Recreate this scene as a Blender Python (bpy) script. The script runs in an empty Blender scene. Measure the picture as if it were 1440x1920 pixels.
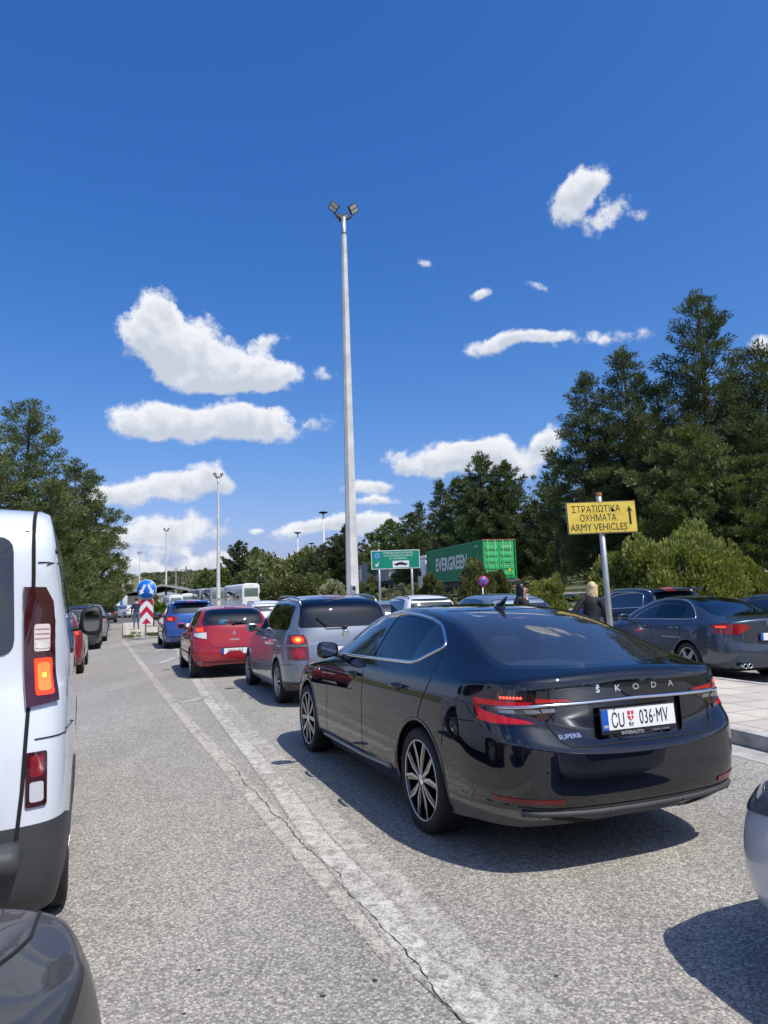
import bpy, bmesh, math, random
import numpy as np
from mathutils import Vector, Matrix
from mathutils.bvhtree import BVHTree
R = math.radians
sc = bpy.context.scene
COL = sc.collection
# ------------------------------------------------------------------ camera
F_PX, PITCH, ROLL, CAM_H = 1339.26, 0.118793, -0.0298933, 1.543
fw = Vector((0, math.cos(PITCH), math.sin(PITCH)))
up0 = Vector((0, -math.sin(PITCH), math.cos(PITCH)))
rt0 = Vector((1, 0, 0))
rt = rt0 * math.cos(ROLL) + up0 * math.sin(ROLL)
up = up0 * math.cos(ROLL) - rt0 * math.sin(ROLL)
cam_data = bpy.data.cameras.new("camera")
cam = bpy.data.objects.new("camera", cam_data)
COL.objects.link(cam)
cam.matrix_world = Matrix(((rt.x, up.x, -fw.x, 0), (rt.y, up.y, -fw.y, 0), (rt.z, up.z, -fw.z, CAM_H), (0, 0, 0, 1)))
cam_data.sensor_fit = 'VERTICAL'
cam_data.sensor_height = 36
cam_data.sensor_width = 27
cam_data.lens = F_PX / 1920 * 36
cam_data.clip_start = 0.05
cam_data.clip_end = 4000
sc.camera = cam

def ray(u, v):
    return fw * F_PX + rt * (u - 720) - up * (v - 960)
def gp(u, v, z=0.0):
    "ground point of the photograph's pixel"
    d = ray(u, v); t = (z - CAM_H) / d.z
    return Vector((0, 0, CAM_H)) + d * t
def at(u, v, Y):
    d = ray(u, v)
    return Vector((0, 0, CAM_H)) + d * (Y / d.y)
# ------------------------------------------------------------------ colour management
sc.view_settings.view_transform = 'Standard'
sc.view_settings.look = 'None'
sc.view_settings.exposure = 0.0
sc.view_settings.gamma = 1.0
# ------------------------------------------------------------------ sun and sky
SUN = Vector((0.454, -0.445, 1.0)).normalized()
SUN_EL = math.asin(SUN.z); SUN_AZ = math.atan2(SUN.x, SUN.y)
ld = bpy.data.lights.new("sun", 'SUN'); ld.energy = 4.6; ld.angle = R(0.5); ld.color = (1, .955, .89)
lo = bpy.data.objects.new("sun", ld); COL.objects.link(lo)
lo.rotation_euler = SUN.to_track_quat('Z', 'Y').to_euler()
world = bpy.data.worlds.new("World"); sc.world = world; world.use_nodes = True

def N(nt, t, **kw):
    n = nt.nodes.new(t)
    for k, v in kw.items():
        if k == 'i':
            for a, b in v.items():
                n.inputs[a].default_value = b
        else:
            setattr(n, k, v)
    return n

def math_n(nt, op, a, b=None, c=None, clamp=False):
    n = nt.nodes.new('ShaderNodeMath'); n.operation = op; n.use_clamp = clamp
    for i, x in enumerate((a, b, c)):
        if x is None: continue
        if isinstance(x, (int, float)): n.inputs[i].default_value = x
        else: nt.links.new(x, n.inputs[i])
    return n.outputs[0]

def build_world():
    nt = world.node_tree; nt.nodes.clear(); L = nt.links.new
    out = N(nt, 'ShaderNodeOutputWorld'); bg = N(nt, 'ShaderNodeBackground')
    sky = N(nt, 'ShaderNodeTexSky', sky_type='NISHITA', sun_disc=False, sun_elevation=SUN_EL, sun_rotation=SUN_AZ,
            altitude=0, air_density=1.0, dust_density=1.5, ozone_density=1.0)
    tc = N(nt, 'ShaderNodeTexCoord')
    sp0 = N(nt, 'ShaderNodeSeparateXYZ'); L(tc.outputs['Generated'], sp0.inputs[0])
    cz = N(nt, 'ShaderNodeCombineXYZ'); L(sp0.outputs[0], cz.inputs[0]); L(sp0.outputs[1], cz.inputs[1]); L(math_n(nt, 'MAXIMUM', sp0.outputs[2], 0.05), cz.inputs[2])
    L(cz.outputs[0], sky.inputs[0])
    # colour response of the camera: deeper blue overhead, paler at the horizon
    sc_ = N(nt, 'ShaderNodeSeparateColor'); L(sky.outputs[0], sc_.inputs[0]); hs = N(nt, 'ShaderNodeCombineColor')
    ch = [math_n(nt, 'MULTIPLY', math_n(nt, 'POWER', math_n(nt, 'MULTIPLY', sc_.outputs[q], SKY_ST), g), a_ / SKY_ST) for q, (g, a_) in enumerate(((1.75, 1.97), (1.1, 1.12), (.8, 1.37)))]
    ch[0] = math_n(nt, 'MINIMUM', ch[0], math_n(nt, 'MULTIPLY', ch[1], .80)); ch[1] = math_n(nt, 'MINIMUM', ch[1], math_n(nt, 'MULTIPLY', ch[2], .80))
    for q in range(3): L(ch[q], hs.inputs[q])
    # direction -> azimuth / elevation in degrees
    sep = N(nt, 'ShaderNodeSeparateXYZ'); L(tc.outputs['Generated'], sep.inputs[0])
    az = math_n(nt, 'MULTIPLY', math_n(nt, 'ARCTAN2', sep.outputs[0], sep.outputs[1]), 57.2958)
    el = math_n(nt, 'MULTIPLY', math_n(nt, 'ARCSINE', sep.outputs[2]), 57.2958)
    cmb = N(nt, 'ShaderNodeCombineXYZ'); L(az, cmb.inputs[0]); L(el, cmb.inputs[1])
    n1 = N(nt, 'ShaderNodeTexNoise', i={'Scale': 0.55, 'Detail': 8.0, 'Roughness': 0.63, 'Lacunarity': 2.1})
    L(cmb.outputs[0], n1.inputs['Vector'])
    n2 = N(nt, 'ShaderNodeTexNoise', i={'Scale': 0.16, 'Detail': 1.0, 'Roughness': 0.5})
    L(cmb.outputs[0], n2.inputs['Vector'])
    warp = N(nt, 'ShaderNodeVectorMath', operation='SUBTRACT'); L(n2.outputs['Color'], warp.inputs[0]); warp.inputs[1].default_value = (.5, .5, .5)
    wm = N(nt, 'ShaderNodeVectorMath', operation='SCALE'); L(warp.outputs[0], wm.inputs[0]); wm.inputs['Scale'].default_value = 3.0
    pos = N(nt, 'ShaderNodeVectorMath', operation='ADD'); L(cmb.outputs[0], pos.inputs[0]); L(wm.outputs[0], pos.inputs[1])
    sw = sv = None
    for (u, v, ru, rv, w) in CLOUDS:
        d = ray(u, v).normalized(); a0 = math.degrees(math.atan2(d.x, d.y)); e0 = math.degrees(math.asin(d.z))
        k = 1339 / 57.3
        s1 = N(nt, 'ShaderNodeVectorMath', operation='SUBTRACT'); L(pos.outputs[0], s1.inputs[0]); s1.inputs[1].default_value = (a0, e0, 0)
        s2 = N(nt, 'ShaderNodeVectorMath', operation='MULTIPLY'); L(s1.outputs[0], s2.inputs[0]); s2.inputs[1].default_value = (k / ru, k / rv, 0)
        ln = N(nt, 'ShaderNodeVectorMath', operation='LENGTH'); L(s2.outputs[0], ln.inputs[0])
        wi = math_n(nt, 'MULTIPLY', math_n(nt, 'SUBTRACT', 1.0, ln.outputs['Value'], clamp=True), w)
        yy = N(nt, 'ShaderNodeSeparateXYZ'); L(s2.outputs[0], yy.inputs[0])
        vi = math_n(nt, 'MULTIPLY', wi, yy.outputs[1])
        sw = wi if sw is None else math_n(nt, 'ADD', sw, wi)
        sv = vi if sv is None else math_n(nt, 'ADD', sv, vi)
    # scattered clouds over the half of the sky behind the camera
    n3 = N(nt, 'ShaderNodeTexNoise', i={'Scale': 0.055, 'Detail': 2.0}); L(cmb.outputs[0], n3.inputs['Vector'])
    b1 = math_n(nt, 'MULTIPLY', math_n(nt, 'SUBTRACT', n3.outputs[0], 0.50), 4.0, clamp=True)
    b2 = math_n(nt, 'MULTIPLY', math_n(nt, 'SUBTRACT', math_n(nt, 'ABSOLUTE', az), 60.0), 0.05, clamp=True)
    b3 = math_n(nt, 'MULTIPLY', math_n(nt, 'SUBTRACT', 52.0, el), 0.06, clamp=True)
    sw = math_n(nt, 'ADD', sw, math_n(nt, 'MULTIPLY', math_n(nt, 'MULTIPLY', b1, b2), b3))
    dens = math_n(nt, 'ADD', math_n(nt, 'MULTIPLY', sw, 2.1), math_n(nt, 'MULTIPLY', math_n(nt, 'SUBTRACT', n1.outputs[0], 0.5), 3.3))
    gate = math_n(nt, 'MULTIPLY', sw, 6.0, clamp=True)
    a = math_n(nt, 'MULTIPLY', math_n(nt, 'SUBTRACT', dens, 0.30), 1.05, clamp=True)
    a = math_n(nt, 'MULTIPLY', a, gate)
    a = math_n(nt, 'MULTIPLY', math_n(nt, 'MULTIPLY', a, a), math_n(nt, 'SUBTRACT', 3.0, math_n(nt, 'MULTIPLY', a, 2.0)))
    a = math_n(nt, 'MULTIPLY', a, 0.97)
    # light tops, greyer flat bases
    lv = math_n(nt, 'DIVIDE', sv, math_n(nt, 'ADD', sw, 0.05))
    n4 = N(nt, 'ShaderNodeTexNoise', i={'Scale': 0.8, 'Detail': 2.5}); L(pos.outputs[0], n4.inputs['Vector'])
    sh = math_n(nt, 'ADD', math_n(nt, 'MULTIPLY', lv, 1.15), math_n(nt, 'MULTIPLY', math_n(nt, 'SUBTRACT', n4.outputs[0], 0.5), 1.5))
    sh = math_n(nt, 'ADD', sh, 0.62, clamp=True)
    sh = math_n(nt, 'SUBTRACT', sh, math_n(nt, 'MULTIPLY', math_n(nt, 'SUBTRACT', dens, 1.0, clamp=True), 0.35), clamp=True)
    cr = N(nt, 'ShaderNodeValToRGB'); L(sh, cr.inputs[0])
    cr.color_ramp.elements[0].color = tuple(c / SKY_ST for c in (.60, .65, .74)) + (1,)
    cr.color_ramp.elements[1].color = tuple(c / SKY_ST for c in (.96, .97, 1.0)) + (1,)
    mx = N(nt, 'ShaderNodeMix', data_type='RGBA'); L(a, mx.inputs[0]); L(hs.outputs[0], mx.inputs[6]); L(cr.outputs[0], mx.inputs[7])
    L(mx.outputs[2], bg.inputs[0]); bg.inputs[1].default_value = SKY_ST
    L(bg.outputs[0], out.inputs[0])
SKY_ST = 0.1
world.cycles.sampling_method = 'MANUAL'; world.cycles.sample_map_resolution = 256
sc.cycles.max_bounces = 7; sc.cycles.diffuse_bounces = 2; sc.cycles.glossy_bounces = 3; sc.cycles.transparent_max_bounces = 16
# (photo x, y, half width, half height in photo pixels, weight)
CLOUDS = [(292,580,50,50,1.),(285,640,76,72,1.25),(365,655,104,78,1.25),(450,690,112,58,1.2),(525,702,76,36,1.),(400,705,120,30,.6),
 (280,779,96,45,1.2),(388,786,130,46,1.25),(500,792,94,42,1.15),(505,634,54,18,.65),(608,688,34,26,.48),(604,790,34,28,.48),
 (285,918,170,34,1.1),(405,900,50,44,.8),(265,1005,180,28,.7),(845,860,150,40,1.2),(905,840,95,40,1.1),(970,868,95,34,1.1),(1025,826,52,40,1.),(692,912,72,22,1.1),(703,943,66,17,.95),
 (680,985,150,22,.85),(585,998,120,18,.7),(600,1050,420,30,.5),(250,1050,300,34,.5),(330,985,150,30,.5),(485,992,22,9,.8),(120,990,120,24,.6),
 (1108,345,58,36,.95),(1075,375,56,40,.9),(1135,420,50,28,.62),(1172,382,50,24,.5),(1215,398,28,16,.5),
 (905,540,34,15,.85),(965,637,112,20,1.05),(1110,630,140,24,.5),(1000,525,24,12,.36),(790,495,30,14,.3),(1440,655,36,28,.8)]
build_world()

# ------------------------------------------------------------------ materials
MATS = {}
def mat(name, col, rough=.5, metal=0., coat=0., emit=None, es=0., noise=0., nscale=5., spec=.5, bump=0., bscale=30., trans=0., ior=1.45, sheen=0., col2=None, coatr=.03):
    if name in MATS: return MATS[name]
    m = bpy.data.materials.new(name); m.use_nodes = True; nt = m.node_tree
    p = nt.nodes['Principled BSDF']
    p.inputs['Base Color'].default_value = (*col, 1); p.inputs['Roughness'].default_value = rough
    p.inputs['Metallic'].default_value = metal; p.inputs['Coat Weight'].default_value = coat; p.inputs['Coat Roughness'].default_value = coatr
    p.inputs['Specular IOR Level'].default_value = spec; p.inputs['IOR'].default_value = ior; p.inputs['Transmission Weight'].default_value = trans
    if emit: p.inputs['Emission Color'].default_value = (*emit, 1); p.inputs['Emission Strength'].default_value = es
    if noise or col2:
        tc = N(nt, 'ShaderNodeTexCoord'); t = N(nt, 'ShaderNodeTexNoise', i={'Scale': nscale, 'Detail': 5.0, 'Roughness': .62})
        nt.links.new(tc.outputs['Object'], t.inputs['Vector'])
        c2 = col2 or tuple(c * (1 - noise) for c in col)
        r = N(nt, 'ShaderNodeMapRange', i={'From Min': .33, 'From Max': .67}); nt.links.new(t.outputs[0], r.inputs[0])
        x = N(nt, 'ShaderNodeMix', data_type='RGBA'); nt.links.new(r.outputs[0], x.inputs[0])
        x.inputs[6].default_value = (*c2, 1); x.inputs[7].default_value = (*(tuple(min(1, c * (1 + noise * .6)) for c in col)), 1)
        nt.links.new(x.outputs[2], p.inputs['Base Color'])
    if bump:
        tc = N(nt, 'ShaderNodeTexCoord'); t = N(nt, 'ShaderNodeTexNoise', i={'Scale': bscale, 'Detail': 4.0}); nt.links.new(tc.outputs['Object'], t.inputs['Vector'])
        b = N(nt, 'ShaderNodeBump', i={'Strength': bump, 'Distance': .02}); nt.links.new(t.outputs[0], b.inputs['Height']); nt.links.new(b.outputs[0], p.inputs['Normal'])
    MATS[name] = m; return m

def paint(name, col, metal=.35, rough=.38, dust=.12):
    "car paint: coloured base under clear coat with a little road dust"
    if name in MATS: return MATS[name]
    m = mat(name, col, rough, metal, coat=1.0, spec=.5 if metal > .2 else (.0 if max(col) < .02 else .2))
    nt = m.node_tree; p = nt.nodes['Principled BSDF']; p.inputs['Coat IOR'].default_value = 1.75 if max(col) < .02 else 1.55
    tc = N(nt, 'ShaderNodeTexCoord'); t = N(nt, 'ShaderNodeTexNoise', i={'Scale': 2.2, 'Detail': 8.0, 'Roughness': .7}); nt.links.new(tc.outputs['Object'], t.inputs['Vector'])
    sp = N(nt, 'ShaderNodeSeparateXYZ'); nt.links.new(tc.outputs['Object'], sp.inputs[0])
    h = math_n(nt, 'MULTIPLY', math_n(nt, 'SUBTRACT', .75, sp.outputs[2]), 1.5, clamp=True)
    f = math_n(nt, 'MULTIPLY', math_n(nt, 'ADD', math_n(nt, 'MULTIPLY', h, 1.3), .25), math_n(nt, 'MULTIPLY', t.outputs[0], dust))
    x = N(nt, 'ShaderNodeMix', data_type='RGBA'); nt.links.new(f, x.inputs[0]); x.inputs[6].default_value = (*col, 1); x.inputs[7].default_value = (.42, .38, .33, 1)
    nt.links.new(x.outputs[2], p.inputs['Base Color'])
    nt.links.new(math_n(nt, 'ADD', math_n(nt, 'MULTIPLY', f, .35), .015), p.inputs['Coat Roughness'])
    return m

def glass(name, tint, refl=1.0, rough=0.0, add=.02, dust=0.):
    if name in MATS: return MATS[name]
    m = bpy.data.materials.new(name); m.use_nodes = True; nt = m.node_tree; nt.nodes.clear()
    o = N(nt, 'ShaderNodeOutputMaterial'); tr = N(nt, 'ShaderNodeBsdfTransparent', i={'Color': (*tint, 1)}); g = N(nt, 'ShaderNodeBsdfGlossy', i={'Roughness': rough, 'Color': (refl, refl, refl, 1)})
    fr = N(nt, 'ShaderNodeFresnel', i={'IOR': 1.55}); mx = N(nt, 'ShaderNodeMixShader')
    nt.links.new(math_n(nt, 'ADD', math_n(nt, 'MULTIPLY', fr.outputs[0], 1.15), add, clamp=True), mx.inputs[0])
    nt.links.new(tr.outputs[0], mx.inputs[1]); nt.links.new(g.outputs[0], mx.inputs[2])
    sh = mx.outputs[0]
    if dust:
        df = N(nt, 'ShaderNodeBsdfDiffuse', i={'Color': (.5, .5, .48, 1)}); m3 = N(nt, 'ShaderNodeMixShader', i={0: dust}); nt.links.new(sh, m3.inputs[1]); nt.links.new(df.outputs[0], m3.inputs[2]); sh = m3.outputs[0]
    nt.links.new(sh, o.inputs[0])
    MATS[name] = m; return m

# ------------------------------------------------------------------ object helpers
def tag(o, label=None, cat=None, group=None, kind=None):
    if label: o['label'] = label
    if cat: o['category'] = cat
    if group: o['group'] = group
    if kind: o['kind'] = kind
    return o
def empty(name, loc=(0, 0, 0), rz=0., label=None, cat=None, group=None):
    o = bpy.data.objects.new(name, None); COL.objects.link(o); o.location = loc; o.rotation_euler = (0, 0, rz)
    o.empty_display_size = .2
    return tag(o, label, cat, group)
def link_mesh(name, me, parent=None, m=None):
    if m is not None:
        for x in (m if isinstance(m, (list, tuple)) else [m]): me.materials.append(x)
    o = bpy.data.objects.new(name, me); COL.objects.link(o)
    if parent is not None: o.parent = parent
    return o
class MB:
    "collects shapes into one mesh"
    def __init__(s): s.v = []; s.f = []; s.mi = []; s.sm = []; s.cur = 0
    def add(s, vs, fs, smooth=False):
        b = len(s.v); s.v += [tuple(v) for v in vs]
        for f in fs: s.f.append([b + i for i in f]); s.mi.append(s.cur); s.sm.append(smooth)
        return s
    def box(s, x0, x1, y0, y1, z0, z1, M=None, bev=0.):
        if bev:
            b = min(bev, .49 * min(x1 - x0, y1 - y0, z1 - z0))
            pts = []
            bm = bmesh.new(); bmesh.ops.create_cube(bm, size=1)
            for v in bm.verts: v.co = Vector(((x0 + x1) / 2 + v.co.x * (x1 - x0), (y0 + y1) / 2 + v.co.y * (y1 - y0), (z0 + z1) / 2 + v.co.z * (z1 - z0)))
            bmesh.ops.bevel(bm, geom=bm.edges[:] + bm.verts[:], offset=b, segments=2, profile=.6, affect='EDGES')
            bm.verts.index_update()
            vs = [(M @ v.co) if M else v.co.copy() for v in bm.verts]; fs = [[v.index for v in f.verts] for f in bm.faces]; bm.free()
            return s.add(vs, fs, True)
        vs = [Vector((x, y, z)) for z in (z0, z1) for y in (y0, y1) for x in (x0, x1)]
        if M: vs = [M @ v for v in vs]
        return s.add(vs, [(0, 2, 3, 1), (4, 5, 7, 6), (0, 1, 5, 4), (2, 6, 7, 3), (0, 4, 6, 2), (1, 3, 7, 5)])
    def tube(s, pts, r, n=8, smooth=True, cap=True):
        pts = [Vector(p) for p in pts]; k = len(pts); rs = r if isinstance(r, (list, tuple)) else [r] * k
        vs = []; prev = None
        for i, p in enumerate(pts):
            d = (pts[min(i + 1, k - 1)] - pts[max(i - 1, 0)]).normalized()
            if prev is None:
                a = d.orthogonal().normalized()
            else:
                a = (prev - d * prev.dot(d)).normalized()
            prev = a; b = d.cross(a)
            for q in range(n):
                t = 2 * math.pi * q / n
                vs.append(p + (a * math.cos(t) + b * math.sin(t)) * rs[i])
        fs = [(i * n + q, i * n + (q + 1) % n, (i + 1) * n + (q + 1) % n, (i + 1) * n + q) for i in range(k - 1) for q in range(n)]
        if cap: fs += [tuple(range(n - 1, -1, -1)), tuple((k - 1) * n + q for q in range(n))]
        return s.add(vs, fs, smooth)
    def lathe(s, prof, n=32, M=None, smooth=True, axis='y', a0=0., a1=2 * math.pi):
        "prof: (r, h) along axis"
        full = abs(a1 - a0 - 2 * math.pi) < 1e-6; m = n if full else n + 1
        vs = []
        for (r, h) in prof:
            for q in range(m):
                t = a0 + (a1 - a0) * q / n; c, si = r * math.cos(t), r * math.sin(t)
                v = Vector((c, h, si)) if axis == 'y' else Vector((c, si, h)) if axis == 'z' else Vector((h, c, si))
                vs.append(M @ v if M else v)
        fs = []
        for i in range(len(prof) - 1):
            for q in range(n):
                q2 = (q + 1) % m
                fs.append((i * m + q, i * m + q2, (i + 1) * m + q2, (i + 1) * m + q))
        return s.add(vs, fs, smooth)
    def prism(s, poly, z0, z1, M=None, smooth=False):
        n = len(poly); vs = [Vector((p[0], p[1], z0)) for p in poly] + [Vector((p[0], p[1], z1)) for p in poly]
        if M: vs = [M @ v for v in vs]
        return s.add(vs, [tuple(range(n - 1, -1, -1)), tuple(range(n, 2 * n))] + [(i, (i + 1) % n, n + (i + 1) % n, n + i) for i in range(n)], smooth)
    def ball(s, c, r, n=12, M=None):
        rx, ry, rz = r if isinstance(r, (tuple, list)) else (r, r, r)
        m = n // 2; vs = []
        for i in range(m + 1):
            p = math.pi * i / m
            for q in range(n):
                t = 2 * math.pi * q / n
                v = Vector((c[0] + rx * math.sin(p) * math.cos(t), c[1] + ry * math.sin(p) * math.sin(t), c[2] + rz * math.cos(p)))
                vs.append(M @ v if M else v)
        return s.add(vs, [(i * n + q, (i + 1) * n + q, (i + 1) * n + (q + 1) % n, i * n + (q + 1) % n) for i in range(m) for q in range(n)], True)
    def mesh(s, name, m=None):
        me = bpy.data.meshes.new(name); me.from_pydata(s.v, [], s.f)
        for x in (m if isinstance(m, (list, tuple)) else [m] if m is not None else []): me.materials.append(x)
        me.polygons.foreach_set('use_smooth', s.sm); me.polygons.foreach_set('material_index', s.mi); me.update(); me.validate()
        return me
    def build(s, name, m=None, parent=None, recalc=True):
        me = s.mesh(name, m)
        if recalc:
            bm = bmesh.new(); bm.from_mesh(me); bmesh.ops.recalc_face_normals(bm, faces=bm.faces[:]); bm.to_mesh(me); bm.free()
        return link_mesh(name, me, parent)
def shade_auto(o, ang=35):
    me = o.data; bm = bmesh.new(); bm.from_mesh(me)
    for e in bm.edges:
        if len(e.link_faces) == 2 and e.calc_face_angle(0) > R(ang): e.smooth = False
    for f in bm.faces: f.smooth = True
    bm.to_mesh(me); bm.free(); return o
def copy_tree(o, parent=None):
    c = o.copy(); COL.objects.link(c)
    if parent is not None: c.parent = parent
    for ch in list(o.children): copy_tree(ch, c)
    return c
def text_mesh(name, s, size, m, parent=None, M=None, xs=1., depth=.001, bold=0., align='CENTER', sp=1., bend=None):
    cu = bpy.data.curves.new(name, 'FONT'); cu.body = s; cu.size = size; cu.align_x = align; cu.align_y = 'CENTER'
    cu.extrude = depth; cu.offset = bold; cu.space_character = sp; cu.resolution_u = 3
    o = bpy.data.objects.new(name, cu); COL.objects.link(o)
    dg = bpy.context.evaluated_depsgraph_get(); dg.update()
    me = bpy.data.meshes.new_from_object(o.evaluated_get(dg)); bpy.data.objects.remove(o)
    me.transform(Matrix.Diagonal((xs, 1, 1, 1)))
    if M is not None: me.transform(M)
    me.materials.clear(); me.materials.append(m)
    o = bpy.data.objects.new(name, me); COL.objects.link(o)
    if parent is not None: o.parent = parent
    return o
def frame_mat(origin, xdir, ydir):
    x = Vector(xdir).normalized(); y = Vector(ydir); y = (y - x * y.dot(x)).normalized(); z = x.cross(y)
    return Matrix(((x.x, y.x, z.x, origin[0]), (x.y, y.y, z.y, origin[1]), (x.z, y.z, z.z, origin[2]), (0, 0, 0, 1)))
# ================================================================== CAR BUILDER
def ip(pts, x):
    return float(np.interp(x, [p[0] for p in pts], [p[1] for p in pts]))
TT = [0, .4, .7, .9]
class Car:
    "a vehicle body in its own frame: x forward from the rear axle, y left, z up"
    def __init__(s, root, spec, body_mat, level=3):
        s.root = root; s.sp = spec; s.mats = {0: ('body', body_mat)}; s.npid = 1
        xs = spec['xs']; S = len(xs); yf = spec.get('yf', [.93, .985, 1., .995, .975, .95]); fr = spec.get('fr', [0, .13, .38, .66, .86, 1.])
        zb = spec.get('zbot', [(0, .21), (1, .21)]); W = spec['W']; Rr, Rf = spec['Rr'], spec['Rf']
        vs = []; key = {}
        def V(k, co): key[k] = len(vs); vs.append(co)
        cols = []
        def sect(x, j, xx=None):
            b = ip(zb, x); t = ip(spec['zs'], x)
            return (xx if xx is not None else x, ip(W, x) * yf[j], b + (t - b) * fr[j])
        def endcols(prof, sgn, x0, RR):
            out = []
            n = spec.get('pw', 3.0)
            for t in TT:
                col = []
                for j in range(6):
                    sx, sy, sz = sect(x0, j); px, pz = prof[j]
                    x = px + sgn * RR * (1 - (1 - t ** n) ** (1 / n))
                    bl = t ** 2.2
                    col.append((x, t * sy, pz * (1 - bl) + sz * bl))
                out.append(col)
            return out
        rc = endcols(spec['rear'], 1, xs[0], Rr); fc = endcols(spec['front'], -1, xs[-1], Rf)
        for c in rc: cols.append(c)
        for i, x in enumerate(xs):
            col = []
            for j in range(6):
                xx = x
                if i == 0: xx = spec['rear'][j][0] + Rr
                if i == S - 1: xx = spec['front'][j][0] - Rf
                col.append(sect(x, j, xx))
            cols.append(col)
        for c in reversed(fc): cols.append(c)
        nc = len(cols)
        for i, c in enumerate(cols):
            for j, co in enumerate(c): V(('b', i, j), co)
        # cap
        def capv(c, k):
            if c == 0: return key[('b', 4 - k, 5)]
            if c == S - 1: return key[('b', nc - 5 + k, 5)]
            if k == 0: return key[('b', 4 + c, 5)]
            return key[('c', c, k)]
        for c in range(1, S - 1):
            x = xs[c]; dx = ip(spec['dx'], x)
            y1, z1, y2, z2, zc = (ip(spec[q], x) for q in ('y1', 'z1', 'y2', 'z2', 'zc'))
            y3 = y2 * .56; z3 = zc - (zc - z2) * .27
            k1_, k2_, k3_, k4_ = spec.get('dxk', (0, .35, .8, 1)) if x < 1 else (0, .35, .8, 1)
            V(('c', c, 1), (x + dx * k1_, y1, z1)); V(('c', c, 2), (x + dx * k2_, y2, z2)); V(('c', c, 3), (x + dx * k3_, y3, z3)); V(('c', c, 4), (x + dx * k4_, 0, zc))
        fs = []
        for i in range(nc - 1):
            for j in range(5): fs.append((key[('b', i, j)], key[('b', i, j + 1)], key[('b', i + 1, j + 1)], key[('b', i + 1, j)]))
        for c in range(S - 1):
            for k in range(4): fs.append((capv(c, k), capv(c, k + 1), capv(c + 1, k + 1), capv(c + 1, k)))
        nv = len(vs); mir = {}
        allv = list(vs)
        for i, v in enumerate(vs):
            if abs(v[1]) < 1e-6: mir[i] = i; allv[i] = (v[0], 0, v[2])
            else: mir[i] = len(allv); allv.append((v[0], -v[1], v[2]))
        fs += [tuple(mir[i] for i in reversed(f)) for f in fs]
        me = bpy.data.meshes.new('cage'); me.from_pydata(allv, [], fs); me.update()
        cre = {}
        def cr(a, b, w):
            for p, q in ((a, b), (mir[a], mir[b])): cre[tuple(sorted((p, q)))] = w
        c4, c5, ce, ck2 = spec.get('crease', (.45, .35, .75, .25))
        for i in range(nc - 1):
            end = i < 4
            if 3 <= i < nc - 4: cr(key[('b', i, 4)], key[('b', i + 1, 4)], c4)
            cr(key[('b', i, 5)], key[('b', i + 1, 5)], ce if end else c5)
            cr(key[('b', i, 0)], key[('b', i + 1, 0)], .6)
            if i < 4:
                for jj, ww in spec.get('endc', {}).items(): cr(key[('b', i, jj)], key[('b', i + 1, jj)], ww)
        for c in range(1, S - 2): cr(capv(c, 2), capv(c + 1, 2), ck2)
        at_ = me.attributes.new('crease_edge', 'FLOAT', 'EDGE')
        for e in me.edges:
            w = cre.get(tuple(sorted(e.vertices)))
            if w: at_.data[e.index].value = w
        o = bpy.data.objects.new('cage', me); COL.objects.link(o)
        md = o.modifiers.new('s', 'SUBSURF'); md.levels = level; md.render_levels = level
        dg = bpy.context.evaluated_depsgraph_get(); dg.update()
        m2 = bpy.data.meshes.new_from_object(o.evaluated_get(dg))
        bpy.data.objects.remove(o)
        bm = bmesh.new(); bm.from_mesh(m2)
        bmesh.ops.recalc_face_normals(bm, faces=bm.faces[:]); bm.normal_update()
        top = max(bm.faces, key=lambda f: f.calc_center_median().z)
        if top.normal.z < 0: bmesh.ops.reverse_faces(bm, faces=bm.faces[:]); bm.normal_update()
        s.nl = bm.verts.layers.float_vector.new('nrm'); s.pl = bm.faces.layers.int.new('pid')
        for v in bm.verts: v[s.nl] = v.normal
        s.bm = bm; s.bvh = BVHTree.FromBMesh(bm)
        s.bmn = [v.normal.copy() for v in bm.verts]
    # ---- new part cut out of the skin
    def part(s, name, m, off=0., label=None):
        s.mats[s.npid] = (name, m, off, label); s.npid += 1; return s.npid - 1
    def cut(s, poly, view, pid, sel, fromp=(0,)):
        "cut a convex outline through the skin; the faces inside become part pid"
        bm = s.bm
        ax = {'side': (0, 2), 'rear': (1, 2), 'top': (0, 1)}[view]
        P = [Vector((p[0], p[1])) for p in poly]
        area = sum(P[i].x * P[(i + 1) % len(P)].y - P[(i + 1) % len(P)].x * P[i].y for i in range(len(P)))
        if area < 0: P.reverse()
        lo = (min(p.x for p in P), min(p.y for p in P)); hi = (max(p.x for p in P), max(p.y for p in P))
        ins = []
        for f in bm.faces:
            if f[s.pl] not in fromp: continue
            c = f.calc_center_median()
            if not sel(c, f.normal): continue
            a = [v.co[ax[0]] for v in f.verts]; b = [v.co[ax[1]] for v in f.verts]
            if max(a) < lo[0] or min(a) > hi[0] or max(b) < lo[1] or min(b) > hi[1]: continue
            ins.append(f)
        for i in range(len(P)):
            if not ins: return
            p, q = P[i], P[(i + 1) % len(P)]; d = q - p
            if d.length < 1e-5: continue
            n2 = Vector((d.y, -d.x)).normalized()   # outward for ccw
            co = [0, 0, 0]; no = [0, 0, 0]; co[ax[0]], co[ax[1]] = p.x, p.y; no[ax[0]], no[ax[1]] = n2.x, n2.y
            geom = list(set(ins)) + list({e for f in ins for e in f.edges}) + list({v for f in ins for v in f.verts})
            r = bmesh.ops.bisect_plane(bm, geom=geom, dist=1e-5, plane_co=co, plane_no=no)
            fs = [g for g in r['geom'] if isinstance(g, bmesh.types.BMFace)]
            pc = Vector(co); pn = Vector(no)
            ins = [f for f in fs if (f.calc_center_median() - pc).dot(pn) < 0]
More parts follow.
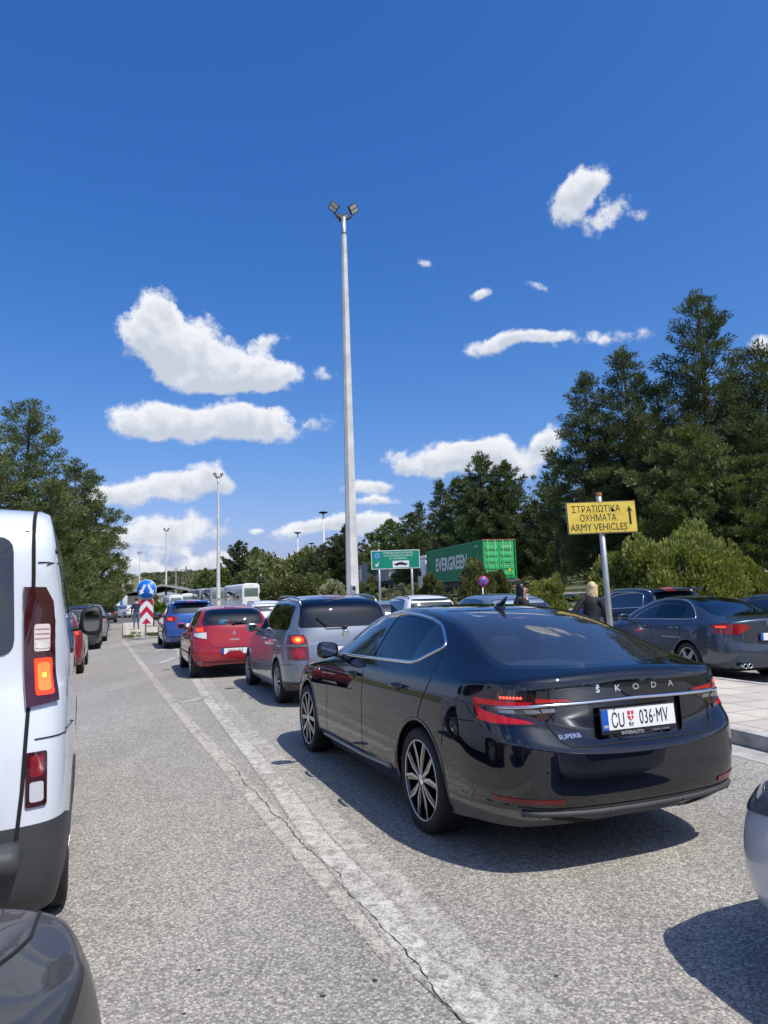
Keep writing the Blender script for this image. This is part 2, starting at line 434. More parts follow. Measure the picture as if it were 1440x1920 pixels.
        for f in ins: f[s.pl] = pid
    def delete(s, pid):
        bmesh.ops.delete(s.bm, geom=[f for f in s.bm.faces if f[s.pl] == pid], context='FACES')
    def hit(s, o, d):
        loc, n, i, dist = s.bvh.ray_cast(Vector(o), Vector(d))
        return loc, n
    def side_pt(s, x, z, sg=1):
        l, n = s.hit((x, 3 * sg, z), (0, -sg, 0))
        return (l, n) if l is not None else s.bvh.find_nearest(Vector((x, sg * .9, z)))[:2]
    def rear_pt(s, y, z, sg=-1):
        l, n = s.hit((8 * sg, y, z), (-sg, 0, 0))
        return (l, n) if l is not None else s.bvh.find_nearest(Vector((s.sp['rear'][2][0] if sg < 0 else s.sp['front'][2][0], y, z)))[:2]
    def proj_pts(s, pts, view):
        "pts in the view plane -> points on the skin"
        out = []
        for p in pts:
            if view == 'left': h = s.side_pt(p[0], p[1], 1)
            elif view == 'right': h = s.side_pt(p[0], p[1], -1)
            elif view == 'rear': h = s.rear_pt(p[0], p[1], -1)
            elif view == 'front': h = s.rear_pt(p[0], p[1], 1)
            elif view == 'top': h = s.hit((p[0], p[1], 4), (0, 0, -1))
            else:   # ('ang', degrees): looking at the car from an angle off the rear, points given as 3-D
                a = R(view[1]); d = Vector((math.cos(a), -math.sin(a), 0)); o = Vector(p) - d * 4; h = s.hit(o, d)
            if h[0] is not None: out.append(h)
        return out
    def ribbon(s, pts, view, w, m, name, parent=None, off=.002, rad=0., closed=False, step=.05, mb=None):
        P = []
        pts = list(pts) + ([pts[0]] if closed else [])
        for a, b in zip(pts[:-1], pts[1:]):
            L = math.dist(a, b); k = max(1, int(L / step))
            for i in range(k): P.append(tuple(a[q] + (b[q] - a[q]) * i / k for q in range(len(a))))
        P.append(pts[-1])
        H = s.proj_pts(P, view)
        own = mb is None; mb = mb or MB()
        if len(H) > 1:
            if rad: mb.tube([l + n * off for l, n in H], rad, n=6)
            else:
                vs = []
                for i, (l, n) in enumerate(H):
                    d = (H[min(i + 1, len(H) - 1)][0] - H[max(i - 1, 0)][0]).normalized(); t = n.cross(d).normalized()
                    vs += [l + n * off + t * w / 2, l + n * off - t * w / 2]
                mb.add(vs, [(2 * i, 2 * i + 1, 2 * i + 3, 2 * i + 2) for i in range(len(H) - 1)], True)
        if own: return mb.build(name, m, parent or s.root)
    def decal(s, poly, view, m, name, off=.004, thick=0.004, parent=None, grid=.03, label=None):
        "a thin shaped piece that follows the skin"
        bm = bmesh.new()
        if isinstance(view, tuple):
            a = R(view[1]); d = Vector((math.cos(a), -math.sin(a), 0)); t = Vector((d.y, -d.x, 0)); P2 = [(Vector(p).dot(t), p[2]) for p in poly]
            unp = lambda u, v: t * u + Vector((0, 0, v))
        else: P2 = [tuple(p) for p in poly]; unp = None
        vv = [bm.verts.new((p[0], p[1], 0)) for p in P2]; bm.faces.new(vv)
        xs = [p[0] for p in P2]; ys = [p[1] for p in P2]
        for ax, lo, hi in ((0, min(xs), max(xs)), (1, min(ys), max(ys))):
            g = lo + grid
            while g < hi - 1e-4:
                co = [0, 0, 0]; no = [0, 0, 0]; co[ax] = g; no[ax] = 1
                bmesh.ops.bisect_plane(bm, geom=bm.verts[:] + bm.edges[:] + bm.faces[:], plane_co=co, plane_no=no); g += grid
        nr = {}
        for v in bm.verts:
            q = unp(v.co.x, v.co.y) if unp else (v.co.x, v.co.y)
            h = s.proj_pts([q], view)
            if not h: continue
            nr[v] = h[0]
        bmesh.ops.delete(bm, geom=[v for v in bm.verts if v not in nr], context='VERTS')
        for v, (l, n) in nr.items(): v.co = l + n * off
        bm.normal_update()
        fs = bm.faces[:]
        for f in fs:
            c = f.verts[0]
            if c in nr and f.normal.dot(nr[c][1]) < 0: f.normal_flip()
        if thick:
            r = bmesh.ops.extrude_face_region(bm, geom=bm.faces[:])
            top = [g for g in r['geom'] if isinstance(g, bmesh.types.BMVert)]
            bm.normal_update()
            mv = [(v, v.normal.copy()) for v in top]
            for v, n in mv:
                b = min(nr.items(), key=lambda kv: (kv[0].co - v.co).length_squared)[1][1] if len(nr) < 400 else n
                v.co += b * thick
        bm.normal_update(); bmesh.ops.recalc_face_normals(bm, faces=bm.faces[:])
        for f in bm.faces: f.smooth = True
        for e in bm.edges:
            if len(e.link_faces) == 2 and e.calc_face_angle(0) > .7: e.smooth = False
        me = bpy.data.meshes.new(name); bm.to_mesh(me); bm.free()
        o = link_mesh(name, me, parent or s.root, m)
        if label: o['label'] = label
        return o
    def finish(s):
        "split the skin into its parts"
        bm = s.bm; groups = {}
        for f in bm.faces: groups.setdefault(f[s.pl], []).append(f)
        out = {}
        for pid, fs in groups.items():
            if pid not in s.mats: continue
            ent = s.mats[pid]; name, m = ent[0], ent[1]; off = ent[2] if len(ent) > 2 else 0
            ix = {}; vs = []; ns = []; F = []
            for f in fs:
                idx = []
                for v in f.verts:
                    if v not in ix:
                        ix[v] = len(vs); n = Vector(v[s.nl]).normalized(); vs.append(v.co + n * off); ns.append(n)
                    idx.append(ix[v])
                F.append(idx)
            if off:   # close the step between the part and the skin round it
                cnt = {}
                for f in fs:
                    for l in f.loops:
                        a, b = l.vert, l.link_loop_next.vert; k = frozenset((a, b)); cnt.setdefault(k, []).append((a, b))
                for k, l in cnt.items():
                    if len(l) == 1:
                        a, b = l[0]; i0 = len(vs)
                        na = Vector(a[s.nl]).normalized(); nb = Vector(b[s.nl]).normalized(); t = (b.co - a.co).normalized().cross(na) * (1 if off < 0 else -1)
                        for q, nn in ((a, na), (b, nb)):
                            vs.append(q.co - nn * .004 * (1 if off > 0 else 0)); ns.append(-t)
                            vs.append(q.co + nn * off); ns.append(-t)
                        F.append([i0, i0 + 1, i0 + 3, i0 + 2])
            me = bpy.data.meshes.new(name); me.from_pydata(vs, [], F); me.materials.append(m)
            me.polygons.foreach_set('use_smooth', [True] * len(F)); me.update()
            if len(me.vertices) == len(ns):
                me.normals_split_custom_set_from_vertices([tuple(n) for n in ns])
            o = bpy.data.objects.new(name, me); COL.objects.link(o); o.parent = s.root
            if len(ent) > 3 and ent[3]: o['label'] = ent[3]
            out[pid] = o
        bm.free(); s.objs = out
        return out

def circle(cx, cz, r, n=28): return [(cx + r * math.cos(2 * math.pi * i / n), cz + r * math.sin(2 * math.pi * i / n)) for i in range(n)]
def rounded(pts, r, seg=4):
    "round the corners of a convex outline"
    out = []; n = len(pts)
    for i in range(n):
        p0, p, p2 = Vector(pts[i - 1]), Vector(pts[i]), Vector(pts[(i + 1) % n])
        rr = r[i] if isinstance(r, (list, tuple)) else r
        a = (p0 - p); b = (p2 - p); k = min(rr, a.length * .45, b.length * .45)
        A = p + a.normalized() * k; B = p + b.normalized() * k
        for q in range(seg + 1):
            t = q / seg; out.append(tuple(A * (1 - t) ** 2 + p * 2 * t * (1 - t) + B * t ** 2))
    return out
def clip2(poly, a, b):
    "keep the part of a polygon left of the line a->b"
    out = []; a = Vector(a); b = Vector(b); d = b - a
    sd = lambda p: d.x * (p[1] - a.y) - d.y * (p[0] - a.x)
    n = len(poly)
    for i in range(n):
        p, q = poly[i], poly[(i + 1) % n]; sp_, sq = sd(p), sd(q)
        if sp_ >= 0: out.append(p)
        if (sp_ > 0) != (sq > 0) and abs(sp_ - sq) > 1e-9:
            t = sp_ / (sp_ - sq); out.append((p[0] + (q[0] - p[0]) * t, p[1] + (q[1] - p[1]) * t))
    return out

# ---- common materials
rubber = mat('tyre_rubber', (.018, .018, .019), .75, noise=.4, nscale=20)
black_trim = mat('black_plastic', (.022, .022, .024), .55)
grey_trim = mat('grey_plastic', (.050, .052, .056), .6, noise=.2, nscale=6)
gloss_black = mat('gloss_black', (.006, .006, .007), .08, coat=1)
void_m = mat('dark_lining', (.012, .012, .013), .95)
chrome = mat('chrome', (.78, .79, .8), .12, metal=1.)
alloy = mat('alloy_silver', (.55, .56, .57), .28, metal=.9)
red_lens = mat('red_lens', (.20, .004, .006), .08, coat=1)
dark_red_lens = mat('dark_red_lens', (.09, .006, .008), .08, coat=1)
clear_lens = mat('clear_lens', (.62, .63, .65), .12, coat=1, metal=.2)
amber_lens = mat('amber_lens', (.5, .12, .02), .15, coat=1)
lit_red = mat('lit_brake_light', (.7, .03, .01), .3, emit=(1., .045, .012), es=1.5)
lit_hot = mat('lit_bulb', (.9, .2, .05), .3, emit=(1., .36, .05), es=1.9)
glass_tint = glass('tinted_glass', (.20, .25, .27))
glass_dark = glass('privacy_glass', (.035, .045, .05))
glass_clear = glass('clear_glass', (.62, .70, .69))
glass_far = mat('dark_window', (.012, .016, .02), .05, coat=1, spec=1.)
plate_white = mat('plate_white', (.78, .78, .76), .35)
plate_blue = mat('plate_blue', (.01, .09, .45), .35)
ink = mat('black_ink', (.012, .012, .014), .5)
seat_m = mat('seat_fabric', (.05, .05, .055), .85)
interior_m = mat('cabin_grey', (.09, .09, .095), .8)

def wheel(root, x, y, r, rr, w, sg, style, name='wheel'):
    "tyre and rim; sg = +1 left side"
    M = Matrix.Translation((x, y, r)) @ Matrix.Rotation(0 if sg > 0 else math.pi, 4, 'Z')
    t = MB(); h = w / 2
    t.lathe([(rr * .93, h * .86), (rr + .004, h * .93), (rr + .02, h * .99), ((r + rr) / 2, h * 1.03), (r * .955, h * .97), (r * .99, h * .82), (r, h * .55), (r, -h * .55), (r * .99, -h * .82), (r * .95, -h), (rr, -h)], 48, M)
    wo = t.build('wheel', rubber, root)
    g = MB()
    for q in (-.32, 0, .32):
        g.lathe([(r * 1.0008, h * q - .004), (r * 1.0016, h * q), (r * 1.0008, h * q + .004)], 40, M)
    g.build('tread_groove', void_m, wo)
    b = MB(); b.cur = 0
    # barrel and lip
    b.lathe([(rr * 1.0, h * .93), (rr * .985, h * .955), (rr * .955, h * .94), (rr * .93, h * .80), (rr * .9, h * .1), (rr * .88, -h * .6), (0.02, -h * .6)], 40, M)
    mats_ = [alloy, gloss_black, void_m, chrome]
    if style == 'twin':      # black five twin-spoke rim with bright edges
        mats_ = [gloss_black, alloy, void_m, chrome]
        b.cur = 1; b.lathe([(rr * 1.002, h * .94), (rr * .985, h * .972), (rr * .965, h * .962), (rr * .955, h * .93)], 48, M)
        for k in range(5):
            A = M @ Matrix.Rotation(2 * math.pi * k / 5 + R(90 + 4), 4, 'Y')
            for q in (-1, 1):
                # V-shaped spoke pair: narrow at the hub, kinked, then spreading to the rim
                p = [(.18, .06 * q), (.50, .24 * q), (.96, .155 * q + .14 * q)]
                o_ = [(.16, .19 * q), (.44, .40 * q), (.96, .52 * q)]
                b.cur = 1
                for (a0, b0), (a1, b1) in zip(p[:-1], p[1:]):
                    hw = .027
                    d = Vector((a1 - a0, b1 - b0)).normalized(); n = Vector((-d.y, d.x)) * hw
                    pts = [(a0 + n.x, b0 + n.y), (a1 + n.x, b1 + n.y), (a1 - n.x, b1 - n.y), (a0 - n.x, b0 - n.y)]
                    y0, y1 = h * (.90 if a0 < .3 else .90), h * .935
                    vs = [Vector((u * rr, yy, v * rr)) for yy in (y0, y1) for u, v in pts]
                    b.add([A @ v for v in vs], [(0, 1, 2, 3), (4, 5, 6, 7), (0, 1, 5, 4), (1, 2, 6, 5), (2, 3, 7, 6), (3, 0, 4, 7)])
            b.cur = 0
            web = [(.12, -.10), (.50, -.26), (.97, -.31), (.97, .31), (.50, .26), (.12, .10)]
            # solid dark web split by a slot
            for q in (-1, 1):
                ww = [(.12, .0), (.52, .10 * q), (.97, .19 * q), (.97, .31 * q), (.50, .27 * q), (.12, .10 * q)]
                vs = [Vector((u * rr, yy, v * rr)) for yy in (h * .5, h * .90) for u, v in ww]
                n = 6; b.add([A @ v for v in vs], [tuple(range(n)), tuple(range(n, 2 * n))] + [(i, (i + 1) % n, n + (i + 1) % n, n + i) for i in range(n)])
    else:
        ns = {'five': 5, 'ten': 10, 'seven': 7, 'steel': 8}[style]
        hw0, hw1 = {'five': (.20, .13), 'ten': (.05, .06), 'seven': (.10, .09), 'steel': (.16, .2)}[style]
        b.cur = 2; b.lathe([(rr * .9, h * .35), (.02, h * .35)], 24, M); b.cur = 0
        for k in range(ns):
            A = M @ Matrix.Rotation(2 * math.pi * (k + .25) / ns, 4, 'Y')
            ww = [(.1, -hw0), (.97, -hw1), (.97, hw1), (.1, hw0)]
            vs = [Vector((u * rr, yy + (.02 if u < .5 else 0), v * rr)) for yy in (h * .6, h * .88) for u, v in ww]
            b.add([A @ v for v in vs], [(0, 1, 2, 3), (4, 5, 6, 7), (0, 1, 5, 4), (1, 2, 6, 5), (2, 3, 7, 6), (3, 0, 4, 7)])
    b.cur = 3 if style == 'twin' else 0
    b.lathe([(rr * .15, h * .6), (rr * .15, h * .93), (rr * .12, h * .97), (.001, h * .975)], 20, M)
    rim = b.build('rim', mats_, wo)
    shade_auto(rim, 40); shade_auto(wo, 50)
    return wo

def arches(car, r, rads, halfy=.60, liner=True, yk=.955):
    "cut wheel openings; line them"
    wb = car.sp['wb']; pid = car.part('hole', void_m)
    for x, ra in zip((0, wb), rads):
        car.cut(circle(x, r, ra), 'side', pid, lambda c, n: abs(c.y) > .45, fromp=tuple(range(pid)))
    car.delete(pid)
    for x, ra in zip((0, wb), rads):
        for sg in (1, -1):
            mb = MB(); yo = ip(car.sp['W'], x) * (yk if x > 0 else .955)
            M = Matrix.Translation((x, 0, r))
            pr = [(ra + .004, sg * yo), (ra + .05, sg * (halfy + .1)), (ra + .05, sg * halfy), (.12, sg * halfy)]
            mb.lathe(pr, 28, M, a0=R(-12), a1=R(192)); mb.build('wheel_arch_lining', void_m, car.root)

def underbody(car, z=.2, h=.12, x0=None, x1=None, w=None):
    sp = car.sp; x0 = x0 if x0 is not None else sp['rear'][0][0] + .06; x1 = x1 if x1 is not None else sp['front'][0][0] - .06
    W = (w or ip(sp['W'], 1)) * .90; mb = MB()
    rr = sp['wr'] + .06
    # floor pan narrower at the wheels
    secs = [(x0, W * .8), (-rr, W * .93), (-rr, .58), (rr, .58), (rr, W), (sp['wb'] - rr, W), (sp['wb'] - rr, .58), (sp['wb'] + rr, .58), (sp['wb'] + rr, W * .9), (x1, W * .75)]
    vs = []
    for x, y in secs: vs += [(x, y, z), (x, -y, z), (x, y, z + h), (x, -y, z + h)]
    fs = []
    for i in range(len(secs) - 1):
        a = 4 * i; fs += [(a, a + 1, a + 5, a + 4), (a + 2, a + 6, a + 7, a + 3), (a, a + 4, a + 6, a + 2), (a + 1, a + 3, a + 7, a + 5)]
    fs += [(0, 2, 3, 1), (len(vs) - 4, len(vs) - 3, len(vs) - 1, len(vs) - 2)]
    mb.add(vs, fs); return mb.build('underbody', void_m, car.root)

def seats(car, rows, zf=.32, zs=.58, ztop=1.12, dash=None, steer=True, mt=None, bw=.27):
    root = car.root; mt = mt or seat_m
    for x, cols in rows:
        for y in cols:
            mb = MB()
            mb.box(x - .02, x + .48, y - bw, y + bw, zs - .18, zs, bev=.07)
            Mb = Matrix.Translation((x, y, zs - .05)) @ Matrix.Rotation(R(-14), 4, 'Y')
            mb.box(-.08, .07, -bw * .93, bw * .93, 0, ztop - zs - .05, M=Mb, bev=.06)
            mb.box(-.05, .05, -.13, .13, ztop - zs - .02, ztop - zs + .19, M=Mb, bev=.045)
            mb.build('seat', mt, root)
    if dash:
        mb = MB(); mb.box(dash, dash + .45, -.7, .7, .62, .93, bev=.09); mb.build('dashboard', interior_m, root)
        if steer:
            mb = MB(); M = Matrix.Translation((dash - .12, .37, .84)) @ Matrix.Rotation(R(65), 4, 'Y')
            mb.tube([M @ Vector((.18 * math.cos(t), .18 * math.sin(t), 0)) for t in np.linspace(0, 2 * math.pi, 25)], .014, 6); mb.tube([M @ Vector((-.17, 0, 0)), M @ Vector((.17, 0, 0))], .02, 6)
            mb.build('steering_wheel', black_trim, root)
    mb = MB(); W = ip(car.sp['W'], 1) * .86
    mb.box(-.5, car.sp['wb'] - .45, -W, W, zf, zf + .03); mb.build('cabin_floor', interior_m, root)

def mirror(car, x, z, sg, m, w=.20, h=.135, y=None, label=None):
    mb = MB(); l, n = car.side_pt(x, z - .05, sg); yb = abs(l.y) if l is not None else .85
    yb = y or yb; mb.cur = 1
    mb.tube([(x, sg * (yb - .02), z - .06), (x + .01, sg * (yb + .07), z - .04)], .022, 6)
    mb.cur = 0
    c = Vector((x + .01, sg * (yb + .05 + w / 2), z + .01))
    prof = [(-.5, .62), (-.46, .9), (-.2, 1.), (.15, .86), (.42, .5), (.5, .1)]   # along x: flat glass face to the rear
    vs = []; nn = 14
    for (a, k) in prof:
        for q in range(nn):
            t = 2 * math.pi * q / nn; cx, sz = math.cos(t), math.sin(t)
            sx = abs(cx) ** .6 * (1 if cx > 0 else -1); ss = abs(sz) ** .6 * (1 if sz > 0 else -1)
            vs.append(c + Vector((a * .13, sg * sx * w / 2 * k, ss * h / 2 * k * (1.0 + .12 * sx))))
    fs = [(i * nn + q, i * nn + (q + 1) % nn, (i + 1) * nn + (q + 1) % nn, (i + 1) * nn + q) for i in range(len(prof) - 1) for q in range(nn)] + [tuple(range(nn)), tuple((len(prof) - 1) * nn + q for q in range(nn))]
    mb.add(vs, fs, True)
    o = mb.build('door_mirror', [m, black_trim], car.root)
    g = MB(); k = .86
    pts = []
    for q in range(nn):
        t = 2 * math.pi * q / nn; cx, sz = math.cos(t), math.sin(t)
        sx = abs(cx) ** .6 * (1 if cx > 0 else -1); ss = abs(sz) ** .6 * (1 if sz > 0 else -1)
        pts.append(c + Vector((-.068, sg * sx * w / 2 * k * .8, ss * h / 2 * k * .8)))
    g.add(pts, [tuple(range(nn))]); g.build('mirror_glass', mat('mirror_glass', (.28, .30, .33), .03, metal=1.), o)
    return o

def plate(car, x, z, s, y=0., w=.52, h=.113, tilt=0., view='rear', frame=True, code=True, groups=None):
    "number plate: x of its face; s = text"
    M = Matrix.Translation((x, y, z)) @ Matrix.Rotation(R(tilt), 4, 'Y')
    mb = MB()
    mb.box(-.004, .006, -w / 2 - .008, w / 2 + .008, -h / 2 - (.024 if frame else .008), h / 2 + .008, M=M, bev=.004)
    fr = mb.build('number_plate', black_trim, car.root)
    mb = MB(); mb.box(-.0065, -.004, -w / 2, w / 2, -h / 2, h / 2, M=M); mb.build('plate_face', plate_white, fr)
    mb = MB(); mb.box(-.0075, -.0065, w / 2 - .044, w / 2, -h / 2, h / 2, M=M); mb.build('country_band', plate_blue, fr)
    T = M @ Matrix(((0, 0, -1, -.0075), (-1, 0, 0, 0), (0, 1, 0, 0), (0, 0, 0, 1)))
    return fr, T, M
# ================================================================== BLACK SALOON (nearest car)
SEDAN = dict(wb=2.841, wr=.335, xs=[-.62, -.52, -.25, .1, .45, .9, 1.35, 1.7, 2.0, 2.3, 2.55, 2.95, 3.25, 3.35], Rr=.46, Rf=.45, pw=3.,
    W=[(-.7, .905), (-.3, .928), (0, .932), (2.8, .925), (3.2, .90), (3.4, .87)], zbot=[(-.7, .25), (-.3, .20), (3, .20)],
    zs=[(-.7, 1.035), (-.2, 1.005), (.6, .985), (1.5, .975), (2.2, .955), (2.8, .905), (3.3, .80)],
    zc=[(-1.07, 1.075), (-.6, 1.145), (-.25, 1.285), (.1, 1.385), (.45, 1.452), (.9, 1.478), (1.35, 1.465), (1.7, 1.375), (2., 1.265), (2.3, 1.11), (2.55, 1.015), (2.95, .96), (3.25, .88)],
    z1=[(-.52, 1.10), (-.2, 1.075), (.5, 1.055), (1.9, 1.03), (2.2, 1.0), (2.55, .955), (2.95, .915), (3.3, .84)],
    y1=[(-.52, .80), (-.2, .84), (1.9, .84), (2.3, .82), (2.6, .80), (3.3, .76)],
    y2=[(-.52, .70), (-.25, .655), (.1, .635), (.45, .62), (1.35, .62), (1.7, .635), (2., .685), (2.3, .73), (2.55, .66), (3.3, .6)],
    z2=[(-.52, 1.135), (-.25, 1.25), (.1, 1.365), (.45, 1.42), (.9, 1.443), (1.35, 1.42), (1.7, 1.30), (2., 1.17), (2.3, 1.025), (2.55, .985), (2.95, .94), (3.3, .86)],
    dx=[(-.52, -.17), (-.25, -.09), (.1, -.03), (.5, 0), (1.4, .04), (2., .12), (2.3, .14), (3.3, .12)],
    rear=[(-1.02, .27), (-1.13, .345), (-1.165, .47), (-1.158, .655), (-1.085, .705), (-1.075, 1.078)], endc={3: .55, 4: .5},
    front=[(3.66, .2), (3.74, .28), (3.77, .42), (3.76, .56), (3.70, .68), (3.62, .76)], crease=(.5, .3, .92, .25))

def build_superb():
    p = (1.03677892, 5.24697996, .37362394)
    root = empty("parked_car", (p[0], p[1], 0), p[2] + math.pi / 2, 'glossy black saloon with twin-spoke wheels and white plate, largest car in the foreground', 'car')
    body = paint('paint_black_blue', (.0035, .0045, .009), metal=.0, rough=.3, dust=.006)
    c = Car(root, SEDAN, body, 3)
    gt = glass_tint
    # side windows
    dlo = [(2.06, 1.03), (.22, 1.075), (-.075, 1.195), (-.06, 1.225), (.12, 1.325), (.35, 1.375), (.65, 1.405), (.95, 1.415), (1.25, 1.395), (1.5, 1.34), (1.75, 1.235)]
    dlo = rounded(dlo, [.02, .10, .03, .03] + [.1] * 6 + [.08], 3)
    fw_ = clip2(clip2(dlo, (1.145, 1.0), (.985, 1.45)), (2.1, 1.055), (.2, 1.10)) if False else None
    def inset(poly, d):
        cx = sum(p[0] for p in poly) / len(poly); cz = sum(p[1] for p in poly) / len(poly)
        n = len(poly); out = []
        ar = sum(poly[i][0] * poly[(i + 1) % n][1] - poly[(i + 1) % n][0] * poly[i][1] for i in range(n)); sg = 1 if ar > 0 else -1
        for i in range(n):
            a, b, e = Vector(poly[i - 1]), Vector(poly[i]), Vector(poly[(i + 1) % n])
            t = (e - a).normalized(); out.append((b.x - sg * t.y * d, b.y + sg * t.x * d))
        return out
    win = inset(dlo, .018)
    ccw = lambda P: P if sum(P[i][0] * P[(i + 1) % len(P)][1] - P[(i + 1) % len(P)][0] * P[i][1] for i in range(len(P))) > 0 else P[::-1]
    win = ccw(win)
    front = clip2(win, (1.02, 1.5), (1.16, 1.0))[:]      # keep x > line
    front = [q for q in front]
    rear = clip2(clip2(win, (1.09, 1.0), (.95, 1.5)), (.20, 1.5), (.33, 1.0))
    quar = clip2(win, (.29, 1.0), (.16, 1.5))
    for sg in (1, -1):
        sel = lambda q, n, sg=sg: q.y * sg > .35
        tr = c.part('window_frame', gloss_black); c.cut(dlo, 'side', tr, sel)
        for poly, g in ((front, glass_clear if sg > 0 else gt), (rear, glass('rear_side_glass', (.10, .13, .15))), (quar, glass('rear_side_glass', (.1, .13, .15)))):
            c.cut(poly, 'side', c.part('side_window', g, -.004), sel, fromp=(tr,))
    # windscreen, rear window
    rw = rounded([(.665, 1.115), (-.665, 1.115), (-.50, 1.425), (.50, 1.425)], [.07] * 4, 4)
    rp = c.part('rear_window', glass('rear_glass', (.42, .50, .54), add=.07, dust=.03), -.003); fr = c.part('rear_window_frame', gloss_black)
    big = rounded([(.70, 1.10), (-.70, 1.10), (-.53, 1.44), (.53, 1.44)], [.05] * 4, 3)
    c.cut(big, 'rear', fr, lambda q, n: q.x < .8 and n.z > .1)
    c.cut(rw, 'rear', rp, lambda q, n: q.x < .8 and n.z > .1, fromp=(fr,))
    ws = rounded([(.70, 1.06), (-.70, 1.06), (-.53, 1.405), (.53, 1.405)], [.06] * 4, 3)
    c.cut(ws, 'rear', c.part('windscreen', glass_clear, -.003), lambda q, n: q.x > 1.2)
    # boot lid (its lower outline), doors, bumper
    lid = [(.735, 1.2), (.735, 1.03), (.60, .85), (.53, .725), (.48, .695), (-.48, .695), (-.53, .725), (-.60, .85), (-.735, 1.03), (-.735, 1.2)]
    bl = c.part('boot_lid', body); c.cut(lid, 'rear', bl, lambda q, n: q.x < -.5)
    rc = c.part('plate_recess', mat('lid_black', (.006, .007, .009), .16, coat=.6), -.022)
    c.cut(rounded([(.33, .925), (.33, .745), (.30, .715), (-.30, .715), (-.33, .745), (-.33, .925)], .02, 2), 'rear', rc, lambda q, n: q.x < -.8, fromp=(bl,))
    dpoly = {'f': [(2.13, .30), (2.10, .62), (2.16, .90), (2.10, 1.025), (1.16, 1.06), (1.12, .60), (1.13, .30)], 'r': [(1.12, .30), (1.11, .6), (1.15, 1.06), (-.12, 1.16), (-.10, .95), (.12, .70), (.45, .30)]}
    arches(c, .335, (.385, .385))
    for sg in (1, -1):
        sel = lambda q, n, sg=sg: q.y * sg > .5
        for k in 'fr': c.cut(dpoly[k], 'side', c.part('door', body), sel)
    bp = c.part('rear_bumper', body); lw = c.part('bumper_skirt', paint('dusty_black', (.012, .013, .016), 0, .5, .5))
    c.cut([(-1.3, .10), (-.30, .10), (-.36, .345), (-1.3, .375)], 'side', lw, lambda q, n: q.x < -.2)
    c.cut([(-1.3, .3), (-.30, .3), (-.42, .76), (-.7, .80), (-1.3, .80)], 'side', bp, lambda q, n: q.x < -.2)
    P = c.finish()
    # shut lines
    SE = lambda pts, v, w: c.ribbon(pts, v, w, void_m, 'panel_seam')
    for v in ('left', 'right'):
        SE([(2.13, .30), (2.10, .62), (2.15, .88), (2.10, 1.02)], v, .007)
        SE([(1.13, .30), (1.115, .60), (1.15, 1.05)], v, .007)
        SE([(.42, .34), (.40, .45)], v, .007)
        SE([(.0, .735 + .0), (-.06, .86), (-.155, 1.0), (-.12, 1.12), (-.07, 1.18)], v, .007)
        SE([(-.36, .62), (-.40, .80), (-.72, .815)], v, .006)
    SE([(.735, 1.09), (.735, 1.03), (.60, .85), (.53, .725), (.48, .695), (0, .690), (-.48, .695), (-.53, .725), (-.60, .85), (-.735, 1.03), (-.735, 1.09)], 'rear', .009)
    SE([(.90, .40), (.6, .375), (0, .372), (-.6, .375), (-.90, .40)], 'rear', .008)
    # body-side character line shadow gap, handles
    for sg, v in ((1, 'left'), (-1, 'right')):
        for x in (.36, 1.36):
            l, n = c.side_pt(x, .90, sg)
            mb = MB(); mb.cur = 1; mb.ball((x + .0, l.y - sg * .004, .90), (.075, .012, .032), 14); mb.cur = 0
            mb.tube([(x - .105, l.y - sg * .005, .912), (x - .085, l.y + sg * .034, .914), (x + .06, l.y + sg * .036, .916), (x + .11, l.y + sg * .018, .914), (x + .12, l.y - sg * .005, .912)], [.012, .016, .016, .014, .01], 8)
            mb.build('door_handle', [body, void_m], root)
        # chrome round the windows
        c.ribbon([q for q in dlo], v, .0, chrome, 'window_trim', off=.001, rad=.0125, closed=True, step=.03)
        # sill and arch mouldings
        c.ribbon([(.52, .315), (1.2, .275), (2.3, .265)], v, 0, paint('dusty_black', (.012, .013, .016), 0, .5, .5), 'sill_trim', off=-.006, rad=.022)
        for x in (0, 2.841):
            c.ribbon([(x + .397 * math.cos(t), .335 + .397 * math.sin(t)) for t in np.linspace(R(-15), R(195), 30)], v, 0, body, 'arch_lip', off=-.008, rad=.014)
        mirror(c, 1.84, 1.075, sg, body, w=.205, h=.145)
    dl = c.ribbon([(-.74, .905), (-.3, .918), (1.0, .90), (2.3, .885), (2.9, .85)], 'left', 0, body, 'side_crease', off=-.006, rad=.009)
    # ---- tail lamps
    for sg in (1, -1):
        view = ('ang', 38 * sg)
        V = lambda pts: [(x, y * sg, z) for x, y, z in pts]
        lamp = mat('lamp_smoke', (.028, .006, .008), .06, coat=1)
        lab = 'lit red tail lamp'
        o = c.decal(V([(-.72, .905, .985), (-.78, .9, .815), (-1.02, .64, .808), (-1.03, .66, .975), (-.9, .82, .992)]), view, lamp, 'tail_lamp', off=.002, thick=.004, label=lab)
        red = mat('lamp_red', (.34, .002, .005), .12, coat=.6, emit=(1, .0, .01), es=.13)
        # C-shaped light guide
        c.decal(V([(-.75, .90, .948), (-.79, .892, .915), (-1.0, .69, .912), (-1.02, .67, .935)]), view, red, 'light_guide', off=.0065, thick=.001, parent=o)
        c.decal(V([(-.79, .892, .916), (-.80, .890, .890), (-.90, .82, .862), (-.86, .85, .855), (-.785, .895, .858), (-.757, .90, .945)]), view, red, 'light_guide', off=.0075, thick=.001, parent=o)
        c.decal(V([(-.80, .885, .885), (-.785, .895, .835), (-.86, .84, .820), (-1.01, .655, .820), (-1.0, .69, .834)]), view, red, 'light_guide', off=.007, thick=.001, parent=o)
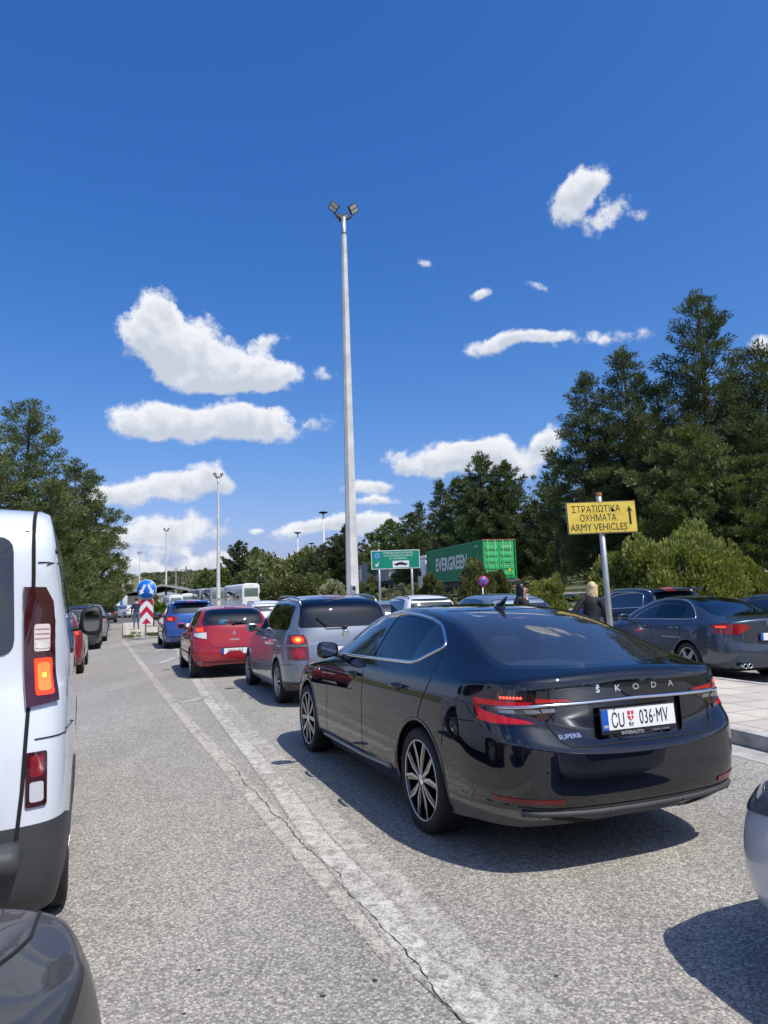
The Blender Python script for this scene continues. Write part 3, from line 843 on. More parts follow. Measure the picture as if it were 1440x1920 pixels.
        c.decal(V([(-.86, .85, .905), (-.90, .82, .872), (-1.02, .645, .868), (-1.02, .66, .902)]), view, mat('lamp_grey', (.075, .075, .08), .25, coat=1), 'reflector', off=.008, thick=.001, parent=o)
        for y0, y1 in ((.80, .735), (.70, .64)):
            xx = lambda y: -.78 - (.895 - y) * .98
            c.decal(V([(xx(y0), y0, .897), (xx(y0 - .01), y0 - .01, .876), (xx(y1 - .01), y1 - .01, .876), (xx(y1), y1, .893)]), view, mat('silver_insert', (.30, .31, .33), .2, metal=.6, coat=1), 'clear_insert', off=.0095, thick=.001, parent=o)
        mb = MB()
        for q in range(7):
            y = .80 - q * .024; h = c.proj_pts(V([(-.9, y, .958)]), view)
            if h: mb.ball(h[0][0] + h[0][1] * .006, .0085, 8)
        mb.build('light_diode', mat('diode', (1, .1, .08), .3, emit=(1, .06, .03), es=2.2), o)
        # inner piece on the boot lid
        i = c.decal([(sg * .632, .963), (sg * .632, .832), (sg * .60, .832), (sg * .42, .925), (sg * .43, .945)][::sg], 'rear', lamp, 'inner_tail_lamp', off=.002, thick=.003)
        c.decal([(sg * .632, .953), (sg * .632, .930), (sg * .45, .934), (sg * .45, .942)][::sg], 'rear', red, 'light_guide', off=.006, thick=.001, parent=i)
        c.decal([(sg * .61, .900), (sg * .60, .876), (sg * .53, .878), (sg * .535, .898)][::sg], 'rear', mat('silver_insert', (.30, .31, .33), .2, metal=.6, coat=1), 'clear_insert', off=.006, thick=.001, parent=i)
        # bumper reflector
        c.decal(V([(-.86, .86, .436), (-.87, .855, .410), (-1.10, .54, .402), (-1.10, .545, .426)]), ('ang', 30 * sg), mat('reflector_red', (.14, .004, .007), .15, coat=.6), 'bumper_reflector', off=.002, thick=.004)
    # chrome bar
    c.ribbon([(.80, .905), (.6, .914), (0, .925), (-.6, .914), (-.80, .905)], 'rear', 0, chrome, 'chrome_strip', off=.004, rad=.0115, step=.04)
    c.ribbon([(.74, .352), (.4, .340), (0, .338), (-.4, .340), (-.74, .352)], 'rear', 0, grey_trim, 'diffuser_trim', off=.004, rad=.020, step=.05)
    for sg in (1, -1):
        c.decal([(sg * .60, .318), (sg * .40, .268), (sg * .30, .268), (sg * .50, .318)][::sg], 'rear', void_m, 'diffuser_slot', off=.003, thick=.002)
    # plate
    fr, T, M = plate(c, -1.083, .815, 'x', w=.52, h=.113, tilt=4)
    ctr = lambda x, y: T @ Matrix.Translation((x, y, 0))
    text_mesh('plate_lettering', 'ĆU', .114, ink, fr, ctr(-.150, -.010), xs=.58, depth=.0008)
    text_mesh('plate_lettering', '036·MV', .114, ink, fr, ctr(.105, -.004), xs=.55, depth=.0008, sp=1.08)
    text_mesh('plate_lettering', 'ЋУ', .030, ink, fr, ctr(-.060, -.036), xs=.8)
    text_mesh('band_lettering', 'SRB', .021, plate_white, fr, T @ Matrix.Translation((-.238, -.036, .0015)), xs=.9)
    sh = MB(); sh.prism([(-.021, .028), (-.021, -.006), (-.011, -.020), (0, -.026), (.011, -.020), (.021, -.006), (.021, .028)], .0, .0015, M=ctr(-.060, .012)); sh.build('crest', mat('crest_red', (.6, .04, .04), .4), fr)
    sh = MB(); sh.box(-.003, .003, -.022, .026, .0015, .0022, M=ctr(-.06, .012)); sh.box(-.019, .019, .0, .006, .0015, .0024, M=ctr(-.06, .012)); sh.build('crest_cross', plate_white, fr)
    text_mesh('dealer_lettering', 'INTERAUTO', .024, mat('grey_letter', (.35, .36, .38), .4), fr, T @ Matrix.Translation((-.06, -.0775, .0035)), xs=1.2, bold=.0004)
    text_mesh('dealer_lettering', '111-432-001, 111-321-003', .013, mat('grey_letter', (.35,) * 3), fr, T @ Matrix.Translation((.14, -.0775, .0035)), xs=.9)
    # letters across the lid
    for ch, y in zip('ŠKODA', (.262, .131, .0, -.131, -.262)):
        l, n = c.rear_pt(y, .985)
        Mx = frame_mat(l + n * .002, (0, -1, 0), (0, 0, 1))
        zc_ = Vector((0, -1, 0)).cross(Vector((0, 0, 1)))
        upv = (Vector((0, 0, 1)) - n * n.z).normalized(); xv = upv.cross(n).normalized()
        Mx = Matrix(((xv.x, upv.x, n.x, l.x + n.x * .002), (xv.y, upv.y, n.y, l.y + n.y * .002), (xv.z, upv.z, n.z, l.z + n.z * .002), (0, 0, 0, 1)))
        text_mesh('badge_lettering', ch, .047, chrome, root, Mx, xs=1.25, bold=.0012, depth=.003)
    l, n = c.rear_pt(.47, .745); upv = (Vector((0, 0, 1)) - n * n.z).normalized(); xv = upv.cross(n).normalized()
    Mx = Matrix(((xv.x, upv.x, n.x, l.x + n.x * .002), (xv.y, upv.y, n.y, l.y + n.y * .002), (xv.z, upv.z, n.z, l.z + n.z * .002), (0, 0, 0, 1)))
    text_mesh('badge_lettering', 'SUPERB', .038, chrome, root, Mx, xs=1.15, bold=.0010, depth=.003)
    # high brake light, antenna, parking sensors
    mb = MB(); mb.box(.12, .15, -.19, .19, 1.350, 1.375, bev=.004); mb.build('high_brake_light', red_lens, root)
    mb = MB(); mb.tube([(.42, 0, 1.43), (.40, 0, 1.455)], [.05, .035], 12); mb.tube([(.44, 0, 1.45), (.36, 0, 1.48), (.31, 0, 1.52)], [.03, .018, .006], 10); mb.build('roof_antenna', gloss_black, root)
    for y in (.66, .25, -.25, -.66):
        l, n = c.rear_pt(y, .345); mb = MB(); mb.ball(l + n * .02, .009, 8); mb.build('parking_sensor', gloss_black, root)
    for y in (-.2, .2):
        mb = MB(); mb.box(-.02, .05, y - .12, y + .12, 1.10, 1.15, M=Matrix.Translation((0, 0, 0)), bev=.02)
    seats(c, [(.55, (.42, 0, -.42)), (1.38, (.40, -.40))], dash=1.95, ztop=1.10)
    mb = MB(); mb.box(-.62, .42, -.62, .62, 1.00, 1.02); mb.build('parcel_shelf', interior_m, root)
    underbody(c, z=.22, h=.12, x0=-.72)
    for x in (0, 2.841):
        for sg in (1, -1): wheel(root, x, sg * .80, .335, .258, .235, sg, 'twin')
    return c
# ================================================================== OTHER CARS
def hatch(wb, ro, fo, H, hw, belt, wr, cowl=2.0, wtop=1.15, hood=.98, lean=.2, Rr=.30, roofw=.70, tail=.0, pw=3.2, beltf=None, crown=.045, yf=None, fall=.05):
    b = belt; bf = beltf or b - .05; x1 = -ro + .40; rt_ = -ro + .09 + lean
    sp = dict(wb=wb, wr=wr, Rr=Rr, Rf=.42, pw=pw)
    sp['xs'] = [-ro + .05 + Rr, x1, -ro + .52, -ro + .95, (wtop - ro + .95) / 2, wtop - .25, wtop, (wtop + cowl) / 2, cowl, cowl + .28, cowl + .62, wb + fo - .50, wb + fo - .43]
    sp['W'] = [(-ro, hw * .965), (-.3, hw * .995), (0, hw), (wb, hw * .99), (wb + fo - .4, hw * .93)]
    sp['zbot'] = [(-ro, .27), (-.35, .21), (wb, .20)]
    sp['zs'] = [(-ro, b - .0), (0, b - .05), (cowl, bf - .07), (wb, hood - .12), (wb + fo, hood - .28)]
    sp['zc'] = [(x1, (b + H) / 2 - .0), (-ro + .52, H - crown - .035), (-ro + .95, H - .01), (.9, H), (wtop - .2, H - .015), (wtop, H - .05), ((wtop + cowl) / 2, (H + hood) / 2 + .045), (cowl, hood + .06), (cowl + .28, hood), (wb, hood - .06), (wb + fo - .4, hood - .19)]
    sp['z1'] = [(x1, b + .03), (0, b + .01), (cowl - .3, bf), (cowl, bf - .02), (cowl + .3, hood - .06), (wb + fo - .4, hood - .24)]
    sp['y1'] = [(x1, hw * .90), (0, hw * .92), (cowl, hw * .9), (wb + fo, hw * .80)]
    sp['y2'] = [(x1, hw * (roofw + .90) / 2), (-ro + .52, hw * roofw), (.5, hw * (roofw + .01)), (wtop, hw * (roofw + .02)), ((wtop + cowl) / 2, hw * .77), (cowl, hw * .83), (cowl + .28, hw * .72), (wb + fo, hw * .65)]
    sp['z2'] = [(x1, (b + H) / 2 - .015), (-ro + .52, H - .10), (.0, H - .06), (wtop - .1, H - .065), (wtop, H - .10), ((wtop + cowl) / 2, (H + hood) / 2 - .02), (cowl, hood + .0), (cowl + .28, hood - .03), (wb, hood - .09), (wb + fo - .4, hood - .22)]
    sp['dx'] = [(x1, -ro + .09 + lean * .48 - x1), (-ro + .52, rt_ - (-ro + .52)), (-ro + .95, 0), (wtop, .05), (cowl, .13), (wb + fo, .1)]
    sp['dxk'] = (.25, .82, .96, 1)
    t = tail
    sp['rear'] = [(-ro + .10, .28), (-ro + .012, .37), (-ro, .50), (-ro + .015 + t * .3, b * .68), (-ro + .05 + t, b - .12), (-ro + .09 + t, b + .03)]
    e = wb + fo
    sp['front'] = [(e - .1, .2), (e - .02, .28), (e, .42), (e - .01, .55), (e - .07, hood - .32), (e - .14, hood - .22)]
    sp['crease'] = (.3, .25, .3, .25)
    if yf: sp['yf'] = yf
    return sp

def dlo_of(sp, H, belt, x0=None, drop=.125, quarter=.0):
    "outline of the side windows in side view"
    wb = sp['wb']; cowl = sp['xs'][8]; wt = sp['xs'][6]; x0 = x0 if x0 is not None else sp['xs'][1] + .10
    return rounded([(cowl + .02, ip(sp['z1'], cowl) + .035), (x0, belt + .055), (x0 + .12, H - drop - .035), (x0 + .5, H - drop + .012), (.9, H - drop + .022), (wt - .15, H - drop - .012), (wt + (cowl - wt) * .5, (H + ip(sp['z1'], cowl)) / 2 - .0)], [.03, .09, .06, .1, .1, .12, .1], 3)

def ccw(P): return P if sum(P[i][0] * P[(i + 1) % len(P)][1] - P[(i + 1) % len(P)][0] * P[i][1] for i in range(len(P))) > 0 else P[::-1]
def shrink(poly, d):
    poly = ccw(poly); n = len(poly); out = []
    for i in range(n):
        a, b, e = Vector(poly[i - 1]), Vector(poly[i]), Vector(poly[(i + 1) % n]); t = (e - a)
        if t.length < 1e-6: continue
        t.normalize(); out.append((b.x - t.y * d, b.y + t.x * d))
    return out

def side_glass(c, dlo, pillars, g, frame=None, ins=.018, sides=(1, -1)):
    win = shrink(dlo, ins); frame = frame or gloss_black
    for sg in sides:
        sel = lambda q, n, sg=sg: q.y * sg > .35
        tr = c.part('window_frame', frame); c.cut(ccw(dlo), 'side', tr, sel)
        cuts = [(9, 9)] + list(pillars) + [(-9, -9)]
        for (a, b) in zip(cuts[:-1], cuts[1:]):
            poly = win
            if b[0] > -9: poly = clip2(poly, (b[1] + .022, 2.2), (b[0] + .022, .6))
            if a[0] < 9: poly = clip2(poly, (a[0] - .022, .6), (a[1] - .022, 2.2))
            if len(poly) > 2: c.cut(poly, 'side', c.part('side_window', g, -.003), sel, fromp=(tr,))

def wheels(c, root, r, rr, w, style, hw, ins=.0):
    for x in (0, c.sp['wb']):
        for sg in (1, -1): wheel(root, x, sg * (hw - w / 2 - .012 - ins), r, rr, w, sg, style)

def seams(c, root, doors, lid=None, w=.007):
    for v in ('left', 'right'):
        for d in doors: c.ribbon(d, v, w, void_m, 'panel_seam')
    if lid: c.ribbon(lid, 'rear', w, void_m, 'panel_seam')

def surf_text(c, root, s, y, z, size, m, xs=1., name='badge_lettering', bold=.0008, depth=.002):
    l, n = c.rear_pt(y, z); upv = (Vector((0, 0, 1)) - n * n.z).normalized(); xv = upv.cross(n).normalized()
    Mx = Matrix(((xv.x, upv.x, n.x, l.x + n.x * .002), (xv.y, upv.y, n.y, l.y + n.y * .002), (xv.z, upv.z, n.z, l.z + n.z * .002), (0, 0, 0, 1)))
    return text_mesh(name, s, size, m, root, Mx, xs=xs, bold=bold, depth=depth)

def build_touran():
    root = empty('parked_car', (-.878, 11.386, 0), .353 + math.pi / 2, 'silver-grey people carrier with roof rails, between the red hatchback and the black saloon', 'car')
    sp = hatch(2.678, .83, .90, 1.625, .897, 1.03, .318, cowl=2.15, wtop=1.25, hood=1.02, lean=.20, roofw=.735, Rr=.27, beltf=1.03)
    body = paint('paint_silver_grey', (.23, .26, .30), metal=.7, rough=.36, dust=.10)
    c = Car(root, sp, body, 3)
    dlo = rounded([(2.30, 1.06), (-.52, 1.10), (-.44, 1.44), (-.2, 1.49), (.9, 1.515), (1.2, 1.48), (1.65, 1.33)], [.03, .09, .05, .1, .1, .1, .1], 3)
    side_glass(c, dlo, [(1.72, 1.62), (.93, .90), (-.02, -.05)], glass_dark)
    fr = c.part('rear_window_frame', gloss_black); rp = c.part('rear_window', glass_dark, -.003)
    c.cut(rounded([(.70, 1.13), (-.70, 1.13), (-.60, 1.545), (.60, 1.545)], .08, 4), 'rear', fr, lambda q, n: q.x < 0)
    c.cut(rounded([(.685, 1.145), (-.685, 1.145), (-.585, 1.53), (.585, 1.53)], .08, 4), 'rear', rp, lambda q, n: q.x < 0, fromp=(fr,))
    c.cut(rounded([(.66, 1.10), (-.66, 1.10), (-.58, 1.53), (.58, 1.53)], .08, 4), 'rear', c.part('windscreen', glass_clear, -.003), lambda q, n: q.x > 1)
    lid = c.part('tailgate', body); c.cut([(.60, .62), (-.60, .62), (-.66, 1.0), (-.73, 1.13), (-.63, 1.58), (.63, 1.58), (.73, 1.13), (.66, 1.0)], 'rear', lid, lambda q, n: q.x < -.3)
    arches(c, .318, (.375, .375))
    low = c.part('bumper_skirt', grey_trim); c.cut([(-1.2, .1), (-.3, .1), (-.3, .36), (-1.2, .385)], 'side', low, lambda q, n: q.x < -.2)
    c.finish()
    seams(c, root, [[(1.74, .30), (1.76, .9), (1.72, 1.05)], [(.88, .30), (.90, 1.08)], [(.36, .32), (.36, .5)], [(.0, .72), (-.1, .85), (-.12, 1.08)], [(-.37, .60), (-.72, .62)]],
          [(.72, 1.13), (.66, 1.0), (.61, .70), (.58, .63), (-.58, .63), (-.61, .70), (-.66, 1.0), (-.72, 1.13)], .008)
    for sg, v in ((1, 'left'), (-1, 'right')):
        l, n = c.side_pt(.1, .5, sg)
        mb = MB()
        c.ribbon([(2.3, .505), (.9, .53), (.40, .54)], v, 0, mat('moulding_grey', (.2, .22, .24), .5), 'side_moulding', off=0, rad=.013)
        for x in (.28, 1.15):
            l, n = c.side_pt(x, .92, sg); mb = MB(); mb.tube([(x - .10, l.y - sg * .005, .925), (x - .08, l.y + sg * .035, .93), (x + .08, l.y + sg * .035, .93), (x + .1, l.y - sg * .005, .925)], [.013, .016, .016, .012], 8); mb.build('door_handle', body, root)
        for x in (0, 2.678):
            c.ribbon([(x + .388 * math.cos(t), .318 + .388 * math.sin(t)) for t in np.linspace(R(-12), R(192), 28)], v, 0, body, 'arch_lip', off=-.008, rad=.015)
        mirror(c, 1.70, 1.08, sg, body, w=.2, h=.15)
        # roof rail
        ys = .60 * sg; mb = MB()
        hz = lambda x: (c.hit((x, ys, 3), (0, 0, -1))[0] or Vector((0, 0, 1.6))).z
        P = [(-.45, ys, hz(-.45))] + [(x, ys, hz(x) + .052) for x in (-.33, 0, .5, 1.0)] + [(1.15, ys, hz(1.15))]
        mb.tube(P, .015, 8); mb.tube([(.38, ys, hz(.38)), (.38, ys, hz(.38) + .05)], .016, 6); mb.build('roof_rail', alloy, root)
        # tail lamp
        lamp = c.decal([(sg * .62, 1.035), (sg * .575, .95), (sg * .565, .685), (sg * .84, .685), (sg * .855, .90), (sg * .80, 1.035)][::sg], 'rear', mat('lamp_dark_red', (.13, .012, .012), .1, coat=1), 'tail_lamp', off=.002, thick=.008)
        c.decal([(sg * .57, .90), (sg * .57, .865), (sg * .845, .865), (sg * .85, .90)][::sg], 'rear', mat('lamp_band', (.12, .10, .10), .2, coat=1), 'lamp_band', off=.0125, thick=.001, parent=lamp)
        cir = lambda cx, cz, rx, rz, n=16: [(cx + rx * math.cos(2 * math.pi * q / n), cz + rz * math.sin(2 * math.pi * q / n)) for q in range(n)]
        c.decal(cir(sg * .70, .965, .075, .052)[::sg], 'rear', lit_red, 'brake_light', off=.012, thick=.001, parent=lamp)
        c.decal(cir(sg * .70, .965, .035, .028)[::sg], 'rear', lit_hot, 'bulb', off=.014, thick=.001, parent=lamp)
        c.decal(cir(sg * .70, .775, .082, .075)[::sg], 'rear', mat('lamp_mid_red', (.30, .008, .010), .2, coat=1), 'lower_reflector', off=.012, thick=.001, parent=lamp)
        c.decal([(sg * .78, .335), (sg * .5, .325), (sg * .5, .30), (sg * .78, .305)][::sg], 'rear', dark_red_lens, 'bumper_reflector', off=.003, thick=.004)
    c.decal([(.17, 1.585), (-.17, 1.585), (-.15, 1.562), (.15, 1.562)], 'rear', mat('brake_strip', (.34, .10, .09), .3, coat=1), 'high_brake_light', off=.002, thick=.006)
    mb = MB(); l, n = c.rear_pt(0, 1.12); mb.tube([l + n * .02, l + n * .035 + Vector((0, .26, .03)), l + n * .03 + Vector((.06, .42, .16))], .011, 6); mb.ball(l + n * .02, (.03, .04, .03), 10); mb.build('rear_wiper', black_trim, root)
    surf_text(c, root, 'TOURAN', .45, .90, .06, chrome); surf_text(c, root, 'TDI', .47, .80, .04, chrome)
    mb = MB(); l, n = c.rear_pt(0, 1.03); mb.lathe([(.055, 0), (.055, .012), (.04, .014), (.001, .012)], 20, Matrix.Translation(l) @ Matrix.Rotation(R(90), 4, 'Z')); mb.build('emblem', chrome, root)
    plate(c, -.845, .80, 'x')
    seats(c, [(.0, (.48, 0, -.48)), (1.0, (.42, -.42))], dash=1.9, ztop=1.22, zs=.68, zf=.4)
    underbody(c, z=.2, x0=-.62)
    wheels(c, root, .318, .212, .205, 'ten', .897)

def build_clio():
    root = empty('parked_car', (-3.361, 15.474, 0), .354 + math.pi / 2, 'bright red small hatchback with its tail lamps lit, directly ahead of the silver-grey people carrier', 'car')
    sp = hatch(2.575, .62, .80, 1.485, .853, .985, .30, cowl=1.95, wtop=1.05, hood=.96, lean=.30, roofw=.72, Rr=.34, pw=2.6, tail=.03)
    body = paint('paint_red', (.31, .008, .020), metal=.0, rough=.35, dust=.06)
    c = Car(root, sp, body, 3)
    dlo = rounded([(2.05, .99), (-.12, 1.05), (-.20, 1.12), (-.02, 1.35), (.4, 1.385), (.85, 1.395), (1.05, 1.36), (1.5, 1.20)], [.03, .05, .03, .08, .1, .1, .1, .1], 3)
    side_glass(c, dlo, [(.88, .80), (.16, .12)], glass_dark)
    fr = c.part('rear_window_frame', gloss_black); rp = c.part('rear_window', glass('hatch_glass', (.50, .58, .56)), -.003)
    c.cut(rounded([(.66, 1.07), (-.66, 1.07), (-.54, 1.40), (.54, 1.40)], .09, 4), 'rear', fr, lambda q, n: q.x < .1)
    c.cut(rounded([(.55, 1.09), (-.55, 1.09), (-.50, 1.385), (.50, 1.385)], [.1, .1, .14, .14], 4), 'rear', rp, lambda q, n: q.x < .1, fromp=(fr,))
    c.cut(rounded([(.60, 1.04), (-.60, 1.04), (-.50, 1.39), (.50, 1.39)], .08, 4), 'rear', c.part('windscreen', glass_clear, -.003), lambda q, n: q.x > 1)
    arches(c, .30, (.355, .355)); c.finish()
    seams(c, root, [[(1.75, .3), (1.78, .95)], [(.82, .3), (.84, 1.02)], [(.34, .32), (.2, .7), (.0, .85), (-.05, 1.05)], [(-.34, .52), (-.5, .56)]],
          [(.60, 1.07), (.585, .95), (.54, .80), (.46, .66), (.40, .62), (-.40, .62), (-.46, .66), (-.54, .80), (-.585, .95), (-.60, 1.07)], .008)
    mb = MB(); c.ribbon([(.80, .335), (.5, .33), (-.5, .33), (-.8, .335)], 'rear', .018, None, '', mb=mb); mb.build('bumper_groove', void_m, root)
    for sg, v in ((1, 'left'), (-1, 'right')):
        for x in (.25, 1.05):
            l, n = c.side_pt(x, .88, sg); mb = MB(); mb.tube([(x - .09, l.y - sg * .005, .885), (x - .07, l.y + sg * .03, .89), (x + .07, l.y + sg * .03, .89), (x + .09, l.y - sg * .005, .885)], [.013, .015, .015, .012], 8); mb.build('door_handle', body, root)
        c.ribbon([(2.2, .47), (.4, .49)], v, 0, black_trim, 'side_moulding', off=0, rad=.014)
        for x in (0, 2.575): c.ribbon([(x + .365 * math.cos(t), .30 + .365 * math.sin(t)) for t in np.linspace(R(-12), R(192), 26)], v, 0, body, 'arch_lip', off=-.008, rad=.012)
        mirror(c, 1.6, 1.02, sg, body, w=.19, h=.14)
        V = lambda pts: [(x, y * sg, z) for x, y, z in pts]
        lamp = c.decal(V([(-.28, .82, 1.05), (-.34, .80, .86), (-.42, .78, .84), (-.56, .60, .80), (-.53, .61, .93), (-.46, .67, 1.06)]), ('ang', 38 * sg), mat('lamp_clear_grey', (.55, .55, .56), .2, coat=1), 'tail_lamp', off=.003, thick=.008)
        c.decal(V([(-.28, .82, 1.05), (-.34, .80, .925), (-.53, .61, .935), (-.46, .67, 1.06)]), ('ang', 38 * sg), mat('lamp_mid_red', (.30, .008, .010), .2, coat=1), 'red_lens', off=.0125, thick=.002, parent=lamp)
        c.decal(V([(-.35, .79, 1.02), (-.39, .77, .95), (-.49, .65, .955), (-.47, .68, 1.03)]), ('ang', 38 * sg), lit_red, 'brake_light', off=.0155, thick=.001, parent=lamp)
    fr, T, M = plate(c, -.60, .545, 'x', frame=True)
    text_mesh('plate_lettering', 'NKY·1965', .098, ink, fr, T @ Matrix.Translation((.02, -.004, 0)), xs=.74, depth=.0008)
    l, n = c.rear_pt(0, .90); mb = MB()
    for q in ((-.5, 1), ):
        P = [(0, .055), (.034, 0), (0, -.055), (-.034, 0)]; Q = [(0, .025), (.014, 0), (0, -.025), (-.014, 0)]
        vs = [l + n * d + Vector((0, -a, b)) for d in (.004, .012) for a, b in P + Q]
        fs = []
        for i in range(4):
            j = (i + 1) % 4; fs += [(8 + i, 8 + j, 12 + j, 12 + i), (i, j, 8 + j, 8 + i), (4 + i, 4 + j, 12 + j, 12 + i)]
        mb.add(vs, fs)
    mb.build('emblem', chrome, root)
    surf_text(c, root, 'CLIO', 0, .775, .055, chrome, xs=1.6)
    mb = MB(); l, n = c.rear_pt(0, 1.09); mb.ball(l + n * .015, (.03, .05, .03), 10); mb.tube([l + n * .03, l + n * .03 + Vector((0, -.3, .015)), l + n * .03 + Vector((.03, .2, .03))], [.016, .01, .01], 6); mb.build('rear_wiper', black_trim, root)
    mb = MB(); zt = c.hit((-.02, .12, 3), (0, 0, -1))[0].z; mb.tube([(-.02, .12, zt - .01), (-.03, .12, zt + .02), (-.18, .12, zt + .20)], [.014, .006, .003], 6); mb.build('roof_antenna', black_trim, root)
    c.decal([(.10, 1.43), (-.10, 1.43), (-.10, 1.412), (.10, 1.412)], 'rear', dark_red_lens, 'high_brake_light', off=.002, thick=.003)
    seats(c, [(.25, (.33, -.33)), (1.05, (.36, -.36))], dash=1.65, ztop=1.12, zs=.6, bw=.24)
    for y, r, m in ((.18, .09, mat('toy_blue', (.03, .35, .7), .6)), (.10, .06, mat('toy_red', (.6, .05, .05), .6))):
        mb = MB(); mb.ball((-.25, y, 1.10), (.10, r * 1.3, r), 12); mb.build('shelf_item', m, root)
    mb = MB(); mb.box(-.45, .15, -.55, .55, .98, 1.0); mb.build('parcel_shelf', interior_m, root)
    underbody(c, z=.22, x0=-.45); wheels(c, root, .30, .195, .185, 'seven', .853)

A4 = dict(SEDAN); A4.update(wb=2.648, wr=.318, xs=[-.58, -.50, -.2, .08, .35, .8, 1.2, 1.55, 1.85, 2.12, 2.4, 2.75, 3.03, 3.12], Rr=.40, Rf=.42, pw=2.7,
    W=[(-.7, .86), (-.3, .88), (0, .886), (2.6, .88), (3., .85), (3.2, .83)], zbot=[(-.7, .26), (-.3, .21), (3, .21)],
    zs=[(-.7, .955), (-.2, .945), (.6, .93), (1.5, .92), (2.2, .89), (2.8, .82), (3.1, .74)],
    zc=[(-.98, 1.04), (-.5, 1.075), (-.2, 1.18), (.08, 1.30), (.35, 1.375), (.8, 1.422), (1.2, 1.41), (1.55, 1.335), (1.85, 1.20), (2.12, 1.05), (2.4, .965), (2.75, .90), (3.03, .82)],
    z1=[(-.5, 1.0), (-.2, 1.005), (.5, .995), (1.7, .975), (2.1, .955), (2.4, .90), (2.75, .86), (3.1, .76)],
    y1=[(-.5, .77), (0, .795), (1.7, .795), (2.1, .77), (2.4, .74), (3.1, .70)],
    y2=[(-.5, .64), (-.2, .615), (.08, .585), (.35, .565), (1.2, .57), (1.55, .61), (1.85, .66), (2.12, .70), (2.4, .62), (3.1, .55)],
    z2=[(-.5, 1.055), (-.2, 1.15), (.08, 1.265), (.35, 1.335), (.8, 1.375), (1.2, 1.35), (1.55, 1.25), (1.85, 1.11), (2.12, .975), (2.4, .93), (2.75, .875), (3.03, .80)],
    dx=[(-.5, -.10), (-.2, -.06), (.1, -.02), (.5, 0), (1.2, .04), (1.85, .11), (2.12, .12), (3.1, .1)],
    rear=[(-.93, .26), (-1.0, .36), (-1.015, .47), (-.99, .62), (-.985, .82), (-.985, 1.03)],
    front=[(3.46, .2), (3.53, .28), (3.56, .42), (3.55, .54), (3.49, .65), (3.41, .72)], crease=(.45, .25, .85, .25))

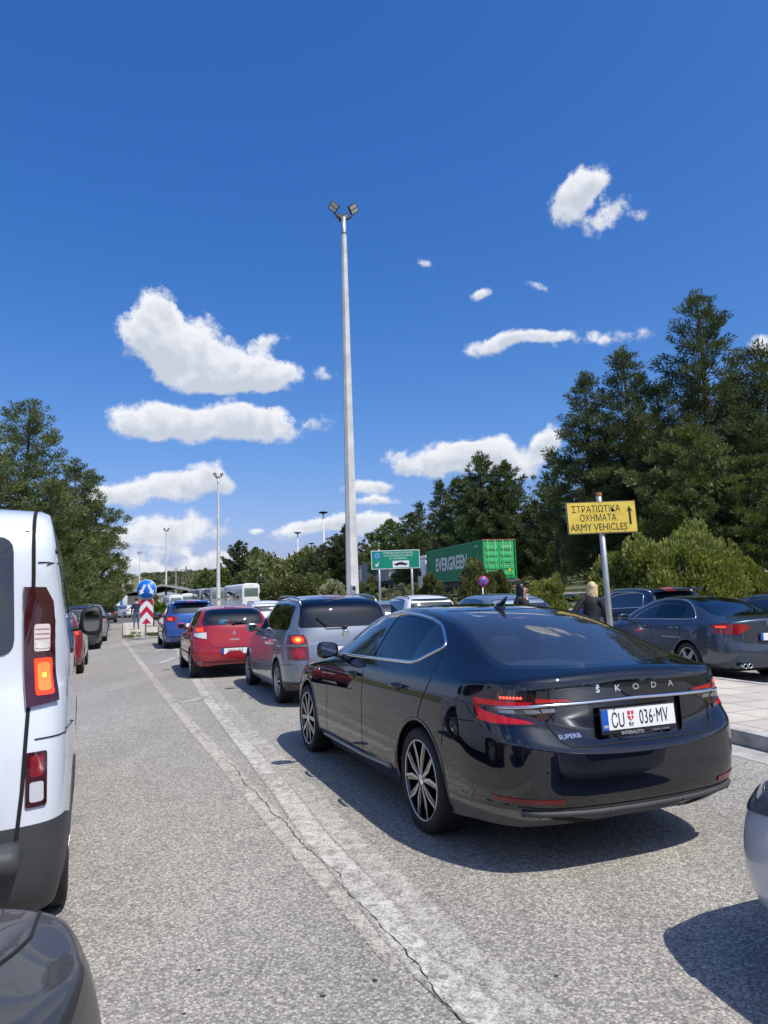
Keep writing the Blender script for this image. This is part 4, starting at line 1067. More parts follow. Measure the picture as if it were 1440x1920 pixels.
def build_a4(name='parked_car', label='', pose=(5.9, 12.522, .256), colour=None, near=True, group=None, lvl=3):
    root = empty(name, (pose[0], pose[1], 0), pose[2] + math.pi / 2, label, 'car', group)
    body = colour or paint('paint_blue_grey', (.055, .075, .105), metal=.7, rough=.34, dust=.03)
    c = Car(root, A4, body, lvl)
    dlo = rounded([(1.95, .985), (.02, 1.02), (-.14, 1.035), (.02, 1.18), (.25, 1.30), (.55, 1.352), (.9, 1.36), (1.2, 1.325), (1.6, 1.17)], [.02, .05, .03, .1, .1, .1, .1, .1, .1], 3)
    if near:
        side_glass(c, dlo, [(1.0, .88), (.20, .17)], glass_dark)
        fr = c.part('rear_window_frame', gloss_black); rp = c.part('rear_window', glass('a_rear', (.05, .07, .10)), -.003)
        c.cut(rounded([(.63, 1.065), (-.63, 1.065), (-.50, 1.37), (.50, 1.37)], .05, 3), 'rear', fr, lambda q, n: q.x < .7 and n.z > .1)
        c.cut(rounded([(.61, 1.08), (-.61, 1.08), (-.485, 1.355), (.485, 1.355)], .06, 3), 'rear', rp, lambda q, n: q.x < .7 and n.z > .1, fromp=(fr,))
        c.cut(rounded([(.62, 1.02), (-.62, 1.02), (-.48, 1.35), (.48, 1.35)], .06, 3), 'rear', c.part('windscreen', glass_clear, -.003), lambda q, n: q.x > 1.2)
        ld_ = c.part('boot_lid', body); c.cut([(.66, 1.2), (.62, .92), (.56, .78), (.52, .66), (-.52, .66), (-.56, .78), (-.62, .92), (-.66, 1.2)], 'rear', ld_, lambda q, n: q.x < -.5)
    arches(c, .318, (.365, .365)); c.finish()
    for v, sg in (('left', 1), ('right', -1)):
        if near:
            for x in (.30, 1.22):
                l, n = c.side_pt(x, .86, sg); mb = MB(); mb.tube([(x - .10, l.y - sg * .005, .87), (x - .08, l.y + sg * .033, .875), (x + .08, l.y + sg * .033, .875), (x + .1, l.y - sg * .005, .87)], [.014, .017, .017, .012], 8); mb.build('door_handle', body, root)
            mirror(c, 1.72, 1.02, sg, body, w=.2, h=.13)
            c.ribbon(dlo, v, 0, alloy, 'window_trim', off=.001, rad=.009, closed=True, step=.03)
            c.ribbon([(2.2, .43), (.45, .46)], v, 0, body, 'side_moulding', off=0, rad=.013)
            for x in (0, 2.648): c.ribbon([(x + .375 * math.cos(t), .318 + .375 * math.sin(t)) for t in np.linspace(R(-12), R(192), 26)], v, 0, body, 'arch_lip', off=-.008, rad=.012)
        V = lambda pts: [(x, y * sg, z) for x, y, z in pts]
        lamp = c.decal(V([(-.62, .86, .945), (-.66, .855, .80), (-.95, .64, .785), (-.95, .63, .95), (-.8, .78, .965)]), ('ang', 38 * sg), red_lens, 'tail_lamp', off=.003, thick=.006)
        c.decal([(sg * .615, .95), (sg * .60, .79), (sg * .52, .83), (sg * .44, .86), (sg * .40, .90), (sg * .43, .935), (sg * .5, .95)][::sg], 'rear', mat('lamp_mid_red', (.30, .008, .010), .2, coat=1), 'inner_tail_lamp', off=.003, thick=.006)
        c.decal(V([(-.70, .84, .925), (-.72, .835, .895), (-.84, .75, .895), (-.84, .75, .925)]), ('ang', 38 * sg), lit_red if near else red_lens, 'brake_light', off=.010, thick=.001, parent=lamp)
    if near:
        seams(c, root, [[(1.95, .3), (1.98, .9), (1.90, .98)], [(.92, .3), (1.0, 1.0)], [(.36, .35), (.30, .6), (.10, .85), (.0, 1.02)], [(-.35, .56), (-.65, .60)]], [(.63, 1.06), (.62, .93), (.565, .78), (.525, .665), (-.525, .665), (-.565, .78), (-.62, .93), (-.63, 1.06)], .007)
        c.decal(rounded([(.44, .85), (.52, .80), (.50, .665), (-.50, .665), (-.52, .80), (-.44, .85)], .03, 2), 'rear', mat('lid_dark_panel', (.03, .035, .045), .3, coat=.8), 'plate_panel', off=.002, thick=.001)  # darker panel round the number plate
        fr, T, M = plate(c, -1.008, .745, 'x', frame=False); text_mesh('plate_lettering', 'LE 047·IR', .10, ink, fr, T @ Matrix.Translation((.02, 0, 0)), xs=.62, depth=.0008)
        l, n = c.rear_pt(0, .95)
        for q in range(4):
            mb = MB(); mb.tube([l + n * .006 + Vector((0, .072 - q * .048 + .032 * math.cos(t), .032 * math.sin(t))) for t in np.linspace(0, 2 * math.pi, 19)], .005, 5); mb.build('emblem_ring', chrome, root)
        for y in (.50, .59):
            mb = MB(); mb.lathe([(.036, .06), (.040, -.02), (.036, -.03), (.032, -.02), (.030, .05)], 16, Matrix.Translation((-.985, y, .305)), axis='x'); mb.cur = 1; mb.lathe([(.031, .02), (.001, .02)], 16, Matrix.Translation((-.985, y, .305)), axis='x'); mb.build('exhaust_pipe', [chrome, void_m], root)
        c.decal([(.66, .36), (.64, .30), (.42, .28), (.42, .345)], 'rear', void_m, 'exhaust_recess', off=.002, thick=.001)
        mb = MB(); zt = c.hit((.42, 0, 3), (0, 0, -1))[0].z; mb.tube([(.44, 0, zt - .01), (.38, 0, zt + .04)], [.02, .008], 8); mb.build('roof_antenna', body, root)
        seats(c, [(.4, (.36, -.36)), (1.2, (.38, -.38))], dash=1.75, ztop=1.06, zs=.56)
        mb = MB(); mb.box(-.5, .3, -.55, .55, .96, .98); mb.build('parcel_shelf', interior_m, root)
    underbody(c, z=.2, x0=-.75); wheels(c, root, .318, .232, .235, 'five', .886)
    return c

def simple_car(name, label, pose, sp, H, belt, body, style='five', lvl=2, near=False, group=None, rails=False, lampspec='block', lit=True, rear_h=None, chrome_dlo=False, plate_txt=None, cat='car', lamp_z=None, wiper=True, glass_m=None, spoiler=False, mats2=None, third=False):
    root = empty(name, (pose[0], pose[1], 0), pose[2] + math.pi / 2, label, cat, group)
    c = Car(root, sp, body, lvl); hw = ip(sp['W'], 0); r = sp['wr']; ro = -sp['rear'][2][0]
    g = glass_m or glass_far
    arches(c, r, (r + .055, r + .055)); c.finish()
    dlo = dlo_of(sp, H, belt)
    for v in ('left', 'right'):
        c.decal(dlo, v, g, 'side_window', off=.003, thick=.002, grid=.12)
        if chrome_dlo: c.ribbon(dlo, v, 0, chrome, 'window_trim', off=.004, rad=.009, closed=True, step=.08)
    lb = belt + .075; lt = H - .135
    c.decal(rounded([(hw * .76, lb), (-hw * .76, lb), (-hw * .66, lt), (hw * .66, lt)], .07, 3), 'rear', g, 'rear_window', off=.003, thick=.002, grid=.1)
    c.decal(rounded([(hw * .72, ip(sp['zc'], sp['xs'][8]) + .04), (-hw * .72, ip(sp['zc'], sp['xs'][8]) + .04), (-hw * .64, H - .11), (hw * .64, H - .11)], .07, 3), 'front', g, 'windscreen', off=.003, thick=.002, grid=.12)
    c.decal([(hw * .92, .44), (-hw * .92, .44), (-hw * .92, .30), (hw * .92, .30)], 'rear', black_trim, 'bumper_skirt', off=.003, thick=.004, grid=.12)
    lz = lamp_z or belt - .14
    for sg in (1, -1):
        V = lambda pts: [(x, y * sg, z) for x, y, z in pts]
        if lampspec == 'block': P = [(-ro + .26, hw * .97, lz + .11), (-ro + .24, hw * .97, lz - .06), (-ro + .02, hw * .62, lz - .07), (-ro + .02, hw * .60, lz + .07), (-ro + .1, hw * .8, lz + .13)]
        elif lampspec == 'tall': P = [(-ro + .2, hw * .93, lz + .30), (-ro + .2, hw * .95, lz - .10), (-ro + .05, hw * .74, lz - .10), (-ro + .1, hw * .76, lz + .30)]
        else: P = [(-ro + .3, hw * .97, lz + .08), (-ro + .28, hw * .97, lz - .02), (-ro + .02, hw * .45, lz - .03), (-ro + .02, hw * .45, lz + .06)]
        lm = c.decal(P, ('ang', 36 * sg), red_lens, 'tail_lamp', off=.003, thick=.008, grid=.06)
        if lit: c.decal([(hw * .72 * sg, lz + .055), (hw * .72 * sg, lz - .025), (hw * .86 * sg, lz - .02), (hw * .86 * sg, lz + .055)][::-sg], 'rear', lit_red, 'brake_light', off=.016, thick=.002, parent=lm, grid=.1)
        mirror(c, sp['xs'][7] + .12, belt + .02, sg, body if lampspec != 'slim' else black_trim, w=.2, h=.15)
        V2 = [(sp['wb'] + .52, hw * .86 * sg, .70), (sp['wb'] + .70, hw * .60 * sg, .66), (sp['wb'] + .68, hw * .58 * sg, .56), (sp['wb'] + .55, hw * .88 * sg, .58)]
        c.decal(V2, ('ang', 180 - 30 * sg), clear_lens, 'headlight', off=.004, thick=.004, grid=.08)
        if rails:
            ys = hw * .66 * sg; mb = MB(); hz = lambda x: (c.hit((x, ys, 3), (0, 0, -1))[0] or Vector((0, 0, H))).z
            mb.tube([(-ro + .45, ys, hz(-ro + .45))] + [(x, ys, hz(x) + .045) for x in (-ro + .6, .2, .9)] + [(1.1, ys, hz(1.1))], .016, 6); mb.build('roof_rail', alloy if rails == 'a' else black_trim, root)
    fr, T, M = plate(c, -ro - .012, .80 if lampspec != 'low' else .5, 'x', frame=False)
    if plate_txt: text_mesh('plate_lettering', plate_txt, .098, ink, fr, T @ Matrix.Translation((.02, 0, 0)), xs=.68)
    if third: c.decal([(.17, H - .055), (-.17, H - .055), (-.15, H - .085), (.15, H - .085)], 'rear', lit_red, 'high_brake_light', off=.006, thick=.01)
    if spoiler:
        mb = MB(); zt = H - .075; mb.box(-ro + .06, -ro + .42, -hw * .64, hw * .64, zt - .012, zt + .03, bev=.015); mb.build('roof_spoiler', body, root)
    seams(c, root, [[(sp['xs'][7] + .1, .32), (sp['xs'][7] + .12, belt)], [(.9, .32), (.92, belt + .02)], [(.36, .36), (.2, .7), (.0, belt)]], [(hw * .66, belt), (hw * .64, .66), (-hw * .64, .66), (-hw * .66, belt)], .009)
    underbody(c, z=.22, x0=-ro + .2); wheels(c, root, r, r * .68, .205, style, hw)
    return c, root
# ================================================================== GROUND
HD = .352                                     # heading of the traffic lanes
FV = Vector((-math.sin(HD), math.cos(HD), 0)); SV = Vector((math.cos(HD), math.sin(HD), 0))
def st(s, t, z=0.): return SV * s + FV * t + Vector((0, 0, z))
def to_st(p): return p[0] * SV.x + p[1] * SV.y, p[0] * FV.x + p[1] * FV.y
def sm(a, b, x):
    t = max(0, min(1, (x - a) / (b - a))); return t * t * (3 - 2 * t)
def ground_z(x, y):
    s, t = to_st((x, y)); r = math.hypot(x, y)
    h = 1.30 * sm(15.5, 20.5, s) + 1.6 * sm(24, 60, s) + .010 * max(0, t - 55) * sm(16, 22, s)
    h += .9 * sm(-12, -30, s) * 0
    if r > 260: h += (sm(260, 900, r) * 30 + 5 * math.sin(x * .011 + 1) * sm(300, 700, r)) * sm(150, 500, y)
    return h

def asphalt(name, base=1.0, paint_col=None, wear=.5, pcol=None):
    m = bpy.data.materials.new(name); m.use_nodes = True; nt = m.node_tree; p = nt.nodes['Principled BSDF']; L = nt.links.new
    tc = N(nt, 'ShaderNodeTexCoord')
    v = N(nt, 'ShaderNodeTexVoronoi', i={'Scale': 92.0, 'Randomness': 1.0}); L(tc.outputs['Object'], v.inputs['Vector'])
    v2 = N(nt, 'ShaderNodeTexVoronoi', i={'Scale': 38.0}); L(tc.outputs['Object'], v2.inputs['Vector'])
    sc1 = N(nt, 'ShaderNodeSeparateColor'); L(v.outputs['Color'], sc1.inputs[0])
    sc2 = N(nt, 'ShaderNodeSeparateColor'); L(v2.outputs['Color'], sc2.inputs[0])
    big = N(nt, 'ShaderNodeTexNoise', i={'Scale': .35, 'Detail': 6.0, 'Roughness': .65}); L(tc.outputs['Object'], big.inputs['Vector'])
    mid = N(nt, 'ShaderNodeTexNoise', i={'Scale': 4.5, 'Detail': 5.0, 'Roughness': .7}); L(tc.outputs['Object'], mid.inputs['Vector'])
    r = N(nt, 'ShaderNodeValToRGB'); L(sc1.outputs[0], r.inputs[0])
    e = r.color_ramp.elements; e[0].color = (.17, .166, .16, 1); e[0].position = .0; e[1].color = (.52, .50, .465, 1); e[1].position = 1.
    for pos, c in ((.25, (.24, .235, .228, 1)), (.55, (.31, .302, .292, 1)), (.82, (.41, .395, .375, 1))):
        q = e.new(pos); q.color = c
    # dark pits between the stones
    pit = math_n(nt, 'MULTIPLY', math_n(nt, 'SUBTRACT', v.outputs['Distance'], .42), 2.2, clamp=True)
    x0 = N(nt, 'ShaderNodeMix', data_type='RGBA'); L(math_n(nt, 'MULTIPLY', pit, .5), x0.inputs[0]); L(r.outputs[0], x0.inputs[6]); x0.inputs[7].default_value = (.07, .068, .066, 1)
    k = math_n(nt, 'ADD', math_n(nt, 'MULTIPLY', big.outputs[0], .50), math_n(nt, 'ADD', math_n(nt, 'MULTIPLY', mid.outputs[0], .36), math_n(nt, 'MULTIPLY', sc2.outputs[0], .16)))
    mpt = N(nt, 'ShaderNodeMapping'); mpt.inputs['Rotation'].default_value = (0, 0, -HD); mpt.inputs['Scale'].default_value = (.9, .045, 1); L(tc.outputs['Object'], mpt.inputs[0])
    trk = N(nt, 'ShaderNodeTexNoise', i={'Scale': 1.0, 'Detail': 3.0, 'Roughness': .6}); L(mpt.outputs[0], trk.inputs['Vector'])
    stn = N(nt, 'ShaderNodeTexNoise', i={'Scale': 1.7, 'Detail': 4.0, 'Roughness': .7}); L(tc.outputs['Object'], stn.inputs['Vector'])
    k = math_n(nt, 'ADD', k, math_n(nt, 'MULTIPLY', math_n(nt, 'SUBTRACT', trk.outputs[0], .5), .55))
    k = math_n(nt, 'SUBTRACT', k, math_n(nt, 'MULTIPLY', math_n(nt, 'SUBTRACT', stn.outputs[0], .62, clamp=True), 1.5))
    k = math_n(nt, 'MULTIPLY', math_n(nt, 'ADD', k, .49), base)
    x1 = N(nt, 'ShaderNodeVectorMath', operation='SCALE'); L(x0.outputs[2], x1.inputs[0]); L(k, x1.inputs['Scale'])
    xw = N(nt, 'ShaderNodeVectorMath', operation='MULTIPLY'); L(x1.outputs[0], xw.inputs[0]); xw.inputs[1].default_value = (1.04, 1.0, .90)
    col = xw.outputs[0]
    if paint_col:
        cr = N(nt, 'ShaderNodeTexNoise', i={'Scale': 11.0, 'Detail': 8.0, 'Roughness': .75}); L(tc.outputs['Object'], cr.inputs['Vector'])
        vc = N(nt, 'ShaderNodeTexVoronoi', feature='DISTANCE_TO_EDGE', i={'Scale': 9.0}); L(tc.outputs['Object'], vc.inputs['Vector'])
        vcw = math_n(nt, 'MULTIPLY', math_n(nt, 'SUBTRACT', vc.outputs['Distance'], .012), 60., clamp=True)
        f = math_n(nt, 'MULTIPLY', math_n(nt, 'SUBTRACT', math_n(nt, 'ADD', math_n(nt, 'MULTIPLY', cr.outputs[0], .75), math_n(nt, 'MULTIPLY', big.outputs[0], .35)), wear), 7., clamp=True)
        f = math_n(nt, 'MULTIPLY', f, math_n(nt, 'ADD', math_n(nt, 'MULTIPLY', vcw, .6), .4))
        f = math_n(nt, 'MULTIPLY', f, math_n(nt, 'SUBTRACT', 1.0, math_n(nt, 'MULTIPLY', pit, .6)))
        at_ = N(nt, 'ShaderNodeAttribute', attribute_name='inside'); f = math_n(nt, 'MULTIPLY', f, math_n(nt, 'MULTIPLY', math_n(nt, 'SUBTRACT', math_n(nt, 'ADD', at_.outputs['Fac'], math_n(nt, 'MULTIPLY', cr.outputs[0], .45)), .34), 5., clamp=True))
        x2 = N(nt, 'ShaderNodeMix', data_type='RGBA'); L(f, x2.inputs[0]); L(col, x2.inputs[6]); x2.inputs[7].default_value = (*paint_col, 1); col = x2.outputs[2]
    L(col, p.inputs['Base Color']); p.inputs['Roughness'].default_value = .85; p.inputs['Specular IOR Level'].default_value = .35
    b = N(nt, 'ShaderNodeBump', i={'Strength': .28, 'Distance': .004}); L(math_n(nt, 'ADD', math_n(nt, 'MULTIPLY', sc1.outputs[1], .6), math_n(nt, 'MULTIPLY', pit, -1.)), b.inputs['Height']); L(b.outputs[0], p.inputs['Normal'])
    MATS[name] = m; return m

def dirt_mat(name, cols, sc=(.5, 6.)):
    m = bpy.data.materials.new(name); m.use_nodes = True; nt = m.node_tree; p = nt.nodes['Principled BSDF']; L = nt.links.new
    tc = N(nt, 'ShaderNodeTexCoord'); a = N(nt, 'ShaderNodeTexNoise', i={'Scale': sc[0], 'Detail': 8.0, 'Roughness': .7}); b = N(nt, 'ShaderNodeTexNoise', i={'Scale': sc[1], 'Detail': 6.0, 'Roughness': .7})
    L(tc.outputs['Object'], a.inputs['Vector']); L(tc.outputs['Object'], b.inputs['Vector'])
    r = N(nt, 'ShaderNodeValToRGB'); L(math_n(nt, 'ADD', math_n(nt, 'MULTIPLY', a.outputs[0], .6), math_n(nt, 'MULTIPLY', b.outputs[0], .4)), r.inputs[0])
    e = r.color_ramp.elements; e[0].position = .35; e[1].position = .65; e[0].color = (*cols[0], 1); e[1].color = (*cols[-1], 1)
    if len(cols) > 2: q = e.new(.5); q.color = (*cols[1], 1)
    L(r.outputs[0], p.inputs['Base Color']); p.inputs['Roughness'].default_value = .95
    return m

def strip(pts, widths, z, m, name, kind='structure', closed=False):
    P = [Vector((p[0], p[1], 0)) for p in pts]; n = len(P); w = widths if isinstance(widths, (list, tuple)) else [widths] * n
    vs = []
    for i, p in enumerate(P):
        d = (P[min(i + 1, n - 1)] - P[max(i - 1, 0)]).normalized(); t = Vector((d.y, -d.x, 0)); zz = Vector((0, 0, z))
        vs += [p + t * w[i] * .62 + zz, p + zz, p - t * w[i] * .62 + zz]
    mb = MB(); mb.add(vs, [(3 * i + k, 3 * i + 3 + k, 3 * i + 4 + k, 3 * i + 1 + k) for i in range(n - 1) for k in (0, 1)])
    o = mb.build(name, m); a = o.data.attributes.new('inside', 'FLOAT', 'POINT')
    for i in range(len(vs)): a.data[i].value = 1. if i % 3 == 1 and 1 < i < len(vs) - 2 else 0.
    tag(o, kind=kind); return o
def resample(pts, step):
    out = []
    for a, b in zip(pts[:-1], pts[1:]):
        a, b = Vector(a[:2]), Vector(b[:2]); k = max(1, int((b - a).length / step)); out += [a + (b - a) * i / k for i in range(k)]
    return out + [Vector(pts[-1][:2])]

def build_ground():
    earth = dirt_mat('dry_grass_earth', [(.05, .065, .022), (.13, .14, .055), (.20, .18, .10)], (.04, 3.))
    xs = [-2200, -1400, -900, -600, -400, -260, -180, -130, -95, -70, -55] + list(range(-45, 90, 5)) + [95, 110, 130, 160, 200, 260, 400, 600, 900, 1400, 2200]
    ys = [-600, -200, -80, -40, -20] + list(range(-10, 110, 5)) + [115, 130, 150, 180, 220, 270, 330, 400, 480, 570, 680, 800, 950, 1150, 1400, 1800, 2500, 3300]
    mb = MB(); rnd = random.Random(4)
    vs = [(x, y, ground_z(x, y) - .03) for y in ys for x in xs]
    nx = len(xs); mb.add(vs, [(j * nx + i, j * nx + i + 1, (j + 1) * nx + i + 1, (j + 1) * nx + i) for j in range(len(ys) - 1) for i in range(nx - 1)], True)
    tag(mb.build('ground', earth), kind='structure')
    # carriageway
    A = asphalt('asphalt', 1.0)
    mb = MB(); T = [-160, -90, -30, -10, 0, 20, 60, 110, 170]
    vs = []
    for t in T: vs += [st(-9.5 if t > -20 else -40, t, 0), st(14.8 if t > -20 else 45, t, 0)]
    mb.add(vs, [(2 * i, 2 * i + 1, 2 * i + 3, 2 * i + 2) for i in range(len(T) - 1)]); road = mb.build('road', A); tag(road, kind='structure')
    far = asphalt('asphalt_fresh', .42)
    mb = MB(); poly = [gp(196, 1170), gp(262, 1168), gp(262, 1152), gp(205, 1152)]; mb.add([p + Vector((0, 0, .004)) for p in poly], [(0, 1, 2, 3)]); tag(mb.build('road_patch', far), kind='structure')
    A2 = asphalt('asphalt_truck_road', .9)
    mb = MB(); vs = []
    TT2 = list(range(0, 125, 5))
    for t in TT2:
        for s in (20.6, 24.2, 28): p = st(s, t); vs.append((p.x, p.y, max(ground_z(p.x + a, p.y + b) for a in (-3, 0, 3) for b in (-3, 0, 3)) + .01))
    mb.add(vs, [(3 * i + k, 3 * i + k + 1, 3 * i + k + 4, 3 * i + k + 3) for i in range(len(TT2) - 1) for k in (0, 1)]); tag(mb.build('truck_road', A2), kind='structure')
    # ---- lane lines
    W1 = asphalt('worn_white_paint', 1.0, (.62, .59, .52), .475); W2 = asphalt('faded_line_paint', 1.0, (.56, .50, .41), .475); W3 = asphalt('gritty_edge', 1.0, (.54, .51, .45), .50)
    right = [gp(*q) for q in ((985, 1990), (905, 1900), (797, 1806), (708, 1698), (650, 1632), (598, 1577), (530, 1483), (446, 1382), (395, 1318), (362, 1267), (345, 1238), (330, 1216), (316, 1197))]
    left = [gp(*q) for q in ((790, 1835), (752, 1795), (680, 1716), (600, 1628), (518, 1540), (433, 1442), (352, 1352), (298, 1287), (262, 1240), (231, 1200))]
    crack = [gp(*q) for q in ((935, 1985), (868, 1900), (800, 1818), (734, 1740), (642, 1647), (574, 1588), (482, 1500), (399, 1402), (345, 1341), (310, 1302))]
    strip(resample(right, .3), .155, .0035, W1, 'lane_marking'); strip([Vector((q.x, q.y, 0)) + SV * .155 for q in resample(right, .3)], .22, .0020, W3, 'lane_marking')
    strip(resample(left, .3), .14, .0020, W2, 'lane_marking')
    # hatching between the two lines in front of the island
    for a, b, c in (((243, 1203), (270, 1206), (318, 1198)), ((262, 1222), (285, 1224), (325, 1212)), ((280, 1243), (300, 1244), (330, 1232)), ((250, 1211), (276, 1214), (318, 1205)), ((330, 1318), (362, 1314), (382, 1306))):
        strip(resample([gp(*a), gp(*b), gp(*c)], .4), .18, .0050, W1, 'lane_marking')
    # crack that follows the left line
    rnd = random.Random(8); P = resample(crack, .03); mb = MB(); vs = []; off = 0
    for i, p in enumerate(P):
        off = off * .95 + rnd.uniform(-.010, .010); w = max(.0006, .0016 + rnd.uniform(-.0016, .0030)) * (1 if p.y < 7 else .6)
        if p.y > 11: continue
        q = Vector((p.x, p.y, 0)) + SV * off + Vector((0, 0, .0050)); vs += [q + SV * w, q - SV * w]
    mb.add(vs, [(2 * i, 2 * i + 1, 2 * i + 3, 2 * i + 2) for i in range(len(vs) // 2 - 1)]); tag(mb.build('road_crack', mat('crack_dark', (.03, .028, .026), .95)), kind='structure')
    # small oil and tar spots, loose chips
    mb = MB(); spots = [(372, 1818, .012), (1043, 1829, .014), (704, 1838, .020), (605, 1867, .020), (300, 1665, .012), (560, 1675, .009), (640, 1686, .009), (237, 1507, .012), (1000, 1800, .006), (490, 1820, .008), (880, 1700, .008), (930, 1650, .007), (345, 1900, .014)]
    for u, v, r in spots:
        p = gp(u, v, .0030); k = 11; r *= .62; mb.add([p + Vector((r * (.5 + 1.1 * rnd.random()) * math.cos(6.283 * i / k), r * (.35 + .9 * rnd.random()) * math.sin(6.283 * i / k), 0)) for i in range(k)], [tuple(range(k))])
    tag(mb.build('tar_spots', mat('tar', (.045, .042, .038), .7)), kind='stuff')
    mb = MB(); rnd = random.Random(2)
    for _ in range(900):
        y = 1.8 + rnd.random() ** 2 * 11; x = rnd.uniform(-.75, .75) * y; p = Vector((x, y, .002)); r = rnd.uniform(.002, .006)
        mb.add([p + Vector((r * rnd.uniform(.6, 1.2) * math.cos(a), r * rnd.uniform(.6, 1.2) * math.sin(a), 0)) for a in (0, 1.57, 3.1, 4.7)] + [p + Vector((0, 0, r * .9))], [(0, 1, 4), (1, 2, 4), (2, 3, 4), (3, 0, 4)])
    tag(mb.build('loose_grit', mat('grit', (.42, .40, .37), .9, noise=.5, nscale=40)), kind='stuff')
    # ---- pavements
    pav = bpy.data.materials.new('paving_slabs'); pav.use_nodes = True; nt = pav.node_tree; p = nt.nodes['Principled BSDF']; L = nt.links.new
    tc = N(nt, 'ShaderNodeTexCoord'); mp = N(nt, 'ShaderNodeMapping'); mp.inputs['Rotation'].default_value = (0, 0, -HD); L(tc.outputs['Object'], mp.inputs[0])
    br = N(nt, 'ShaderNodeTexBrick', i={'Scale': 1.0, 'Mortar Size': .008, 'Brick Width': .5, 'Row Height': .5, 'Color1': (.58, .52, .43, 1), 'Color2': (.48, .43, .36, 1), 'Mortar': (.12, .11, .09, 1)}); br.offset = 0.; L(mp.outputs[0], br.inputs['Vector'])
    nz = N(nt, 'ShaderNodeTexNoise', i={'Scale': 3., 'Detail': 8.0, 'Roughness': .75}); L(tc.outputs['Object'], nz.inputs['Vector'])
    x = N(nt, 'ShaderNodeVectorMath', operation='SCALE'); L(br.outputs['Color'], x.inputs[0]); L(math_n(nt, 'ADD', math_n(nt, 'MULTIPLY', nz.outputs[0], .7), .62), x.inputs['Scale']); L(x.outputs[0], p.inputs['Base Color']); p.inputs['Roughness'].default_value = .9
    bp = N(nt, 'ShaderNodeBump', i={'Strength': .5, 'Distance': .01}); L(br.outputs['Fac'], bp.inputs['Height']); bp.invert = True; L(bp.outputs[0], p.inputs['Normal'])
    kerbm = mat('kerb_concrete', (.42, .40, .36), .9, noise=.35, nscale=5, bump=.3)
    def slab(poly, name, h=.13, kerb=True):
        n = len(poly); mb = MB(); mb.prism([(q.x, q.y) for q in poly], -.05, h); tag(mb.build(name, pav), kind='structure')
        k = MB()
        for i in range(n):
            a, b = poly[i], poly[(i + 1) % n]; d = (b - a).normalized(); t = Vector((d.y, -d.x, 0)); L_ = (b - a).length; c = max(1, int(L_ / 1.0))
            for j in range(c):
                q0 = a + d * (L_ * j / c + .004); q1 = a + d * (L_ * (j + 1) / c - .004)
                k.add([q0 + t * .06, q1 + t * .06, q1 - t * .08, q0 - t * .08] + [v + Vector((0, 0, h + .012)) - (t * .015 if i_ == 0 else Vector((0, 0, 0))) for i_, v in enumerate((q0 + t * .06, q1 + t * .06, q1 - t * .08, q0 - t * .08))],
                      [(0, 1, 5, 4), (1, 2, 6, 5), (2, 3, 7, 6), (3, 0, 4, 7), (4, 5, 6, 7)])
        tag(k.build(name + '_kerb', kerbm), kind='structure')
    c0 = st(5.75, 5.2); pol = [st(5.85, 60), st(5.85, 7.5), st(5.78, 6.2), st(5.72, 5.0), st(6.2, 4.2), st(7.4, 3.8), st(8.3, 4.0), st(8.75, 5.0), st(8.8, 60)]
    slab(pol, 'pavement')
    a, b = gp(233, 1197), gp(318, 1192)
    pol = [b, a + (b - a) * .12 + FV * -.4, a, a + FV * 1.2 - SV * .05, a + FV * 22 - SV * .1, a + FV * 23 + SV * .8, b + FV * 22 + SV * .0, b + FV * 1]
    pol = [a + FV * .3, a + (b - a) * .10 - FV * .15, b - FV * .1, b + FV * .3, b + FV * 24, a + FV * 25]
    slab([Vector((q.x, q.y, 0)) for q in pol][::-1] if False else [Vector((q.x, q.y, 0)) for q in pol], 'traffic_island', h=.14)
    # gutter strip in front of the right pavement
    strip([st(5.55, 60), st(5.5, 6), st(5.45, 4)], .30, .004, mat('gutter_concrete', (.40, .38, .34), .9, noise=.35, nscale=3), 'gutter')
    # low white rail / kerb wall behind the parking
    for i in range(7):
        a = st(14.6, 2 + i * 8.0, 0); mb = MB(); M = Matrix.Translation(a) @ Matrix.Rotation(HD, 4, 'Z'); mb.box(-.14, .14, 0, 7.9, 0, .95, M=M, bev=.03)
        o = mb.build('parapet_wall', mat('whitewash', (.72, .70, .65), .85, noise=.25, nscale=2)); tag(o, 'low whitewashed wall section behind the parked cars at the foot of the shrubs', 'wall', 'low white wall sections along the car park')

